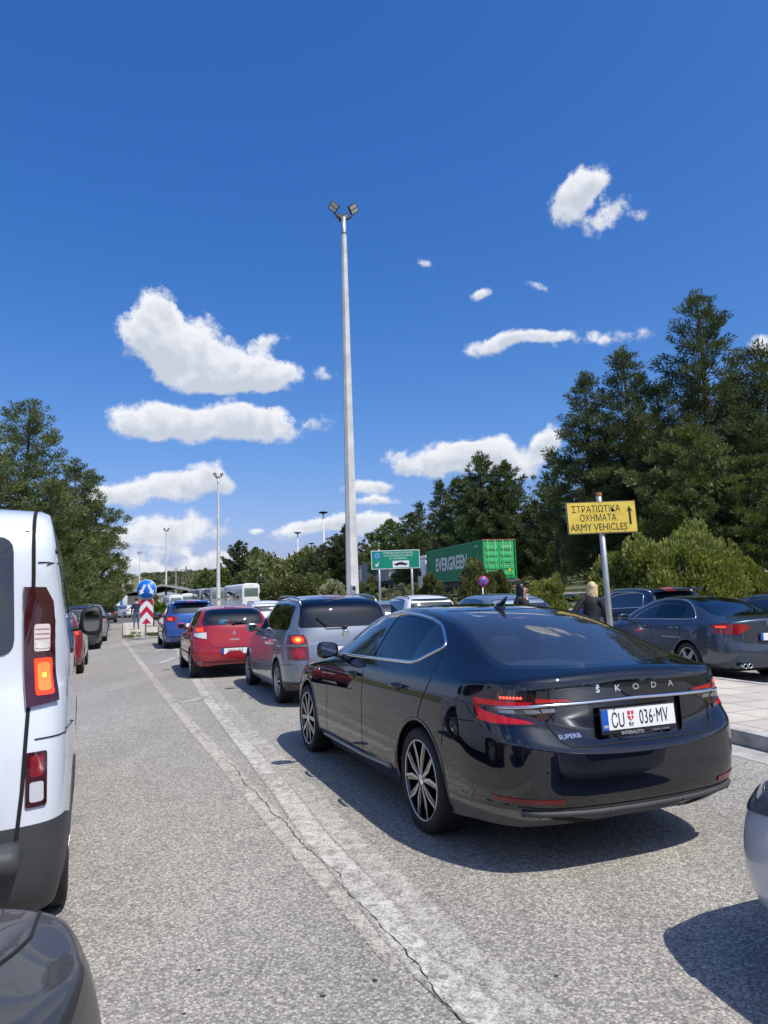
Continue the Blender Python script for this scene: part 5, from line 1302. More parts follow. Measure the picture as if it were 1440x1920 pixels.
# ================================================================== VEGETATION
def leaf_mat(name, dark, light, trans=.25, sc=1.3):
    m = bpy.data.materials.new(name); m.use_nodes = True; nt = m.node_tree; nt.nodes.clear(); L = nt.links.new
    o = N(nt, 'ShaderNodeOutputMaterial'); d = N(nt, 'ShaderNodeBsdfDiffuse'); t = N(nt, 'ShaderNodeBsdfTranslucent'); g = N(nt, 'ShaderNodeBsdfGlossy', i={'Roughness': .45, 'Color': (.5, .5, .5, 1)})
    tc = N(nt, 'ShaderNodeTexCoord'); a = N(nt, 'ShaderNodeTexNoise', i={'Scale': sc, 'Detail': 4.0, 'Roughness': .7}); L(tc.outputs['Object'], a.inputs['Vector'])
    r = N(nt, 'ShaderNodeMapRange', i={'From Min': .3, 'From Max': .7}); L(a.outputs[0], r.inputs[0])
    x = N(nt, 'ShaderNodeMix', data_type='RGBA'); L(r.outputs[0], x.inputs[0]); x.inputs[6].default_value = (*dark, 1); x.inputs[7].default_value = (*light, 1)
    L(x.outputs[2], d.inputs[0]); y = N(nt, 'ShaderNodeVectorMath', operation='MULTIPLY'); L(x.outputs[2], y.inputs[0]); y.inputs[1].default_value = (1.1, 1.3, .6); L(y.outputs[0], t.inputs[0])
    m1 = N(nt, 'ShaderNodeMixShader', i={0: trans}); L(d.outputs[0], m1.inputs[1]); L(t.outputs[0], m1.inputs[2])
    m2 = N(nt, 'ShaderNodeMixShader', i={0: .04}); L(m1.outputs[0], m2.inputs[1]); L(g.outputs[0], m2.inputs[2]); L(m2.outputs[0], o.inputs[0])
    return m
def leaves_mesh(name, C, D, Ln, Wd, rng, m, fold=0.):
    "C centres (n,3), D long axis (n,3) -> one quad each"
    n = len(C); D = D / np.linalg.norm(D, axis=1, keepdims=True)
    r = rng.normal(size=(n, 3)); S = np.cross(D, r); S /= np.linalg.norm(S, axis=1, keepdims=True) + 1e-9
    Ln = Ln.reshape(-1, 1); Wd = Wd.reshape(-1, 1)
    v = np.stack([C - D * Ln * .5, C + S * Wd * .5, C + D * Ln * .5, C - S * Wd * .5], axis=1).reshape(-1, 3)
    me = bpy.data.meshes.new(name); me.vertices.add(4 * n); me.vertices.foreach_set('co', v.astype(np.float32).ravel())
    me.loops.add(4 * n); me.loops.foreach_set('vertex_index', np.arange(4 * n, dtype=np.int32)); me.polygons.add(n)
    me.polygons.foreach_set('loop_start', np.arange(0, 4 * n, 4, dtype=np.int32)); me.polygons.foreach_set('loop_total', np.full(n, 4, dtype=np.int32))
    me.update(calc_edges=True); me.materials.append(m); return me
bark = mat('pine_bark', (.10, .075, .055), .95, noise=.5, nscale=6, bump=.8)

def pine(loc, H, Rad, seed, label, quads=45000, leaf=(.17, .05), base=.12, top=.9, m=None, name='pine_tree', group='pines beside the road', dens=1., upcurve=.35, prof=None, lean=(0, 0), clump=(.34, .62), nb=None, cat='tree'):
    rng = np.random.default_rng(seed); root = empty(name, loc, 0, label, cat, group)
    mb = MB()
    P = [Vector((lean[0] * (i / 6) ** 1.5, lean[1] * (i / 6) ** 1.5, H * i / 6 * .97)) + Vector((*(rng.normal(size=2) * .06 * (1 if i else 0)), 0)) for i in range(7)]
    mb.tube(P, [H * .020 * (1 - i / 6.6) + .02 for i in range(7)], 9)
    prof = prof or (lambda t: (1 - t) ** .75 * (1 - .55 * max(0, .28 - t) / .28))
    nb = nb or int(46 + H * 3.4); cl = []; br = MB()
    ga = 2.39996; a = rng.uniform(0, 6)
    for i in range(nb):
        t = base + (1 - base) * (max(0., i + rng.uniform(-.5, .5)) / nb) ** .92; t = min(max(t, base), .99); a += ga + rng.normal() * .35
        L = Rad * prof(min(.99, max(0., (t - base) / (1 - base)))) * rng.uniform(.62, 1.15) + .25
        z0 = H * t; k0 = z0 / H * 6; f = int(min(k0, 5)); p0 = P[f].lerp(P[f + 1], k0 - f)
        rise = rng.uniform(-.05, .30) + .55 * t
        d = np.array([math.cos(a), math.sin(a), 0]); pts = []
        for q in range(6):
            u = q / 5; pts.append(Vector((p0.x + d[0] * L * u, p0.y + d[1] * L * u, p0.z + L * (rise * u * .6 + upcurve * u * u * .6) - L * .10 * math.sin(u * 3.1))))
        br.tube(pts, [max(.012, L * .016 * (1 - q / 5.5)) for q in range(6)], 5, cap=False)
        nc = max(2, int(L * 2.6))
        for q in range(nc):
            u = .28 + .75 * (q + rng.uniform(0, 1)) / nc; ff = min(u * 5, 4.99); fi = int(ff); c = pts[fi].lerp(pts[fi + 1], ff - fi)
            side = rng.normal() * L * .16 * (1.15 - u); r = rng.uniform(*clump) * (.75 + .5 * (1 - t)) * (H / 14) ** .5
            cl.append((c.x - d[1] * side, c.y + d[0] * side, c.z + rng.uniform(-.05, .25), r, d[0], d[1]))
    cl.append((P[6].x, P[6].y, H, .35, 0, 0)); cl.append((P[6].x, P[6].y, H - .5, .45, 0, 0))
    mb.build('trunk', bark, root); br.build('branch', bark, root)
    cl = np.array(cl); w = cl[:, 3] ** 2.2; w /= w.sum(); idx = rng.choice(len(cl), size=quads, p=w)
    dr = rng.normal(size=(quads, 3)); dr /= np.linalg.norm(dr, axis=1, keepdims=True); rad = rng.uniform(0, 1, quads) ** .45
    c = cl[idx]; off = dr * (rad * c[:, 3])[:, None]; off[:, 2] *= .62
    C = c[:, :3] + off; D = dr * .8 + np.stack([c[:, 4] * .7, c[:, 5] * .7, np.full(quads, .75)], 1) + rng.normal(size=(quads, 3)) * .25
    s = rng.uniform(.7, 1.3, quads)
    link_mesh('crown', leaves_mesh('crown', C, D, leaf[0] * s, leaf[1] * s, rng, m), root)
    return root

def bush(loc, size, seed, label, quads=20000, leaf=(.12, .05), m=None, name='shrub', group=None, up=1., nclump=60, spire=.0, cat='shrub', stem=True, fill=.55):
    rng = np.random.default_rng(seed); root = empty(name, loc, 0, label, cat, group); sx, sy, sz = size
    cl = []
    for i in range(nclump):
        d = rng.normal(size=3); d /= np.linalg.norm(d); r = rng.uniform(fill, 1.0) ** .5 * rng.uniform(.8, 1.05)
        x, y, z = d * r; z = abs(z) if rng.random() < .8 else -abs(z) * .45
        k = rng.uniform(.08, .25); h = sz * (.40 + .48 * z) * (1 + spire * rng.uniform(-.3, .42) * (z > .35))
        cl.append((x * sx * .82, y * sy * .82, h, k * min(sx * 1.15, (sx + sz) * .5), x, y))
    mb = MB()
    for i in range(0, nclump, 4):
        c = cl[i]; mb.tube([(c[0] * .05, c[1] * .05, 0), (c[0] * .4, c[1] * .4, c[2] * .45), (c[0] * .9, c[1] * .9, c[2] * .95)], [.035, .022, .01], 5, cap=False)
    if stem: mb.build('stem', bark, root)
    cl = np.array(cl); w = cl[:, 3] ** 2; w /= w.sum(); idx = rng.choice(len(cl), size=quads, p=w)
    dr = rng.normal(size=(quads, 3)); dr /= np.linalg.norm(dr, axis=1, keepdims=True); rad = rng.uniform(0, 1, quads) ** .4; c = cl[idx]
    off = dr * (rad * c[:, 3])[:, None]; off[:, 2] *= 1.0 + .35 * up
    C = c[:, :3] + off; C[:, 2] = np.abs(C[:, 2]) + .02; D = dr * .7 + np.stack([c[:, 4] * .4, c[:, 5] * .4, np.full(quads, up)], 1) + rng.normal(size=(quads, 3)) * .35
    s = rng.uniform(.7, 1.35, quads)
    link_mesh('foliage', leaves_mesh('foliage', C, D, leaf[0] * s, leaf[1] * s, rng, m), root)
    return root

def stuff_leaves(name, centers, seed, quads, leaf, m, kind='stuff', flat=.7):
    rng = np.random.default_rng(seed); cl = np.array(centers); w = cl[:, 3] ** 2; w /= w.sum(); idx = rng.choice(len(cl), size=quads, p=w)
    dr = rng.normal(size=(quads, 3)); dr /= np.linalg.norm(dr, axis=1, keepdims=True); rad = rng.uniform(0, 1, quads) ** .35; c = cl[idx]
    off = dr * (rad * c[:, 3])[:, None]; off[:, 2] *= flat
    C = c[:, :3] + off; D = dr + np.array([0, 0, .6]) + rng.normal(size=(quads, 3)) * .4; s = rng.uniform(.6, 1.4, quads)
    o = link_mesh(name, leaves_mesh(name, C, D, leaf[0] * s, leaf[1] * s, rng, m)); tag(o, kind=kind); return o

def at_px(u, Y):
    "ground position under photograph column u at distance Y"
    p = at(u, 1120, Y); return Vector((p.x, Y, 0))
def ztop(u, v, Y): return at(u, v, Y).z

def build_plants():
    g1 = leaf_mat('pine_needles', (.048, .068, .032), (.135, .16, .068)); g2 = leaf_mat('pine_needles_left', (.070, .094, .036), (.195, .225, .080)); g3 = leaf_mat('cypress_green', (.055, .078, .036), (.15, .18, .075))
    g4 = leaf_mat('shrub_yellow_green', (.12, .145, .032), (.36, .37, .10), .3, 1.8); g5 = leaf_mat('broadleaf', (.08, .12, .035), (.22, .27, .09), .3); g6 = leaf_mat('hedge_dark', (.075, .095, .035), (.22, .23, .09), .25, 1.6); g7 = leaf_mat('pale_bush', (.20, .20, .11), (.52, .49, .33), .3, 2.2)
    def T(u, v, Y, rad, seed, label, quads, name='pine_tree', z0=None, group='pines beside the road', **k):
        p = at_px(u, Y); z0 = ground_z(p.x, p.y) if z0 is None else z0; H = ztop(u, v, Y) - z0
        return pine((p.x, p.y, z0 - .05), H, rad, seed, label, quads, name=name, group=group, **k)
    # right-hand pines
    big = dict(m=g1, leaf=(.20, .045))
    T(1352, 545, 33, 4.4, 11, 'tallest dark pine at the right, its top highest in the picture', 62000, clump=(.30, .60), **big)
    T(1203, 652, 35, 3.6, 12, 'second tallest dark pine, left of the tallest one with a bushy pointed top', 50000, **big)
    T(1122, 698, 37, 3.4, 13, 'dark pine with bare jutting side branches above the yellow sign', 42000, **big)
    T(1470, 640, 31, 4.6, 14, 'dark pine cut off by the right edge of the picture', 42000, **big)
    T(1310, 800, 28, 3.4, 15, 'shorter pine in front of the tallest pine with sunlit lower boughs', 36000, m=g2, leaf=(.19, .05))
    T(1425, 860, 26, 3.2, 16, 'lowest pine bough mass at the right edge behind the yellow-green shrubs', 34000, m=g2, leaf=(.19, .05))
    T(1055, 850, 54, 4.2, 17, 'thin pale pine left of the dark pines, partly see-through', 24000, m=g3, leaf=(.22, .06), clump=(.22, .42))
    T(1190, 860, 36, 4.0, 18, 'dark undergrowth pine right behind the yellow sign', 34000, **big)
    T(1030, 905, 60, 4.0, 28, 'shadowed pine behind the right end of the green container', 26000, **big)
    T(1262, 715, 38, 3.6, 47, 'dark pine filling the gap between the two tallest pines', 34000, **big)
    T(1405, 700, 38, 4.0, 48, 'dark pine standing behind and right of the tallest pine', 34000, **big)
    T(912, 848, 62, 4.6, 19, 'round-topped pine rising behind the green container', 34000, m=g3, leaf=(.30, .08))
    T(958, 866, 60, 4.2, 20, 'broad pine just right of the round-topped pine behind the container', 30000, m=g3, leaf=(.30, .08))
    T(868, 895, 66, 4.0, 21, 'slender pine left of the round-topped pine behind the container', 24000, m=g1, leaf=(.32, .08))
    T(832, 898, 72, 2.6, 22, 'dark narrow cypress pointing up behind the green sign', 14000, m=g1, leaf=(.32, .08), name='cypress_tree', group='cypresses', base=.03)
    T(792, 940, 80, 2.2, 23, 'very thin dark cypress spire between the green sign and the forest', 9000, m=g1, leaf=(.32, .08), name='cypress_tree', group='cypresses', base=.03)
    T(775, 963, 78, 3.6, 24, 'mid-green pine above the right half of the green sign', 16000, m=g3, leaf=(.34, .09))
    T(735, 975, 85, 4.4, 25, 'pale green rounded tree just right of the tall lamp mast', 18000, m=g5, leaf=(.34, .12), name='broadleaf_tree', group='broadleaved trees')
    T(700, 1000, 92, 4.0, 26, 'green rounded tree directly behind the green sign post', 14000, m=g3, leaf=(.36, .1))
    T(652, 985, 98, 3.4, 27, 'dark conifer with a pointed top just left of the tall lamp mast', 15000, m=g1, leaf=(.4, .1))
    T(632, 1003, 100, 4.4, 31, 'broad dark conifer left of the mast, beside the pointed one', 14000, m=g1, leaf=(.4, .1))
    T(600, 1030, 108, 4.6, 32, 'lower dark conifer at the left end of the forest edge', 12000, m=g1, leaf=(.4, .1))
    T(448, 1014, 140, 5.4, 33, 'far lone pine above the white coach', 16000, m=g1, leaf=(.55, .14), group='far pines')
    T(480, 1027, 142, 5.0, 34, 'far pine touching the lone pine on its right', 14000, m=g1, leaf=(.55, .14), group='far pines')
    T(385, 1068, 135, 4.6, 35, 'bright green round tree left of the far pines', 9000, m=g5, leaf=(.5, .18), name='broadleaf_tree', group='broadleaved trees', base=.05)
    T(420, 1066, 132, 4.0, 36, 'green round tree between the second lamp mast and the far pines', 9000, m=g5, leaf=(.5, .18), name='broadleaf_tree', group='broadleaved trees', base=.05)
    # left-hand pines
    wide = lambda t: (1 - t) ** .55 * (.80 + .2 * math.sin(9 * t))
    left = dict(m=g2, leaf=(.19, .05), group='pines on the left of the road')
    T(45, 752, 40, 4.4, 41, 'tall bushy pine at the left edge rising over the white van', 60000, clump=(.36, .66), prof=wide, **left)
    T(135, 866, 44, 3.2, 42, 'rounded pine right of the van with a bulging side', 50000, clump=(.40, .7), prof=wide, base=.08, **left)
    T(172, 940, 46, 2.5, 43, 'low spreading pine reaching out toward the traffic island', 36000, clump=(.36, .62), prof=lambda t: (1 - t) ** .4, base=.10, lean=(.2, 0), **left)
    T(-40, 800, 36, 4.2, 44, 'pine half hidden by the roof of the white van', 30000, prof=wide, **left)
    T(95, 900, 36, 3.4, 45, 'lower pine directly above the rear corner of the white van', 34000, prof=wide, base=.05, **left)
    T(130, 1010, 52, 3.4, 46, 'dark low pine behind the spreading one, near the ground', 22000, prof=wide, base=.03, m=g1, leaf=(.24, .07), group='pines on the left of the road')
    # shrubs
    def S(u, vtop, Y, w, seed, label, q, m=g4, up=1.1, depth=None, name='shrub', z0=None, **k):
        p = at_px(u, Y); z0 = ground_z(p.x, p.y) if z0 is None else z0; H = max(.5, ztop(u, vtop, Y) - z0); sx = w / 2 / 1339 * Y
        return bush((p.x, p.y, z0 - .03), (sx, depth or min(sx, 1.6), H), seed, label, q, m=m, up=up, name=name, group=k.pop('group', 'shrubs behind the car park'), **k)
    S(1285, 1000, 21.5, 262, 51, 'largest yellow-green shrub, above the blue-grey saloon', 52000, nclump=110, spire=.5, leaf=(.13, .07))
    S(1165, 1035, 22.5, 150, 52, 'yellow-green shrub left of the largest one, behind the sign pole', 26000, nclump=55, spire=.4, leaf=(.15, .06))
    S(1390, 1030, 22, 110, 53, 'yellow-green shrub at the right end of the largest one', 18000, nclump=40, spire=.3, leaf=(.15, .06))
    S(1028, 1072, 24, 96, 54, 'small yellow-green bush between the two standing women', 18000, nclump=40, spire=.4, leaf=(.14, .055))
    S(896, 1046, 31, 84, 55, 'dark upright bush in front of the green container beside the round sign', 26000, m=g6, nclump=55, spire=.4, leaf=(.18, .07))
    S(928, 1062, 32, 80, 56, 'dark bush under the right end of the green container', 14000, m=g6, nclump=35, spire=.3, leaf=(.18, .07))
    S(806, 1056, 34, 46, 57, 'dark green bush right of the green sign', 15000, m=g6, nclump=35, spire=.4, leaf=(.18, .07))
    S(832, 1070, 31, 56, 58, 'low dark green bush under the left end of the green container', 10000, m=g6, nclump=30, leaf=(.18, .07))
    S(742, 1080, 33, 76, 59, 'pale flowering bush between the posts of the green sign', 14000, m=g7, nclump=40, leaf=(.16, .08), up=.6)
    S(775, 1078, 36, 56, 60, 'olive bush behind the right post of the green sign', 8000, m=g6, nclump=30, leaf=(.18, .07))
    S(690, 1075, 42, 60, 61, 'olive bush at the foot of the tall lamp mast', 8000, m=g6, nclump=30, leaf=(.22, .09))
    S(625, 1085, 60, 70, 62, 'pale olive bush left of the tall lamp mast', 9000, m=g7, nclump=40, leaf=(.26, .12), up=.6)
    S(560, 1078, 80, 90, 63, 'olive green bush in the row beyond the silver-grey people carrier', 12000, m=g6, nclump=45, leaf=(.32, .14), up=.5)
    S(520, 1085, 90, 80, 64, 'olive green bush right of the white coach', 10000, m=g6, nclump=40, leaf=(.34, .14), up=.5)
    S(596, 1068, 95, 70, 65, 'taller green bush under the thin far lamp mast', 9000, m=g5, nclump=40, leaf=(.34, .14), up=.5)
    S(480, 1070, 120, 110, 66, 'green bush mass behind the white coach', 12000, m=g6, nclump=50, leaf=(.42, .17), up=.5)
    S(360, 1100, 150, 60, 67, 'low scrub left of the parked coaches', 7000, m=g5, nclump=36, leaf=(.5, .2), up=.5)
    # plants on the traffic island
    p = gp(300, 1178); b = bush((p.x, p.y, .12), (.75, .75, 1.75), 71, 'young leafy tree growing on the traffic island behind the blue arrow sign', 5200, m=leaf_mat('fig_leaf', (.07, .13, .02), (.19, .30, .06), .35), leaf=(.13, .075), up=.1, nclump=40, name='sapling', cat='young tree', fill=.3)
    p2 = p + FV * .8 - SV * .35; pine_like = bush((p2.x, p2.y, .12), (.40, .40, 2.95), 72, 'thin leggy sapling showing above the blue arrow sign', 1300, m=MATS.get('fig_leaf') or g5, leaf=(.13, .08), up=.0, nclump=14, name='sapling', cat='young tree', fill=.2)
    # weeds and grass
    rng = np.random.default_rng(5); cen = []
    for u, v, n in ((250, 1194, 14), (262, 1188, 8), (295, 1190, 26), (310, 1189, 22), (285, 1190, 14)):
        q = gp(u, v, .14)
        for _ in range(n): cen.append((q.x + rng.normal() * .22, q.y + rng.normal() * .18, .17, .09))
    stuff_leaves('island_weeds', cen, 6, 3600, (.11, .012), leaf_mat('weed_green', (.09, .11, .03), (.22, .22, .09)), flat=.8)
    cen = []
    for _ in range(26):
        q = st(5.62 + rng.normal() * .06, 6.3 + rng.normal() * .28); cen.append((q.x, q.y, .03, .05))
    for _ in range(10): q = st(8.85 + rng.normal() * .05, 7.7 + rng.normal() * .2); cen.append((q.x, q.y, .14, .06))
    stuff_leaves('kerb_grass', cen, 7, 1500, (.09, .006), leaf_mat('dry_grass', (.16, .15, .04), (.42, .38, .14)), flat=.9)
    cen = []
    for _ in range(700):
        q = st(rng.uniform(15.0, 20), rng.uniform(4, 60)); cen.append((q.x, q.y, ground_z(q.x, q.y) + .08, .35))
    stuff_leaves('verge_grass', cen, 8, 42000, (.20, .02), leaf_mat('verge_green', (.10, .14, .03), (.24, .28, .08)), flat=.5)
    # woodland mass behind the single trees
    cen = []
    for _ in range(420):
        s, t = rng.uniform(33, 62), rng.uniform(8, 120); q = st(s, t); z = ground_z(q.x, q.y)
        hmax = 9 - 3.5 * sm(20, 110, t)
        cen.append((q.x, q.y, z + rng.uniform(0, 1) * hmax, rng.uniform(1.3, 2.4)))
    stuff_leaves('woodland', cen, 9, 90000, (.5, .22), g1, flat=1.)
    cen = []
    for _ in range(260):
        q = st(rng.uniform(-90, 100), -rng.uniform(75, 110)); cen.append((q.x, q.y, rng.uniform(0, 9), 2.4))
    stuff_leaves('unseen_tree_belt', cen, 19, 14000, (1.6, .9), g1, flat=1.)  # unseen trees behind the camera, added for reflections in the car glass
    cen = []
    for _ in range(260):
        u = rng.uniform(470, 640); Y = rng.uniform(110, 190); p = at_px(u, Y); cen.append((p.x, p.y, ground_z(p.x, p.y) + rng.uniform(0, ztop(u, 1062 + 12 * math.sin(u * .05), Y) * .9), 1.8))
    stuff_leaves('far_wood', cen, 10, 30000, (.9, .4), g6, flat=.9)
    cen = []
    for _ in range(900):
        u = rng.uniform(120, 520); Y = rng.uniform(330, 900); p = at_px(u, Y); cen.append((p.x, p.y, ground_z(p.x, p.y) + 1.0, rng.uniform(2, 4)))
    stuff_leaves('hill_scrub', cen, 12, 26000, (3., 1.6), leaf_mat('far_scrub', (.07, .09, .04), (.17, .19, .09)), flat=.45)
# ================================================================== STREET FURNITURE
steel_w = mat('painted_steel', (.62, .61, .58), .6, noise=.22, nscale=1.6)
galv = mat('galvanised', (.42, .44, .45), .45, metal=.6, noise=.2, nscale=5)
dark_metal = mat('dark_metal', (.02, .022, .028), .5, metal=.4)
lamp_face = mat('floodlight_glass', (.52, .50, .44), .25, coat=.6)

def mast_obj(loc, H, label, w=.46, rz=.3, detail=True):
    root = empty('lamp_mast', loc, rz, label, 'lamp mast', 'white lamp masts'); mb = MB()
    n = 8; r0, r1 = w / 2, w * .20
    for a, b in ((0, 1),):
        vs = [Vector((r * math.cos(math.pi / n + 2 * math.pi * q / n), r * math.sin(math.pi / n + 2 * math.pi * q / n), z)) for r, z in ((r0, 0), (r1, H * .955)) for q in range(n)]
        mb.add(vs, [(q, (q + 1) % n, n + (q + 1) % n, n + q) for q in range(n)])
    mb.lathe([(r1 * .75, H * .95), (r1 * .7, H * .985)], 10, axis='z')
    mb.build('pole', steel_w, root)
    mb = MB(); mb.lathe([(r1 * .98, H * .96), (r1 * .98, H * 1.0), (.001, H)], 12, axis='z'); mb.build('collar', galv, root)
    mb = MB(); mb.box(-w * .8, w * .8, -w * .8, w * .8, 0, .12, bev=.02); mb.build('base_plate', galv, root)
    if detail:
        mb = MB(); mb.box(-.09, .09, -r0 * .93 - .012, -r0 * .75, 1.75, 2.05, bev=.01); d_ = mb.build('hatch', galv, root); mb = MB(); mb.box(-.05, .05, -r0 * .93 - .016, -r0 * .93 - .010, 1.83, 1.97); mb.build('hatch_opening', void_m, d_)
    for q, (dx, dy) in enumerate(((-1, -.15), (1, -.15), (-.55, .8), (.55, .8))):
        up_ = .34 if q < 2 else -.2; reach = .40 if q < 2 else .24
        mb = MB(); mb.tube([(0, 0, H - .12), (dx * reach * .6, dy * reach * .6, H - .02), (dx * reach, dy * reach, H + up_ * .45)], .035, 6)
        arm = mb.build('arm', dark_metal, root)
        M = Matrix.Translation((dx * reach, dy * reach, H + up_ * .45 + .22)) @ Matrix.Rotation(R(35) * (1 if dx > 0 else -1) * (-1), 4, 'Y') @ Matrix.Rotation(R(28), 4, 'X')
        mb = MB(); M = M @ Matrix.Scale(.68 if q < 2 else .45, 4); mb.box(-.27, .27, -.06, .10, -.25, .27, M=M, bev=.03); fl = mb.build('floodlight', dark_metal, root)
        mb = MB(); mb.box(-.22, .22, -.075, -.058, .02, .22, M=M); mb.box(-.22, .22, -.075, -.058, -.21, -.02, M=M); mb.build('lamp_glass', lamp_face, fl)
    return root

def build_masts():
    for (u, v, Y, lab, w, rz, det) in ((644, 402, 27.0, 'tall white lamp mast rising behind the silver-grey people carrier, tallest thing in the picture', .52, .25, True), (409, 890, 81, 'white lamp mast behind the red hatchback, second tallest', .50, .5, True),
            (312, 990, 135, 'white lamp mast just right of the blue arrow sign', .5, .3, False), (262, 1032, 188, 'white lamp mast directly behind the blue arrow sign', .5, .4, False), (244, 1046, 215, 'white lamp mast left of the blue arrow sign, furthest of the left group', .5, .2, False),
            (330, 1062, 300, 'very distant lamp mast right of the blue arrow sign', .5, .2, False)):
        p = at(u, v + 6, Y); mast_obj((p.x, p.y, 0), p.z, lab, w, rz, det)
    for (u, v, Y, lab) in ((606, 961, 118, 'slim grey lamp mast left of the tall white mast, higher of the thin ones'), (558, 999, 150, 'slim pale lamp mast above the olive bushes, left of the other thin masts'), (584, 1019, 185, 'shortest slim lamp mast standing over the forest edge')):
        p = at(u, v, Y); z0 = ground_z(p.x, p.y); root = empty('lamp_mast', (p.x, p.y, z0), .3, lab, 'lamp mast', 'slim far lamp masts')
        H = p.z - z0; mb = MB(); mb.tube([(0, 0, 0), (0, 0, H * .35), (0, 0, H)], [.34 if v == 999 else .2, .2, .11], 8); mb.build('pole', steel_w, root)
        mb = MB(); mb.lathe([(.15, H - .25), (.75, H - .05), (.75, H + .1), (.15, H + .15), (.001, H + .2)], 14, axis='z'); mb.build('lamp_ring', dark_metal, root)

def sign_panel(root, w, h, M, face, back=galv, t=.03, rim=None, rimw=.02, name='panel'):
    mb = MB(); mb.box(-w / 2, w / 2, 0, t, -h / 2, h / 2, M=M, bev=.006); p = mb.build(name, back, root)
    mb = MB(); mb.box(-w / 2 + rimw, w / 2 - rimw, -.006, .0, -h / 2 + rimw, h / 2 - rimw, M=M); f = mb.build('sign_face', face, p)
    if rim: mb = MB(); mb.box(-w / 2 + .002, w / 2 - .002, -.003, .001, -h / 2 + .002, h / 2 - .002, M=M); mb.build('rim', rim, p)
    return p

def build_signs():
    white = mat('sign_white', (.75, .76, .75), .4); green = mat('sign_green', (.005, .24, .15), .4, noise=.08); yellow = mat('sign_yellow', (.76, .56, .085), .45, noise=.2, nscale=4.5); blue = mat('sign_blue', (.004, .16, .66), .4); red = mat('sign_red', (.50, .015, .05), .4)
    TX = Matrix(((1, 0, 0, 0), (0, 0, -1, 0), (0, 1, 0, 0), (0, 0, 0, 1)))   # text into the x-z plane, facing -y
    # yellow sign on a leaning post
    Y = 10.0; base = at(1143, 1160, Y); top = at(1122, 924, Y - .05); d = (top - base).normalized(); foot = base - d * ((base.z - .13) / d.z)
    root = empty('road_sign', foot, 0, 'yellow ARMY VEHICLES sign on a leaning grey post beside the black saloon', 'road sign')
    mb = MB(); L_ = (top - foot); mb.tube([Vector((0, 0, -.05)), L_], .040, 14); po = mb.build('post', galv, root); mb = MB(); mb.lathe([(.042, -.07), (.043, -.02), (.001, -.015)], 14, Matrix.Translation(L_ + Vector((0, 0, .02))), axis='z'); mb.build('rusty_cap', mat('rust', (.30, .10, .05), .9, noise=.4, nscale=30), po)
    cpt = at(1128.5, 970, Y - .09) - foot
    a = at(1063, 942, Y - .09); b = at(1193, 937, Y - .09); xd = (b - a).normalized(); e = at(1069, 1002, Y - .09); yd = (a - e).normalized()
    w = (b - a).length; h = (a - e).length
    z = xd.cross(yd); M = Matrix(((xd.x, -z.x, yd.x, cpt.x), (xd.y, -z.y, yd.y, cpt.y), (xd.z, -z.z, yd.z, cpt.z), (0, 0, 0, 1)))
    p = sign_panel(root, w, h, M, yellow, rim=mat('sign_black_rim', (.05, .04, .02), .5), rimw=.012)
    def T(x, z_, y=-.0065): return M @ Matrix.Translation((x, y, z_)) @ TX
    text_mesh('sign_lettering', 'ΣΤΡΑΤΙΩΤΙΚΑ', .130, ink, p, T(-.075, .115), xs=.80); text_mesh('sign_lettering', 'ΟΧΗΜΑΤΑ', .130, ink, p, T(-.055, -.01), xs=.78); text_mesh('sign_lettering', 'ARMY VEHICLES', .138, ink, p, T(-.055, -.140), xs=.80)
    ar = MB(); ar.prism([(-.014, -.12), (.014, -.12), (.014, .08), (.045, .05), (0, .14), (-.045, .05), (-.014, .08)], 0, .002, M=T(.39, .01)); ar.build('arrow', ink, p)
    for x in (-.3, -.1, .1, .3): mb = MB(); mb.ball(M @ Vector((x, -.008, -h / 2 + .028)), .007, 6); mb.build('rivet', mat('rust', (.3, .1, .05)), p)
    # green sign on two posts
    Y = 32.; root = empty('direction_sign', at_px(741, Y), 0, 'green E.U. NATIONALS sign with a car symbol on two grey posts', 'road sign')
    o = at_px(741, Y); a = at(695, 1033, Y); b = at(786, 1030, Y); e = at(697, 1068, Y); c = (b + e) / 2 - o; xd = (b - a).normalized(); yd = (a - e).normalized(); yd = (yd - xd * yd.dot(xd)).normalized(); w = (b - a).length; h = (a - e).length
    z = xd.cross(yd); M = Matrix(((xd.x, -z.x, yd.x, c.x), (xd.y, -z.y, yd.y, c.y), (xd.z, -z.z, yd.z, c.z), (0, 0, 0, 1)))
    p = sign_panel(root, w, h, M, green, rim=white, rimw=.03)
    T = lambda x, z_, y=-.0065: M @ Matrix.Translation((x, y, z_)) @ TX
    text_mesh('sign_lettering', 'ΥΠΗΚΟΟΙ ΚΡΑΤΩΝ-ΜΕΛΩΝ', .105, white, p, T(.12, .29), xs=.98, bold=.0); text_mesh('sign_lettering', 'ΤΗΣ ΕΥΡΩΠΑΪΚΗΣ ΕΝΩΣΗΣ', .105, white, p, T(.12, .165), xs=.95, bold=.0); text_mesh('sign_lettering', 'E.U. NATIONALS', .105, white, p, T(.12, .045), bold=.0)
    mb = MB(); mb.box(-.13, .60, -.0075, -.006, -.36, -.06, M=M); q = mb.build('car_symbol_plate', white, p)
    mb = MB(); mb.prism([(-.30, -.045), (-.29, .01), (-.19, .03), (-.09, .075), (.09, .075), (.17, .03), (.29, .015), (.31, -.04), (.22, -.05), (-.20, -.05)], 0, .002, M=T(.235, -.20, -.0078))
    for x in (-.18, .18): mb.prism([(x + .045 * math.cos(t), -.05 + .045 * math.sin(t)) for t in np.linspace(0, 5.9, 12)], 0, .0024, M=T(.235, -.20, -.0078))
    mb.build('car_symbol', ink, q)
    mb = MB(); mb.box(-.95, -.68, -.0075, -.006, .06, .33, M=M); q = mb.build('flag_plate', mat('flag_blue', (.01, .2, .62), .4), p)
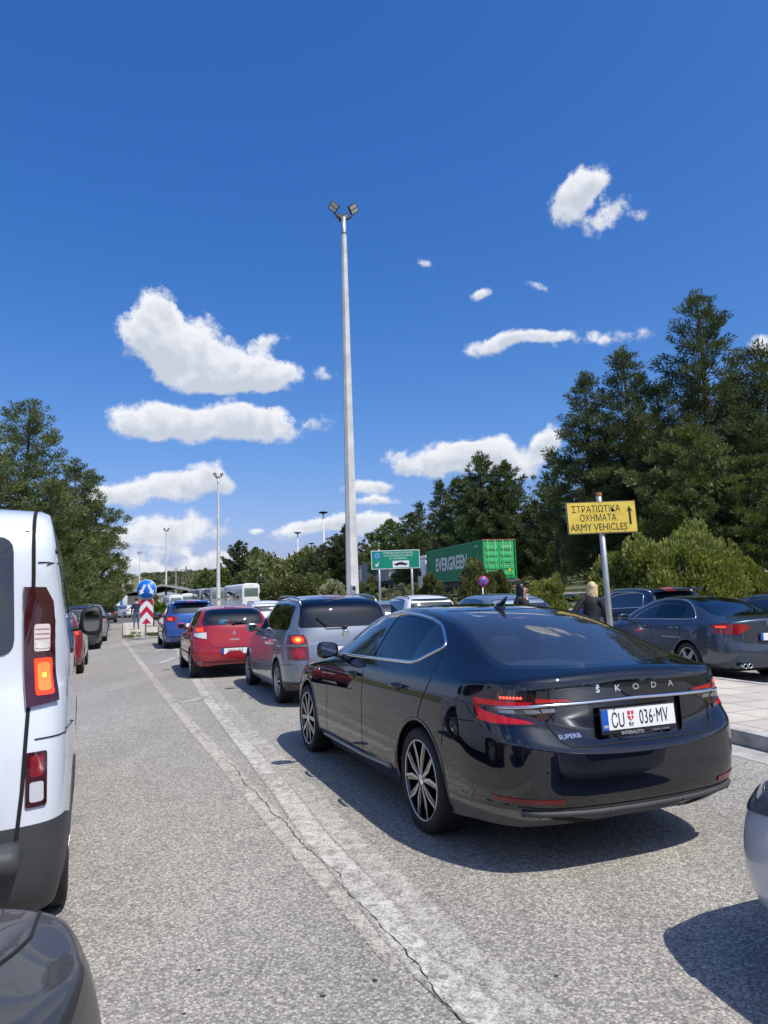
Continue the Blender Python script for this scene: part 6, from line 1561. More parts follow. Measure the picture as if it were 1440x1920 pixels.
    for k in range(12):
        mb = MB(); mb.prism([((.012 if i % 2 else .022) * math.cos(i * math.pi / 4 + .4) + .085 * math.cos(k * math.pi / 6), (.012 if i % 2 else .022) * math.sin(i * math.pi / 4 + .4) + .085 * math.sin(k * math.pi / 6)) for i in range(8)], 0, .002, M=T(-.815, .195, -.0078)); mb.build('star', mat('star_yellow', (.7, .6, .1), .4), q)
    mb = MB(); A = Matrix.Rotation(R(140), 4, 'Z'); mb.prism([(-.02, -.12), (.02, -.12), (.02, .04), (.07, .0), (.07, .045), (0, .12), (-.07, .045), (-.07, .0), (-.02, .04)], 0, .002, M=T(-.82, -.2) @ A); mb.build('arrow', white, p)
    for u in (711, 772):
        q = at(u, 1068, Y + .06) - o; mb = MB(); mb.tube([(q.x, .06, -.05), (q.x + .0, .06, q.z + .9)], .055, 12); mb.build('post', galv, root)
    # round no-stopping sign
    Y = 27.; o = at_px(906, Y); root = empty('road_sign', o, 0, 'small round blue sign with red ring and red cross on a thin post', 'road sign')
    c = at(906, 1090, Y) - o; mb = MB(); mb.tube([(0, .03, 0), (0, .03, c.z)], .028, 8); mb.build('post', galv, root)
    Mc = Matrix.Translation((c.x, 0, c.z)); mb = MB(); mb.lathe([(.001, .012), (.205, .012), (.205, -.008), (.001, -.008)], 28, Mc); p = mb.build('ring', red, root); mb = MB(); mb.lathe([(.165, -.007), (.165, -.012), (.001, -.012)], 28, Mc); f = mb.build('sign_face', mat('sign_blue', (0, 0, 0)), p)
    for a_ in (45, -45): mb = MB(); mb.box(-.165, .165, -.015, -.011 - (.001 if a_ > 0 else 0), -.021, .021, M=Mc @ Matrix.Rotation(R(a_), 4, 'Y')); mb.build('cross_bar', red, f)
    # blue arrow sign with chevron board
    p0 = gp(272, 1193, .14); root = empty('keep_sign', p0, 0, 'round blue sign with two white arrows above a red and white chevron board', 'road sign')
    Y = p0.y - .05; c = at(275, 1105, Y) - p0; mb = MB(); mb.tube([(0, .05, -.02), (0.03, .05, c.z)], .035, 10); mb.build('post', galv, root)
    r = 18.2 / 1339 * Y; Mc = Matrix.Translation((c.x, c.y, c.z)); mb = MB(); mb.lathe([(.001, .02), (r, .02), (r, -.006), (.001, -.006)], 36, Mc); d_ = mb.build('disc', white, root); mb = MB(); mb.lathe([(r * .965, -.005), (r * .965, -.010), (.001, -.010)], 36, Mc); f = mb.build('sign_face', blue, d_)
    for sg in (-1, 1):
        mb = MB(); A = Mc @ Matrix.Translation((sg * .185, -.0105, -.02)) @ Matrix.Rotation(R(-27 * sg), 4, 'Y') @ TX
        mb.prism([(-.055, .26), (.055, .26), (.055, -.06), (.125, -.06), (0, -.25), (-.125, -.06), (-.055, -.06)], 0, .003, M=A); mb.build('arrow', white, f)
    a, b, e = at(262, 1124, Y), at(286.5, 1123, Y), at(262, 1170, Y); c = (b + e) / 2 - p0; w = (b - a).length; h = (a - e).length; Mb = Matrix.Translation((c.x, 0, c.z)); p = sign_panel(root, w, h, Mb, white, rim=None, rimw=.0, name='chevron_board')
    hw = w / 2; d_ = .30 * h
    for a0 in (.73, .23, -.27):
        ap = a0 * h
        for sg in (-1, 1):
            poly = ccw([(0, ap), (sg * hw, ap - d_), (sg * hw, ap - d_ - .24 * h), (0, ap - .24 * h)])
            poly = clip2(clip2(poly, (-9, -h / 2), (9, -h / 2)), (9, h / 2), (-9, h / 2))
            if len(poly) > 2: mb = MB(); mb.prism(poly, 0, .003, M=Mb @ Matrix.Translation((0, -.0065, 0)) @ TX); mb.build('red_stripe', red, p)
    poly = clip2(ccw([(0, -.51 * h + .0), (hw, -.5 * h), (hw, -.49 * h)]), (-9, -h / 2), (9, -h / 2))
    # distant posts with cables
    for u, v, Y in ((349, 1062, 190), (361, 1070, 170), (371, 1069, 160), (343, 1080, 210), (334, 1081, 220)):
        p = at(u, v, Y); z0 = ground_z(p.x, p.y); root = empty('utility_pole', (p.x, p.y, z0), .5, 'dark wooden utility pole with a cross-arm in the distance left of the far pines', 'utility pole', 'wooden utility poles in the distance')
        H = p.z - z0; mb = MB(); mb.tube([(0, 0, 0), (0, 0, H)], [.22, .16], 6); mb.build('pole', bark, root); mb = MB(); mb.box(-1.6, 1.6, -.08, .08, H - 1., H - .8); mb.build('cross_arm', bark, root)

# ================================================================== LARGE VEHICLES
def truck_wheels(root, xs, y, r=.5, w=.28):
    for x in xs:
        for sg in (1, -1):
            M = Matrix.Translation((x, sg * y, r)); mb = MB(); mb.lathe([(r * .55, sg * w / 2), (r * .96, sg * w / 2), (r, sg * w * .4), (r, -sg * w * .4), (r * .5, -sg * w / 2)], 24, M); wo = mb.build('wheel', rubber, root)
            mb = MB(); mb.lathe([(r * .55, sg * w * .4), (r * .3, sg * w * .3), (.001, sg * w * .42)], 18, M); mb.build('rim', alloy, wo)

def container_truck(pose, H, base, colour, door_col, label, text, tcol, tsize, xs, cab_col, seed=0, plate_=True):
    "origin under the rear of the box; x forward"
    root = empty('container_truck', pose[:3], pose[3] + math.pi / 2, label, 'truck', 'container trucks'); L_, W_ = 12.19, 1.22; z0, z1 = base, base + H
    cm = mat('container_' + str(seed), colour, .5, noise=.12, nscale=.8); dm = mat('container_door_' + str(seed), door_col, .5, noise=.12, nscale=1.2)
    # corrugated sides
    for sg in (1, -1):
        mb = MB(); n = 44; vs = []; x = .12; step = (L_ - .24) / n
        for i in range(n):
            for k, dy in ((0, 0), (.30, 0), (.5, -.036), (.80, -.036)): vs += [(x + (i + k) * step, sg * (W_ - .01 + dy), z0 + .16), (x + (i + k) * step, sg * (W_ - .01 + dy), z1 - .12)]
        mb.add(vs, [(2 * i, 2 * i + 2, 2 * i + 3, 2 * i + 1) for i in range(len(vs) // 2 - 1)]); mb.build('side_wall', cm, root)
    fr = MB()
    for sg in (1, -1):
        fr.box(0, L_, sg * W_ - .06, sg * W_ + .005, z0, z0 + .16); fr.box(0, L_, sg * W_ - .06, sg * W_ + .005, z1 - .12, z1)
        for x0 in (0, L_ - .14): fr.box(x0, x0 + .14, sg * W_ - .08, sg * W_ + .008, z0 - .004, z1 + .004)
    fr.box(0, .1, -W_, W_, z1 - .13, z1 + .002); fr.box(0, .1, -W_, W_, z0 - .002, z0 + .13); fr.box(L_ - .1, L_ - .02, -W_, W_, z0, z1); fr.box(.02, L_ - .02, -W_ + .01, W_ - .01, z1 - .05, z1 - .015); fr.box(.1, L_ - .1, -W_ + .04, W_ - .04, z0 + .05, z0 + .12)
    fr.build('frame', cm, root)
    for sg in (1, -1):
        mb = MB(); mb.box(.015, .05, min(sg * .02, sg * (W_ - .09)), max(sg * .02, sg * (W_ - .09)), z0 + .14, z1 - .14)
        k = 5
        for i in range(k):
            a = z0 + .22 + (H - .5) * i / k; mb.box(-.022, .016, min(sg * .12, sg * (W_ - .2)), max(sg * .12, sg * (W_ - .2)), a, a + (H - .5) / k * .55, bev=.02)
        do = mb.build('door', dm, root)
        for y in (.30, .85):
            b = MB(); b.tube([(-.04, sg * y, z0 + .06), (-.04, sg * y, z1 - .06)], .018, 6); b.box(-.06, -.02, sg * y - .05, sg * y + .05, z0 + 1.0, z0 + 1.08); b.build('locking_bar', mat('door_bar', (.45, .46, .44), .5), do)
    fr.v
    rm = mat('rusty_header', (.35, .16, .08), .9, noise=.4, nscale=3)
    mb = MB(); mb.box(-.012, .0, -W_, W_, z1 - .05, z1 + .012); mb.build('header', rm, root)
    # chassis, lamps, mudguards
    mb = MB(); mb.box(.2, L_ + 1, -.45, .45, z0 - .42, z0 - .02); mb.box(-.02, .16, -1.2, 1.2, z0 - .26, z0 - .06); mb.build('chassis', mat('chassis_blue_grey', (.08, .10, .14), .6), root)
    mb = MB(); mb.box(-.03, .08, -1.2, 1.2, z0 - .66, z0 - .50); b = mb.build('rear_bumper', mat('bumper_white', (.6, .6, .58), .6), root)
    for sg in (1, -1): mb = MB(); mb.box(-.045, -.03, min(sg * .75, sg * 1.15), max(sg * .75, sg * 1.15), z0 - .64, z0 - .53); mb.build('tail_lamp', red_lens, b)
    mb = MB(); mb.box(-.045, -.03, -.26, .26, z0 - .65, z0 - .52); mb.build('number_plate', mat('plate_orange', (.7, .28, .06), .5), b)
    truck_wheels(root, [1.9, 3.2, 4.5, L_ + 2.2], 1.05)
    # cab
    mb = MB(); c0 = L_ + .55
    mb.box(c0, c0 + 2.2, -1.22, 1.22, .55, 3.35, bev=.14); mb.box(c0 - .1, c0 + 1.9, -1.15, 1.15, 3.3, 3.75, bev=.2); cab = mb.build('cab', mat('cab_' + str(seed), cab_col, .35, coat=.6), root)
    for sg in (1, -1):
        g = MB(); g.box(c0 + 1.0, c0 + 2.0, sg * 1.225 - .004, sg * 1.225 + .004, 1.95, 2.8, bev=.003); g.build('side_window', glass_far, cab)
        g = MB(); g.box(c0 + 2.0, c0 + 2.2, sg * 1.40 - .1, sg * 1.40 + .1, 2.0, 2.8, bev=.04); g.build('mirror', black_trim, cab)
    g = MB(); g.box(c0 + 2.19, c0 + 2.21, -1.1, 1.1, 1.9, 2.85, bev=.004); g.build('windscreen', glass_far, cab)
    # lettering on the side facing the camera
    if text: text_mesh('side_lettering', text, tsize, mat('letter_' + str(seed), tcol, .5), root, Matrix(((-1, 0, 0, xs), (0, 0, 1, W_ + .012), (0, 1, 0, z0 + H * .5), (0, 0, 0, 1))), xs=.92, bold=.045, depth=.004)
    if seed == 1:
        text_mesh('code_lettering', 'EMCU 846203 5', .16, plate_white, root, Matrix(((0, 0, -1, -.03), (-1, 0, 0, -.62), (0, 1, 0, z0 + H - .50), (0, 0, 0, 1))), xs=.6)
        text_mesh('code_lettering', '1002002 0', .2, plate_white, root, Matrix(((-1, 0, 0, 1.2), (0, 0, 1, W_ + .012), (0, 1, 0, z1 - .4), (0, 0, 0, 1))), xs=.9)
        mb = MB(); mb.prism([(-.14, -.11), (.14, -.11), (0, .14)], 0, .006, M=Matrix(((0, 0, -1, -.03), (-1, 0, 0, -.75), (0, 1, 0, z0 + .62), (0, 0, 0, 1)))); mb.build('hazard_sticker', mat('sticker_yellow', (.75, .6, .02), .5), root)
    return root

def build_trucks():
    zg = 1.35
    container_truck((6.83 + 1.15, 50 + .1, zg, .27), 2.75, 2.60 - zg, (.02, .23, .085), (.045, .46, .14), 'green EVERGREEN container truck parked behind the dark bushes', 'EVERGREEN', (.70, .72, .68), 1.42, 6.4, (.62, .63, .62), 1)  # sunlit doors and shaded sides put into two greens of one container
    container_truck((.3 + 1.15, 78.3, 2.0, .27), 2.65, 1.35, (.22, .24, .26), (.62, .62, .58), 'grey MAERSK container truck behind the tall lamp mast', 'MAERSK', (.02, .03, .07), 1.3, 5.2, (.66, .67, .67), 2)

def coach(pose, label, H=3.45, L_=11.5, W_=1.25, side=(.07, .08, .10), top=(.74, .74, .72), group='coaches parked in a row', name='coach', rear=None, bodyc=(.74, .74, .72)):
    root = empty(name, pose[:3], pose[3] + math.pi / 2, label, 'coach' if name == 'coach' else 'minibus', group)
    bm_ = mat('coach_white_%s' % (bodyc,), bodyc, .3, coat=.6)
    def sec(x, k=1., zt=H): return [Vector((x, s_ * W_ * k, z)) for s_, z in ((1, .35), (1, 1.2), (1, H * .62))] + [Vector((x, W_ * k * .95, zt - .28)), Vector((x, W_ * k * .72, zt - .05)), Vector((x, 0, zt))]
    secs = [sec(-.0, .90, H - .12), sec(.12, .985), sec(.5, 1), sec(L_ * .5, 1), sec(L_ - .6, 1), sec(L_ - .15, .97, H - .1), sec(L_, .88, H - .45)]
    vs = []; 
    for s_ in secs: vs += s_ + [Vector((v.x, -v.y, v.z)) for v in reversed(s_[:-1])]
    m = 11; fs = [(i * m + q, i * m + q + 1, (i + 1) * m + q + 1, (i + 1) * m + q) for i in range(len(secs) - 1) for q in range(m - 1)] + [tuple(range(m)), tuple((len(secs) - 1) * m + q for q in range(m))]
    mb = MB(); mb.add(vs, fs, True); b = mb.build('body', bm_, root); shade_auto(b, 40)
    gm = mat('coach_side_glass', (.05, .06, .075), .08, coat=1, spec=1)
    for sg in (1, -1):
        mb = MB(); mb.box(.45, L_ - .8, sg * W_ - .01, sg * W_ + .012, H * .45, H * .80, bev=.004); mb.build('side_window', gm, root)
        for i in range(1, 6):
            pl = MB(); x = .45 + (L_ - 1.25) * i / 6; pl.box(x - .03, x + .03, sg * W_ + .012, sg * W_ + .016, H * .45, H * .80); pl.build('window_divider', black_trim, root)
    mb = MB(); mb.box(-.02, .03, -W_ * .76, W_ * .76, H * .55, H * .84, bev=.04); mb.build('rear_window', mat('coach_rear_glass', (.12, .17, .16), .08, coat=1), root)
    mb = MB(); mb.box(L_ - .03, L_ + .01, -W_ * .82, W_ * .82, H * .35, H * .80, bev=.06); mb.build('windscreen', glass_far, root)
    for sg in (1, -1): mb = MB(); mb.box(-.02, .03, min(sg * W_ * .7, sg * W_ * .86), max(sg * W_ * .7, sg * W_ * .86), .8, 1.2, bev=.02); mb.build('tail_lamp', red_lens, root)
    truck_wheels(root, [2.6, L_ - 2.6], W_ - .16, .48, .28); return root

def build_van():
    root = empty('panel_van', (-2.61, 3.63, 0), .401 + math.pi / 2, 'white van cut off by the left edge with its brake light glowing', 'van')
    sp = hatch(3.10, .965, .93, 2.085, .965, 1.20, .335, cowl=3.25, wtop=2.55, hood=1.20, lean=.05, roofw=.86, Rr=.15, pw=3.6, beltf=1.22, crown=.012, yf=[.95, .985, 1., 1., .995, .985]); sp['crease'] = (.3, .6, .5, .75)
    sp['y2'] = [(sp['xs'][1], .965 * .93), (sp['xs'][2], .965 * .865), (.5, .965 * .865), (2.55, .965 * .85), (3.25, .965 * .9), (4, .7)]
    sp['y1'] = [(-1, .965 * .985), (2.5, .965 * .98), (3.3, .93), (4, .8)]
    sp['z2'] = [(sp['xs'][1], 1.70), (sp['xs'][2], 2.03)] + [q for q in sp['z2'][2:]]
    sp['z1'] = [(-1, 1.30), (2.9, 1.25), (3.25, 1.2), (4.1, .95)]
    body = paint('paint_white_van', (.66, .70, .74), metal=.1, rough=.35, dust=.05)
    c = Car(root, sp, body, 3)
    arches(c, .335, (.395, .395)); 
    low = c.part('bumper', grey_trim); c.cut([(-1.3, .1), (-.42, .1), (-.42, .56), (-.75, .645), (-1.3, .645)], 'side', low, lambda q, n: q.x < -.35)
    c.finish()
    darkg = mat('van_glass', (.02, .025, .035), .05, coat=1)
    c.ribbon([(-.775, 2.04), (-.785, 1.70), (-.785, 1.2), (-.77, .78), (-.755, .60)], 'rear', .016, void_m, 'panel_seam', off=.004, step=.02)
    c.ribbon([(0, 1.95), (0, .55)], 'rear', .012, void_m, 'panel_seam', off=.004, step=.02); c.ribbon([(.765, 1.96), (.80, 1.2), (.79, .62)], 'rear', .016, void_m, 'panel_seam', off=.004, step=.02)
    c.ribbon([(-.80, 1.745), (-.93, 1.745)], 'rear', .006, void_m, 'panel_seam', off=.004, step=.02); c.ribbon([(-.81, .985), (-.95, .985)], 'rear', .006, void_m, 'panel_seam', off=.004, step=.02)
    c.ribbon([(-.75, 1.00), (-.5, 1.00), (-.2, .95)], 'right', .006, void_m, 'panel_seam', off=.004, step=.02); c.ribbon([(-.72, 1.745), (-.5, 1.745)], 'right', .006, void_m, 'panel_seam', off=.004, step=.02)
    c.ribbon([(2.0, .35), (2.0, 1.75)], 'right', .008, void_m, 'panel_seam', off=.004, step=.02); c.ribbon([(3.0, .4), (3.02, 1.2)], 'right', .008, void_m, 'panel_seam', off=.004, step=.02)
    c.ribbon([(.2, 1.16), (1.9, 1.16)], 'right', .02, void_m, 'panel_seam', off=.004, step=.02)
    for sg in (1, -1):
        c.decal(rounded([(sg * .10, 1.34), (sg * .72, 1.34), (sg * .70, 1.86), (sg * .10, 1.86)], .07, 4)[::sg], 'rear', darkg, 'rear_window', off=.003, thick=.003, grid=.1)
        # tall lamp cluster on the rear pillar
        def PP(y0, y1, z0_, z1_, r=.015):
            P = rounded([(y0, z0_), (y1, z0_), (y1, z1_), (y0, z1_)], r, 3); return [(-1.1 + max(0, (abs(y) - .80)) * 1.3, y * sg, z) for y, z in P]
        lamp = c.decal([(-1, sg * y, z) for y, z in ((.825, 1.115), (.975, 1.13), (.968, 1.48), (.955, 1.57), (.92, 1.635), (.825, 1.635))], ('ang', 22 * sg), mat('van_lamp', (.045, .006, .010), .06, coat=1), 'tail_lamp', off=.003, thick=.016)
        sq = lambda y0, y1, a, b, r=.012: [(-1, sg * y, z) for y, z in rounded([(y0, a), (y1, a), (y1, b), (y0, b)], r, 3)]
        c.decal(sq(.868, .940, 1.350, 1.470), ('ang', 22 * sg), mat('indicator', (.62, .52, .50), .25, coat=1, emit=(1, .75, .7), es=.12), 'indicator', off=.0195, thick=.003, parent=lamp)
        c.decal(sq(.868, .950, 1.160, 1.320), ('ang', 22 * sg), lit_red, 'brake_light', off=.0195, thick=.003, parent=lamp)
        for k in range(5): c.decal(sq(.872, .936, 1.362 + k * .021, 1.366 + k * .021, .001), ('ang', 22 * sg), mat('lens_rib', (.30, .24, .24), .3), 'lens_rib', off=.0235, thick=.001, parent=lamp)
        c.decal(sq(.880, .938, 1.178, 1.30, .014), ('ang', 22 * sg), mat('lit_orange', (.9, .2, .05), .3, emit=(1, .085, .015), es=1.3), 'lamp_glow', off=.023, thick=.001, parent=lamp)
        c.decal(sq(.900, .918, 1.232, 1.254, .004), ('ang', 22 * sg), mat('lit_yellow', (.9, .5, .05), .3, emit=(1, .42, .05), es=2.), 'bulb', off=.0245, thick=.001, parent=lamp)
        c.decal(sq(.876, .932, 1.362, 1.40, .010), ('ang', 22 * sg), mat('lamp_glint', (.8, .75, .72), .1, metal=.6, coat=1, emit=(1, .85, .75), es=.25), 'lens_highlight', off=.0235, thick=.001, parent=lamp)  # pale glowing patch painted in as a highlight on the indicator lens
        l2 = c.decal(sq(.800, .885, .715, .935), ('ang', 12 * sg), mat('van_lamp', (0, 0, 0)), 'lower_lamp', off=.003, thick=.006)
        c.decal(sq(.815, .870, .835, .920), ('ang', 12 * sg), red_lens, 'fog_light', off=.0095, thick=.002, parent=l2); c.decal(sq(.815, .870, .735, .815), ('ang', 12 * sg), clear_lens, 'reversing_light', off=.0095, thick=.002, parent=l2)
        mirror(c, 2.60, 1.40, sg, black_trim, w=.19, h=.26)
        l, n = c.rear_pt(sg * .87, 1.80); mb = MB(); mb.ball(l, .014, 10); mb.build('washer_jet', black_trim, root)
        c.ribbon([(-.4, .62), (.0 - .41, .75)], 'left' if sg > 0 else 'right', .01, void_m, 'bumper_edge')
        for x in (0, 3.10): c.ribbon([(x + .40 * math.cos(t), .335 + .40 * math.sin(t)) for t in np.linspace(R(-12), R(192), 26)], 'left' if sg > 0 else 'right', 0, grey_trim, 'arch_lip', off=-.01, rad=.018)
    mb = MB(); mb.box(-1.10, -.92, -.78, .78, .50, .60, bev=.04); mb.build('bumper_step', grey_trim, root)
    mb = MB(); mb.box(-1.085, -1.0, -.70, -.50, .40, .45, bev=.01); mb.build('bumper_reflector', dark_red_lens, root)
    for v in ('right', 'left'):
        c.decal(rounded([(2.12, 1.28), (3.05, 1.28), (2.75, 1.74), (2.12, 1.76)], .05, 3), v, darkg, 'side_window', off=.003, thick=.002, grid=.12)
        c.decal(rounded([(.35, 1.30), (1.85, 1.30), (1.85, 1.74), (.35, 1.74)], .05, 3), v, darkg, 'side_window', off=.003, thick=.002, grid=.12)
    c.decal(rounded([(-.10, 1.32), (.14, 1.32), (.14, 1.50), (-.10, 1.50)], .03, 3), 'right', mat('sticker_blue', (.02, .2, .6), .4), 'side_sticker', off=.003, thick=.001, grid=.1)
    c.decal(rounded([(.85, 1.28), (-.85, 1.28), (-.78, 1.80), (.78, 1.80)], .07, 3), 'front', darkg, 'windscreen', off=.003, thick=.002, grid=.12)
    underbody(c, z=.26, x0=-.72, w=.9); wheels(c, root, .335, .21, .215, 'steel', .955)

def build_near_cars():
    # silver car whose front corner shows at the lower right
    root = empty('parked_car', (3.30, .22, 0), .352 + math.pi / 2, 'silver car at the lower right edge showing only its front corner', 'car')
    sp = hatch(2.65, .85, .88, 1.48, .885, 1.0, .315, cowl=1.95, wtop=1.05, hood=.97, lean=.25)
    body = paint('paint_silver_white', (.66, .69, .72), metal=.3, rough=.38, dust=.06); c = Car(root, sp, body, 3); arches(c, .315, (.37, .37)); c.finish()
    for sg in (1, -1):
        P = [(3.0, .86 * sg, .80), (3.06, .85 * sg, .66), (3.32, .70 * sg, .62), (3.38, .60 * sg, .64), (3.25, .66 * sg, .74)]
        h_ = c.decal(P, ('ang', 180 - 45 * sg), mat('headlight_dark', (.12, .12, .12), .08, coat=1), 'headlight', off=.003, thick=.008)
        v = 'left' if sg > 0 else 'right'; c.decal(dlo_of(sp, 1.48, 1.0), v, glass_far, 'side_window', off=.003, thick=.002, grid=.12); mirror(c, 1.62, 1.03, sg, body)
    c.decal(rounded([(.60, 1.06), (-.60, 1.06), (-.54, 1.38), (.54, 1.38)], .07, 3), 'front', glass_far, 'windscreen', off=.003, thick=.002, grid=.12)
    c.decal(rounded([(.45, .62), (-.45, .62), (-.40, .46), (.40, .46)], .04, 3), 'front', black_trim, 'grille', off=.003, thick=.004, grid=.1)
    c.decal(rounded([(.62, 1.08), (-.62, 1.08), (-.54, 1.36), (.54, 1.36)], .07, 3), 'rear', glass_far, 'rear_window', off=.003, thick=.002, grid=.12)
    underbody(c, z=.22); wheels(c, root, .315, .21, .205, 'seven', .885)
    # dark car following the van
    root = empty('parked_car', (-.80, -1.32, 0), .22 + math.pi / 2, 'dark grey car at the lower left corner of the picture, only its bonnet corner showing', 'car')
    sp = hatch(2.62, .80, .86, 1.47, .86, 1.0, .31, cowl=1.95, wtop=1.05, hood=.99, lean=.25, pw=2.6); sp['Rf'] = .62; sp['xs'] = sp['xs'][:-2] + [2.62 + .86 - .70, 2.62 + .86 - .62]
    body = paint('paint_dark_grey', (.021, .022, .024), metal=.0, rough=.45, dust=.30); c = Car(root, sp, body, 3); arches(c, .31, (.365, .365), yk=.78); c.finish()
    for sg in (1, -1):
        P = [(3.26, .58 * sg, .70), (3.26, .58 * sg, .62), (3.42, .36 * sg, .60), (3.42, .34 * sg, .67)]
        c.decal(P, ('ang', 180 - 25 * sg), mat('headlight_black', (.012, .014, .02), .05, coat=1), 'headlight', off=.002, thick=.003)
        v = 'left' if sg > 0 else 'right'; c.decal(dlo_of(sp, 1.47, 1.0), v, glass_far, 'side_window', off=.003, thick=.002, grid=.12); mirror(c, 1.62, 1.03, sg, body)
    c.decal(rounded([(.60, 1.06), (-.60, 1.06), (-.54, 1.38), (.54, 1.38)], .07, 3), 'front', glass_far, 'windscreen', off=.003, thick=.002, grid=.12)
    [c.ribbon([(1.95, .60 * g), (2.3, .62 * g), (2.67, .64 * g), (2.91, .65 * g), (3.12, .62 * g), (3.28, .52 * g)], 'top', .007, void_m, 'bonnet_seam', off=.003, step=.03) for g in (1, -1)]
    bp_ = body.node_tree.nodes['Principled BSDF']; bp_.inputs['Coat Weight'].default_value = .35; bp_.inputs['Coat IOR'].default_value = 1.45
    underbody(c, z=.22); wheels(c, root, .31, .21, .205, 'seven', .86)

def build_traffic():
    P = paint
    black = P('paint_black', (.006, .006, .008), 0, .35, .03); navy = P('paint_navy', (.008, .016, .045), .3, .35, .03); bluec = P('paint_blue', (.012, .075, .30), .3, .35, .05); redd = P('paint_dark_red', (.22, .012, .02), .1, .35, .05)
    greyd = P('paint_graphite', (.06, .063, .07), .6, .36, .06); silv = P('paint_silver', (.5, .5, .5)); wht = P('paint_white', (.70, .71, .71), 0, .35, .05); lgrey = P('paint_light_grey', (.38, .40, .43), .6, .36, .06)
    suv = lambda H=1.66, b=1.10: hatch(2.68, .88, .88, H, .915, b, .345, cowl=2.0, wtop=1.10, hood=1.12, lean=.24, roofw=.72)
    hb = lambda H=1.48, b=1.0: hatch(2.60, .80, .85, H, .885, b, .315, cowl=1.95, wtop=1.05, hood=.99, lean=.26, roofw=.70)
    G = 'cars queueing towards the border'
    simple_car('parked_car', 'bright blue SUV ahead of the red hatchback with white-topped tail lamps', (-7.0, 25.6, .37), suv(1.68, 1.12), 1.68, 1.12, bluec, near=True, lvl=3, rails='a', spoiler=True, third=True, group=G, lamp_z=1.0)
    simple_car('parked_car', 'dark red car half hidden by the rear of the white van', (-7.95, 16.7, .36), hb(1.5, 1.0), 1.5, 1.0, redd, lvl=3, group=G, lamp_z=.92)
    simple_car('parked_car', 'graphite SUV with silver lower bumper seen past the mirror of the white van', (-11.3, 26.05, .36), suv(1.62, 1.07), 1.62, 1.07, greyd, lvl=3, rails='b', group=G, plate_txt=None)
    simple_car('parked_car', 'light grey SUV just beyond the graphite SUV in the left lane', (-13.15, 31.4, .37), suv(1.66, 1.10), 1.66, 1.10, lgrey, group=G)
    simple_car('parked_car', 'dark blue hatchback third from the van in the left lane', (-16.6, 40.5, .38), hb(1.52, 1.02), 1.52, 1.02, navy, group=G)
    simple_car('parked_car', 'black hatchback fourth in the left lane with its brake lights on', (-20.3, 50.3, .39), hb(1.47, .98), 1.47, .98, black, group=G)
    simple_car('parked_car', 'brownish dark hatchback with a white plate at the end of the left lane', (-25.5, 65.6, .40), hb(1.5, 1.0), 1.5, 1.0, P('paint_bronze', (.05, .04, .035), .4, .35, .05), group=G)
    simple_car('parked_car', 'dark car beyond the blue SUV, beside the island sapling', (-17.0, 58.6, .37), hb(1.5, 1.0), 1.5, 1.0, black, group=G)
    simple_car('parked_car', 'silver-roofed car beyond the dark one, above the island sapling', (-19.6, 66, .38), suv(1.62, 1.08), 1.62, 1.08, lgrey, group=G)
    G2 = 'cars crossing at the far bend'
    for u, Y, m, hh, lab, yw in ((226, 100, black, 1.5, 'far black car with a lit brake light left of the white ones', .6), (235, 98, redd, 1.48, 'far dark red car beside the white estate at the bend', .65), (247, 88, wht, 1.55, 'far white hatchback left of the chevron board', .7), (256, 90, wht, 1.5, 'far white car partly covered by the chevron board', .9),
                                 (232, 128, navy, 1.5, 'far navy car in front of the customs hall', .5), (219, 118, greyd, 1.5, 'far grey car right of the toll canopy', .5), (241, 122, lgrey, 1.5, 'far light grey car under the grey-roofed hall', .5)):
        p = at_px(u, Y); simple_car('parked_car', lab, (p.x, p.y, yw), hb(hh, 1.0), hh, 1.0, m, group=G2, lvl=2)
    G3 = 'cars in the car park behind the queue'
    p = at_px(500, 29.5); simple_car('parked_car', 'white car showing its roof between the red hatchback and the people carrier', (p.x, p.y, .36), suv(1.57, 1.05), 1.57, 1.05, wht, group=G3, rails='b')
    p = at_px(800, 21.5); simple_car('parked_car', 'white SUV with dark roof rails, roof showing left of the black saloon roof', (p.x - .1, p.y, .34), suv(1.60, 1.05), 1.60, 1.05, wht, group=G3, rails='b', lvl=3)
    p = at_px(728, 22.5); simple_car('parked_car', 'silver car with only its roof edge showing beside the people carrier', (p.x, p.y, .34), hb(1.46, 1.0), 1.46, 1.0, lgrey, group=G3)
    p = at_px(952, 15.2); simple_car('parked_car', 'pale blue-grey car with its roof showing under the green truck', (p.x, p.y, .30), hb(1.56, 1.05), 1.56, 1.05, P('paint_pale_blue', (.25, .30, .38), .6, .36, .05), group=G3, lvl=3)
    p = at_px(1238, 17.6); simple_car('parked_car', 'navy SUV with chrome window line behind the blue-grey saloon', (p.x, p.y, .32), suv(1.60, 1.08), 1.60, 1.08, navy, group=G3, rails='a', lvl=3, chrome_dlo=True, spoiler=True, third=True)
    p = at_px(1520, 14.2); simple_car('parked_car', 'dark car cut off by the right edge beside the blue-grey saloon', (p.x, p.y, .30), hb(1.42, .98), 1.42, .98, greyd, group=G3, lvl=3)
    for u, Y, c_, lab in ((552, 38, wht, 'white car roof behind the people carrier, left one'),):
        pass
    GC = 'coaches parked in a row'
    C = lambda u, Y, lab, **k: (lambda p: coach((p.x, p.y, 0, .44), lab, **k))(at_px(u, Y))
    C(471, 96, 'white coach with a pale rear window, rightmost of the coaches', H=3.95)
    C(409, 112, 'grey-sided coach partly behind the second lamp mast', H=3.85, bodyc=(.25, .26, .28)); C(388, 118, 'dark-sided coach with a white roof, left of the second lamp mast', H=3.9, bodyc=(.30, .28, .28))
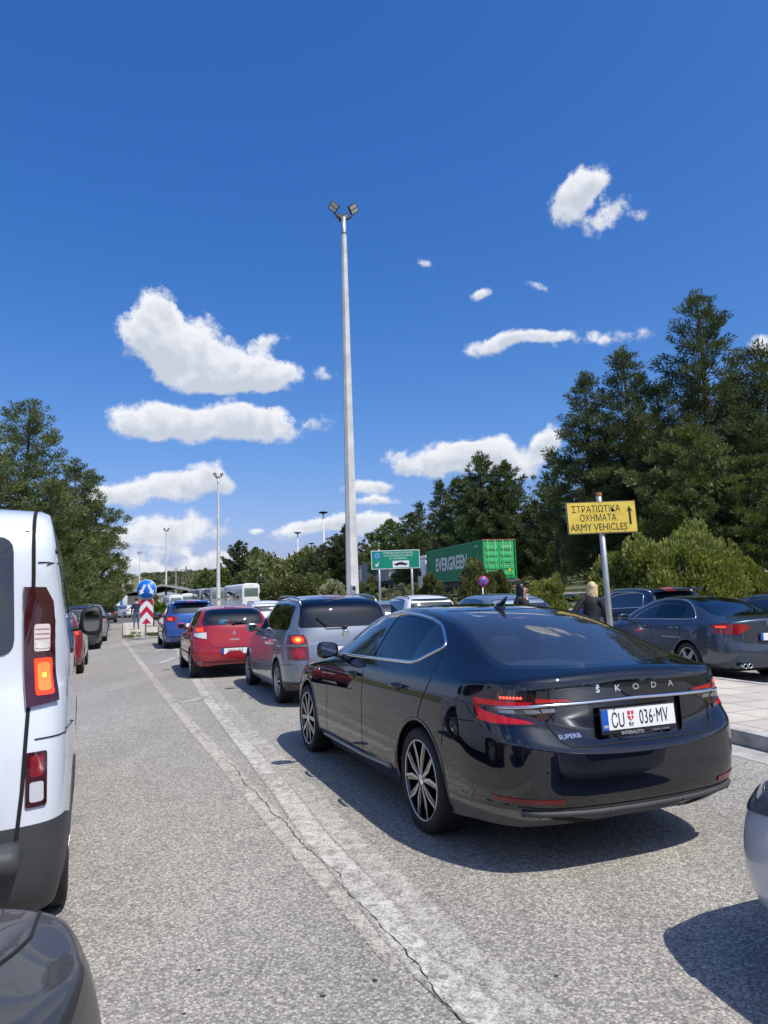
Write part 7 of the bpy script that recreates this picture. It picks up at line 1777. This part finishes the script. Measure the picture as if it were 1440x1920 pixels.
    C(352, 122, 'white minibus, second from the left in the coach row', H=3.2, L_=8, W_=1.05, name='minibus'); C(330, 104, 'white minibus leftmost in the row, above the blue SUV', H=2.8, L_=7, W_=1.0, name='minibus'); C(314, 128, 'pale van roof far left in the coach row beside the sapling', H=2.7, L_=6, W_=1.0, name='minibus')
    C(146, 60, 'pale minibus left of the toll canopy under the dark pine', H=2.9, L_=6, W_=1.0, name='minibus')
    # white lorry box among the trees
    p = at_px(492, 118); root = empty('box_trailer', (p.x, p.y, 0), .3, 'cream lorry box standing among the far olive bushes above the white coach', 'trailer'); mb = MB(); mb.box(-1.25, 1.25, 0, 6, ztop(490, 1106, 118), ztop(490, 1077, 118), bev=.05); mb.build('box', mat('cream_box', (.68, .66, .58), .5), root); mb = MB(); mb.box(-1.1, 1.1, .3, 5.5, .5, ztop(490, 1106, 118)); mb.build('chassis', void_m, root); mb = MB(); mb.box(-.02, .02, -.02, .0, ztop(490, 1105, 118), ztop(490, 1078, 118)); mb.build('door_gap', void_m, root)

def build_border():
    roofm = mat('metal_roof', (.28, .28, .27), .7, noise=.2, nscale=.4); wallm = mat('render_wall', (.50, .46, .38), .9, noise=.2, nscale=.5); darkm = mat('canopy_dark', (.03, .03, .035), .8)
    # long customs hall with a low pitched roof, right of the toll plaza
    def hall(u0, u1, vt, Y0, Y1, lab, name='customs_hall', d=16):
        a = at_px(u0, Y0); b = at_px(u1, Y1); zt = ztop((u0 + u1) / 2, vt, (Y0 + Y1) / 2); root = empty(name, a, 0, lab, 'building'); v = b - a; n = Vector((-v.y, v.x, 0)).normalized() * d
        if n.y < 0: n = -n
        z1 = zt * .62; mb = MB(); O = [Vector((0, 0, 0)), v, v + n, n]
        mb.add([q + Vector((0, 0, z)) for z in (0, z1) for q in O], [(0, 1, 5, 4), (1, 2, 6, 5), (2, 3, 7, 6), (3, 0, 4, 7)]); mb.build('wall', wallm, root)
        mb = MB(); e = v.normalized() * 1.2; f = n.normalized() * 1.5
        P = [-e - f, v + e - f, v + e + n * .5, -e + n * .5, v + e + n + f, -e + n + f]; Z = [z1, z1, zt, zt, z1, z1]
        mb.add([q + Vector((0, 0, z)) for q, z in zip(P, Z)] + [q + Vector((0, 0, z - .35)) for q, z in zip(P, Z)], [(0, 1, 2, 3), (3, 2, 4, 5), (6, 7, 8, 9), (9, 8, 10, 11), (0, 1, 7, 6), (5, 4, 10, 11), (0, 3, 9, 6), (3, 5, 11, 9), (1, 2, 8, 7), (2, 4, 10, 8)]); mb.build('roof', roofm, root)
        k = max(3, int(v.length / 4))
        for i in range(k):
            q = v * ((i + .5) / k); w = MB(); M = Matrix.Translation(q - n.normalized() * .03) @ Matrix.Rotation(math.atan2(v.y, v.x), 4, 'Z'); w.box(-1.2, 1.2, -.02, .04, .9, z1 * .75, M=M); w.build('window', glass_far, root)
    hall(218, 262, 1100, 128, 150, 'long grey-roofed customs hall left of the blue arrow sign'); hall(290, 352, 1102, 165, 190, 'far grey-roofed hall right of the blue arrow sign', d=20)
    hall(186, 206, 1112, 175, 180, 'small far building with a flat grey roof behind the toll canopy', name='office_building', d=8)
    # toll canopy with booths
    a = at_px(150, 112); b = at_px(196, 118); root = empty('toll_canopy', a, 0, 'dark flat toll canopy on white pillars across the left lanes', 'canopy'); v = b - a; ang = math.atan2(v.y, v.x); L_ = v.length; zt = ztop(173, 1121, 115)
    M = Matrix.Rotation(ang, 4, 'Z'); mb = MB(); mb.box(-1, L_ + .5, -3, 3, zt - .55, zt, M=M); mb.build('roof_slab', darkm, root)
    for x in (.0, L_ * .5, L_ - .5): mb = MB(); mb.box(x - .5, x + .5, -.5, .5, 0, zt - .55 + (1.4 if x > L_ * .6 else 0), M=M @ Matrix.Translation((0, -2.4 if x > L_ * .6 else 0, 0))); mb.build('pillar', mat('pillar_white', (.75, .75, .73), .7), root)
    for x in (L_ * .25, L_ * .72): mb = MB(); mb.box(x - 1.3, x + 1.3, -1, 1, .2, 2.6, M=M, bev=.05); bo = mb.build('booth', mat('booth_cream', (.55, .48, .42), .7), root); mb = MB(); mb.box(x - 1.1, x + 1.1, -1.03, -.99, 1.2, 2.3, M=M); mb.build('booth_window', glass_far, bo)
    for u, v, Y, w, h, col, lab in ((180, 1120, 100, 5.2, 1.3, (.02, .22, .14), 'small far green sign on the toll canopy roof'), (165, 1119, 95, 1.6, 1.8, (.02, .14, .55), 'far blue sign left of the green sign on the canopy'), (154, 1132, 80, 2.4, 2.2, (.03, .22, .65), 'far bright blue panel above the graphite SUV'), (213, 1129, 120, 3.0, 3.2, (.02, .22, .62), 'far blue lane sign right of the toll canopy'), (221, 1126, 122, 3.2, 1.6, (.75, .75, .72), 'far white lane sign beside the blue one')):
        c = at(u, v, Y); root = empty('road_sign', (c.x, c.y, 0), 0, lab, 'road sign', 'distant signs at the border'); mb = MB(); mb.box(-w / 2, w / 2, -.06, .06, c.z - h / 2, c.z + h / 2, bev=.03); mb.build('panel', mat('far_sign_%s' % (col,), col, .5), root)
        mb = MB(); mb.tube([(0, .1, 0), (0, .1, c.z)], .08, 6); mb.build('post', galv, root)
    p = at(208, 1098, 140); root = empty('flagpole', (p.x, p.y, 0), 0, 'far flagpole with a blue and white flag hanging over the border', 'flagpole'); mb = MB(); mb.tube([(0, 0, 0), (0, 0, p.z)], .09, 6); mb.build('pole', galv, root)
    mb = MB(); mb.add([(0, 0, p.z), (1.3, .2, p.z - .3), (1.0, -.2, p.z - 2.6), (0, 0, p.z - 2.1)], [(0, 1, 2, 3)]); mb.build('flag', mat('flag_cloth', (.35, .45, .62), .8), root)
    for u, v, w in ((227, 1088, .5), (190, 1096, .25), (196, 1096, .25)):
        p = at(u, v, 150); root = empty('column', (p.x, p.y, 0), 0, 'cream concrete column standing near the customs hall', 'column', 'cream columns near the customs hall'); mb = MB(); mb.box(-w, w, -w, w, 0, p.z, bev=.05); mb.box(-w * 1.2, w * 1.2, -w * 1.2, w * 1.2, 0, .5); mb.build('shaft', mat('cream_concrete', (.6, .5, .38), .8), root)

# ================================================================== PEOPLE
def person(loc, rz, label, joints, radii, regions, head_c, face_dir, hair=None, hair_len=.2, hair_col=(.02, .015, .012), hands=None, skin=(.55, .33, .24), shoulders_=None):
    "one continuous skinned body; regions paints clothes by height and part"
    root = empty('person', loc, rz, label, 'person')
    names = list(joints); idx = {n: i for i, n in enumerate(names)}; me = bpy.data.meshes.new('body')
    edges = []
    for n in names:
        if joints[n][1]: edges.append((idx[joints[n][1]], idx[n]))
    me.from_pydata([joints[n][0] for n in names], edges, []); o = bpy.data.objects.new('body', me); COL.objects.link(o)
    bpy.context.view_layer.objects.active = o
    md = o.modifiers.new('skin', 'SKIN'); md.use_smooth_shade = True
    if not me.skin_vertices: me.attributes.new('skin', 'FLOAT', 'POINT') if 0 else None
    sv = me.skin_vertices[0].data
    for n in names: r = radii[n]; sv[idx[n]].radius = r if isinstance(r, tuple) else (r, r)
    sv[0].use_root = True
    o.modifiers.new('sub', 'SUBSURF').levels = 2
    dg = bpy.context.evaluated_depsgraph_get(); dg.update(); m2 = bpy.data.meshes.new_from_object(o.evaluated_get(dg)); bpy.data.objects.remove(o)
    m2.materials.clear(); ms = [mat('skin_tone', skin, .55)]; m2.materials.append(ms[0])
    cols = []
    for f in m2.polygons:
        c = f.center; k = regions(c)
        if k is None: f.material_index = 0; continue
        if k not in cols: cols.append(k); m2.materials.append(k)
        f.material_index = cols.index(k) + 1
        f.use_smooth = True
    b = bpy.data.objects.new('body', m2); COL.objects.link(b); b.parent = root
    # face detail
    fd = Vector(face_dir).normalized(); hc = Vector(head_c); si = fd.cross(Vector((0, 0, 1))).normalized()
    if hair:
        hair(root, hc, fd, si, mat('hair_%s' % (hair_col,), hair_col, .5, noise=.4, nscale=30))
    return root, hc, fd, si

def body_joints(h, lean=(0, 0), arm_l=None, arm_r=None, head_off=(0, .02, 0), legs=True, waist=0.):
    "figure of height h facing +y; returns joints and radii"
    s = h / 1.7; lx, ly = lean; J = {}; Rr = {}
    def a(n, p, par, r): J[n] = (Vector(p), par); Rr[n] = r if isinstance(r, tuple) else r
    a('pelvis', (0, 0, .93 * s), None, (.17 * s, .125 * s)); a('waist', (lx * .3, ly * .3, 1.08 * s), 'pelvis', (.155 * s, .12 * s)); a('chest', (lx * .7, ly * .7, 1.27 * s), 'waist', (.175 * s, .125 * s)); a('neckb', (lx, ly, 1.42 * s), 'chest', (.085 * s, .075 * s)); a('neck', (lx * 1.05, ly * 1.1, 1.48 * s), 'neckb', .050 * s)
    hx, hy, hz = head_off; a('headl', (lx * 1.1 + hx * .6, ly * 1.15 + hy * .6, 1.55 * s), 'neck', (.062 * s, .072 * s)); a('headm', (lx * 1.1 + hx, ly * 1.15 + hy, 1.615 * s + hz), 'headl', (.078 * s, .092 * s)); a('headt', (lx * 1.1 + hx, ly * 1.15 + hy - .012, 1.675 * s + hz), 'headm', (.062 * s, .075 * s))
    for sg, n, arm in ((1, 'R', arm_r), (-1, 'L', arm_l)):
        a('sh' + n, (lx * .95 + sg * .175 * s, ly * .95, 1.375 * s), 'neckb', .072 * s)
        el, wr = arm or ((lx * .7 + sg * .235 * s, ly * .6 - .03, 1.10 * s), (lx * .5 + sg * .25 * s, ly * .5 + .06, .86 * s))
        el, wr = Vector(el), Vector(wr); a('el' + n, el, 'sh' + n, .054 * s); a('wr' + n, wr, 'el' + n, .029 * s)
        d = (wr - el).normalized(); a('pa' + n, wr + d * .055, 'wr' + n, (.036, .020)); side = Vector((1, 0, 0)) if abs(d.x) < .7 else Vector((0, 1, 0)); side = (side - d * side.dot(d)).normalized()
        cu = d.cross(side) * .25
        for q, (of, ln) in enumerate(((-.026, .062), (-.009, .072), (.009, .068), (.025, .052))):
            b0 = wr + d * .09 + side * of; a('f%d%s' % (q, n), b0, 'pa' + n, .0095); a('g%d%s' % (q, n), b0 + (d + cu) * ln * .5, 'f%d%s' % (q, n), .0085); a('h%d%s' % (q, n), b0 + (d * .9 + cu * 2.) * ln, 'g%d%s' % (q, n), .007)
        a('t0' + n, wr + d * .035 - side * .035, 'pa' + n, .011); a('t1' + n, wr + d * .07 - side * .055, 't0' + n, .009)
        a('hip' + n, (sg * .095 * s, 0, .86 * s), 'pelvis', .098 * s); a('kn' + n, (sg * .105 * s, .02, .49 * s), 'hip' + n, .062 * s); a('an' + n, (sg * .11 * s, -.02, .09 * s), 'kn' + n, .042 * s); a('to' + n, (sg * .125 * s, .15, .045 * s), 'an' + n, (.042 * s, .032 * s))
    return J, Rr

def build_people():
    jacket = mat('black_jacket', (.012, .012, .014), .75, noise=.4, nscale=12, bump=.5, bscale=14); trou = mat('dark_trousers', (.02, .021, .026), .8); jeans = mat('blue_jeans', (.07, .12, .22), .85, noise=.3, nscale=14); shoe = mat('shoe', (.04, .04, .045), .6)
    # blonde woman seen from behind
    h = 1.68; J, Rd = body_joints(h, lean=(.03, .05), arm_l=((-.31, -.02, 1.14), (-.30, .18, .98)), arm_r=((.255, 0, 1.12), (.27, .12, .90)), head_off=(.03, .03, -.005))
    def reg(c):
        if c.z < .10: return shoe
        if c.z < .93: return trou if abs(c.x) < .22 else (None if c.z < .90 else jacket)
        if c.z > 1.465: return None
        if c.z < 1.0 and abs(c.x) > .30 and c.y > .12: return None
        return jacket
    hcol = mat('blonde_hair', (.62, .48, .28), .55, noise=.45, nscale=26)
    def hair_long(root, hc, fd, si, m, L_=.34, w=.105, n=70, seed=1, seg=9, back=.03):
        rnd = random.Random(seed); mb = MB()
        mb.ball(hc + Vector((0, 0, .035)) - fd * .034, (.086, .096, .092), 16)
        for i in range(n):
            a = rnd.uniform(-1.45, 1.45) + math.pi; ca, sa = math.cos(a), math.sin(a); d = fd * ca + si * sa
            p0 = hc + Vector((0, 0, rnd.uniform(.06, .10))) + d * .05; P = [p0]
            for q in range(1, seg):
                u = q / (seg - 1); sp_ = .080 + .02 * math.sin(u * 3) - .025 * u
                P.append(hc + d * (sp_ + rnd.uniform(-.004, .006)) + Vector((0, 0, .085 - L_ * u * rnd.uniform(.93, 1.0))) - fd * back * u)
            mb.tube(P, [.012, .016, .017, .017, .017, .016, .014, .011, .005][:seg], 5)
        mb.build('hair', m, root)
    p = at_px(1110, 12.9); root, hc, fd, si = person((p.x - .04, p.y, 0), R(-8), 'blonde person seen from behind in a black jacket, standing left of the yellow sign post', J, Rd, reg, J['headm'][0], (.3, 1, 0)); hair_long(root, hc, fd, si, hcol)
    # dark-haired woman in profile, hand to her mouth
    h = 1.70; J, Rd = body_joints(h, lean=(.02, .05), arm_r=((.21, .18, 1.15), (.055, .175, 1.40)), head_off=(.0, .04, 0))
    def reg2(c):
        if c.z < .10: return shoe
        if c.z > 1.465 and not (abs(c.x) > .2): return None
        if c.y > .12 and c.z > 1.41: return None
        if c.z < .93: return trou if abs(c.x) < .22 else None
        return jacket
    p = at_px(970, 13.6); root, hc, fd, si = person((p.x, p.y, 0), R(-78), 'dark-haired person smiling in profile with a hand at the mouth, beyond the black saloon', J, Rd, reg2, J['headm'][0], (0, 1, 0))
    hair_long(root, hc, fd, si, mat('black_hair', (.008, .007, .008), .4), L_=.40, n=60, seed=3)
    mb = MB(); mb.tube([hc + fd * .092 + Vector((0, 0, .02)), hc + fd * .112 + Vector((0, 0, -.012)), hc + fd * .094 + Vector((0, 0, -.02))], [.006, .012, .008], 6); mb.build('nose', mat('skin_tone', (.5, .3, .2)), root)
    mb = MB(); mb.ball(hc + fd * .085 + Vector((0, 0, -.045)), (.022, .012, .008), 8); mb.build('mouth', mat('lips', (.40, .08, .08), .4), root)
    for sg in (1, -1):
        mb = MB(); mb.ball(hc + fd * .080 + si * .034 * sg + Vector((0, 0, .018)), (.014, .010, .007), 8); mb.build('eye', mat('eye_dark', (.02, .012, .01), .2), root)
        mb = MB(); mb.ball(hc + si * .076 * sg + Vector((0, 0, 0)), (.012, .022, .032), 8); mb.build('ear', mat('skin_tone', (.5, .3, .2)), root)
    # man in jeans on the traffic island
    J, Rd = body_joints(1.75); top = mat('dark_blue_top', (.02, .03, .07), .85)
    def reg3(c):
        if c.z < .10: return shoe
        if c.z < .98 and abs(c.x) < .2: return jeans
        if c.z > 1.48: return None
        if c.z < .88: return None
        return top
    q = gp(258, 1181, .14); q = q + (q - Vector((0, 0, 0))).normalized() * .6; root, hc, fd, si = person((q.x - .08, q.y, .14), R(15), 'person in blue jeans and dark top, half hidden behind the chevron board', J, Rd, reg3, J['headm'][0], (0, 1, 0))
    mb = MB(); mb.ball(hc + Vector((0, 0, .03)) - fd * .012, (.084, .098, .095), 12); mb.build('hair', mat('black_hair', (0, 0, 0)), root)
    # driver of the blue-grey saloon
    J, Rd = body_joints(1.70); s_ = .0
    for n in list(J):
        if n[:2] in ('kn', 'an', 'to'): pass
    sit = {}
    for n, (v, par) in J.items():
        v = v.copy()
        if n.startswith('hip'): v = Vector((v.x, .04, .88))
        if n.startswith('kn'): v = Vector((v.x, .44, .90))
        if n.startswith('an'): v = Vector((v.x, .62, .56))
        if n.startswith('to'): v = Vector((v.x, .74, .54))
        if n[:2] in ('el',): v = Vector((v.x, .16, 1.14))
        sit[n] = (v, par)
    for sg, n in ((1, 'R'), (-1, 'L')):
        el = sit['el' + n][0]; wr = Vector((el.x * .75, .40, 1.22)); dlt = wr - sit['wr' + n][0]
        for k in list(sit):
            if k.endswith(n) and (k[:2] in ('wr', 'pa', 't0', 't1') or (k[0] in 'fgh' and k[1].isdigit())): sit[k] = (sit[k][0] + dlt, sit[k][1])
    c = carpt(5.9, 12.522, .256, (1.16, .38, -.40)); shirt = mat('blue_shirt', (.05, .09, .2), .8)
    root, hc, fd, si = person((c[0], c[1], -.36), .256, 'driver with a red face sitting behind the wheel of the blue-grey saloon', sit, Rd, lambda c_: None if c_.z > 1.46 or (c_.y > .38 and c_.z > 1.12) else shirt, sit['headm'][0], (0, 1, 0), skin=(.55, .25, .18))
    mb = MB(); mb.ball(hc + Vector((0, 0, .035)) - fd * .012, (.084, .098, .088), 12); mb.build('hair', mat('grey_hair', (.2, .18, .16), .6), root)

def carpt(cx, cy, yaw, q):
    c, s = math.cos(yaw), math.sin(yaw); return (cx - s * q[0] - c * q[1], cy + c * q[0] - s * q[1], q[2])
# ================================================================== BUILD
build_ground(); build_superb(); build_touran(); build_clio(); build_a4(label='blue-grey saloon with five-spoke wheels and a plate starting LE, parked at the right')
build_van(); build_near_cars(); build_traffic(); build_trucks(); build_signs(); build_masts(); build_border(); build_people(); build_plants()
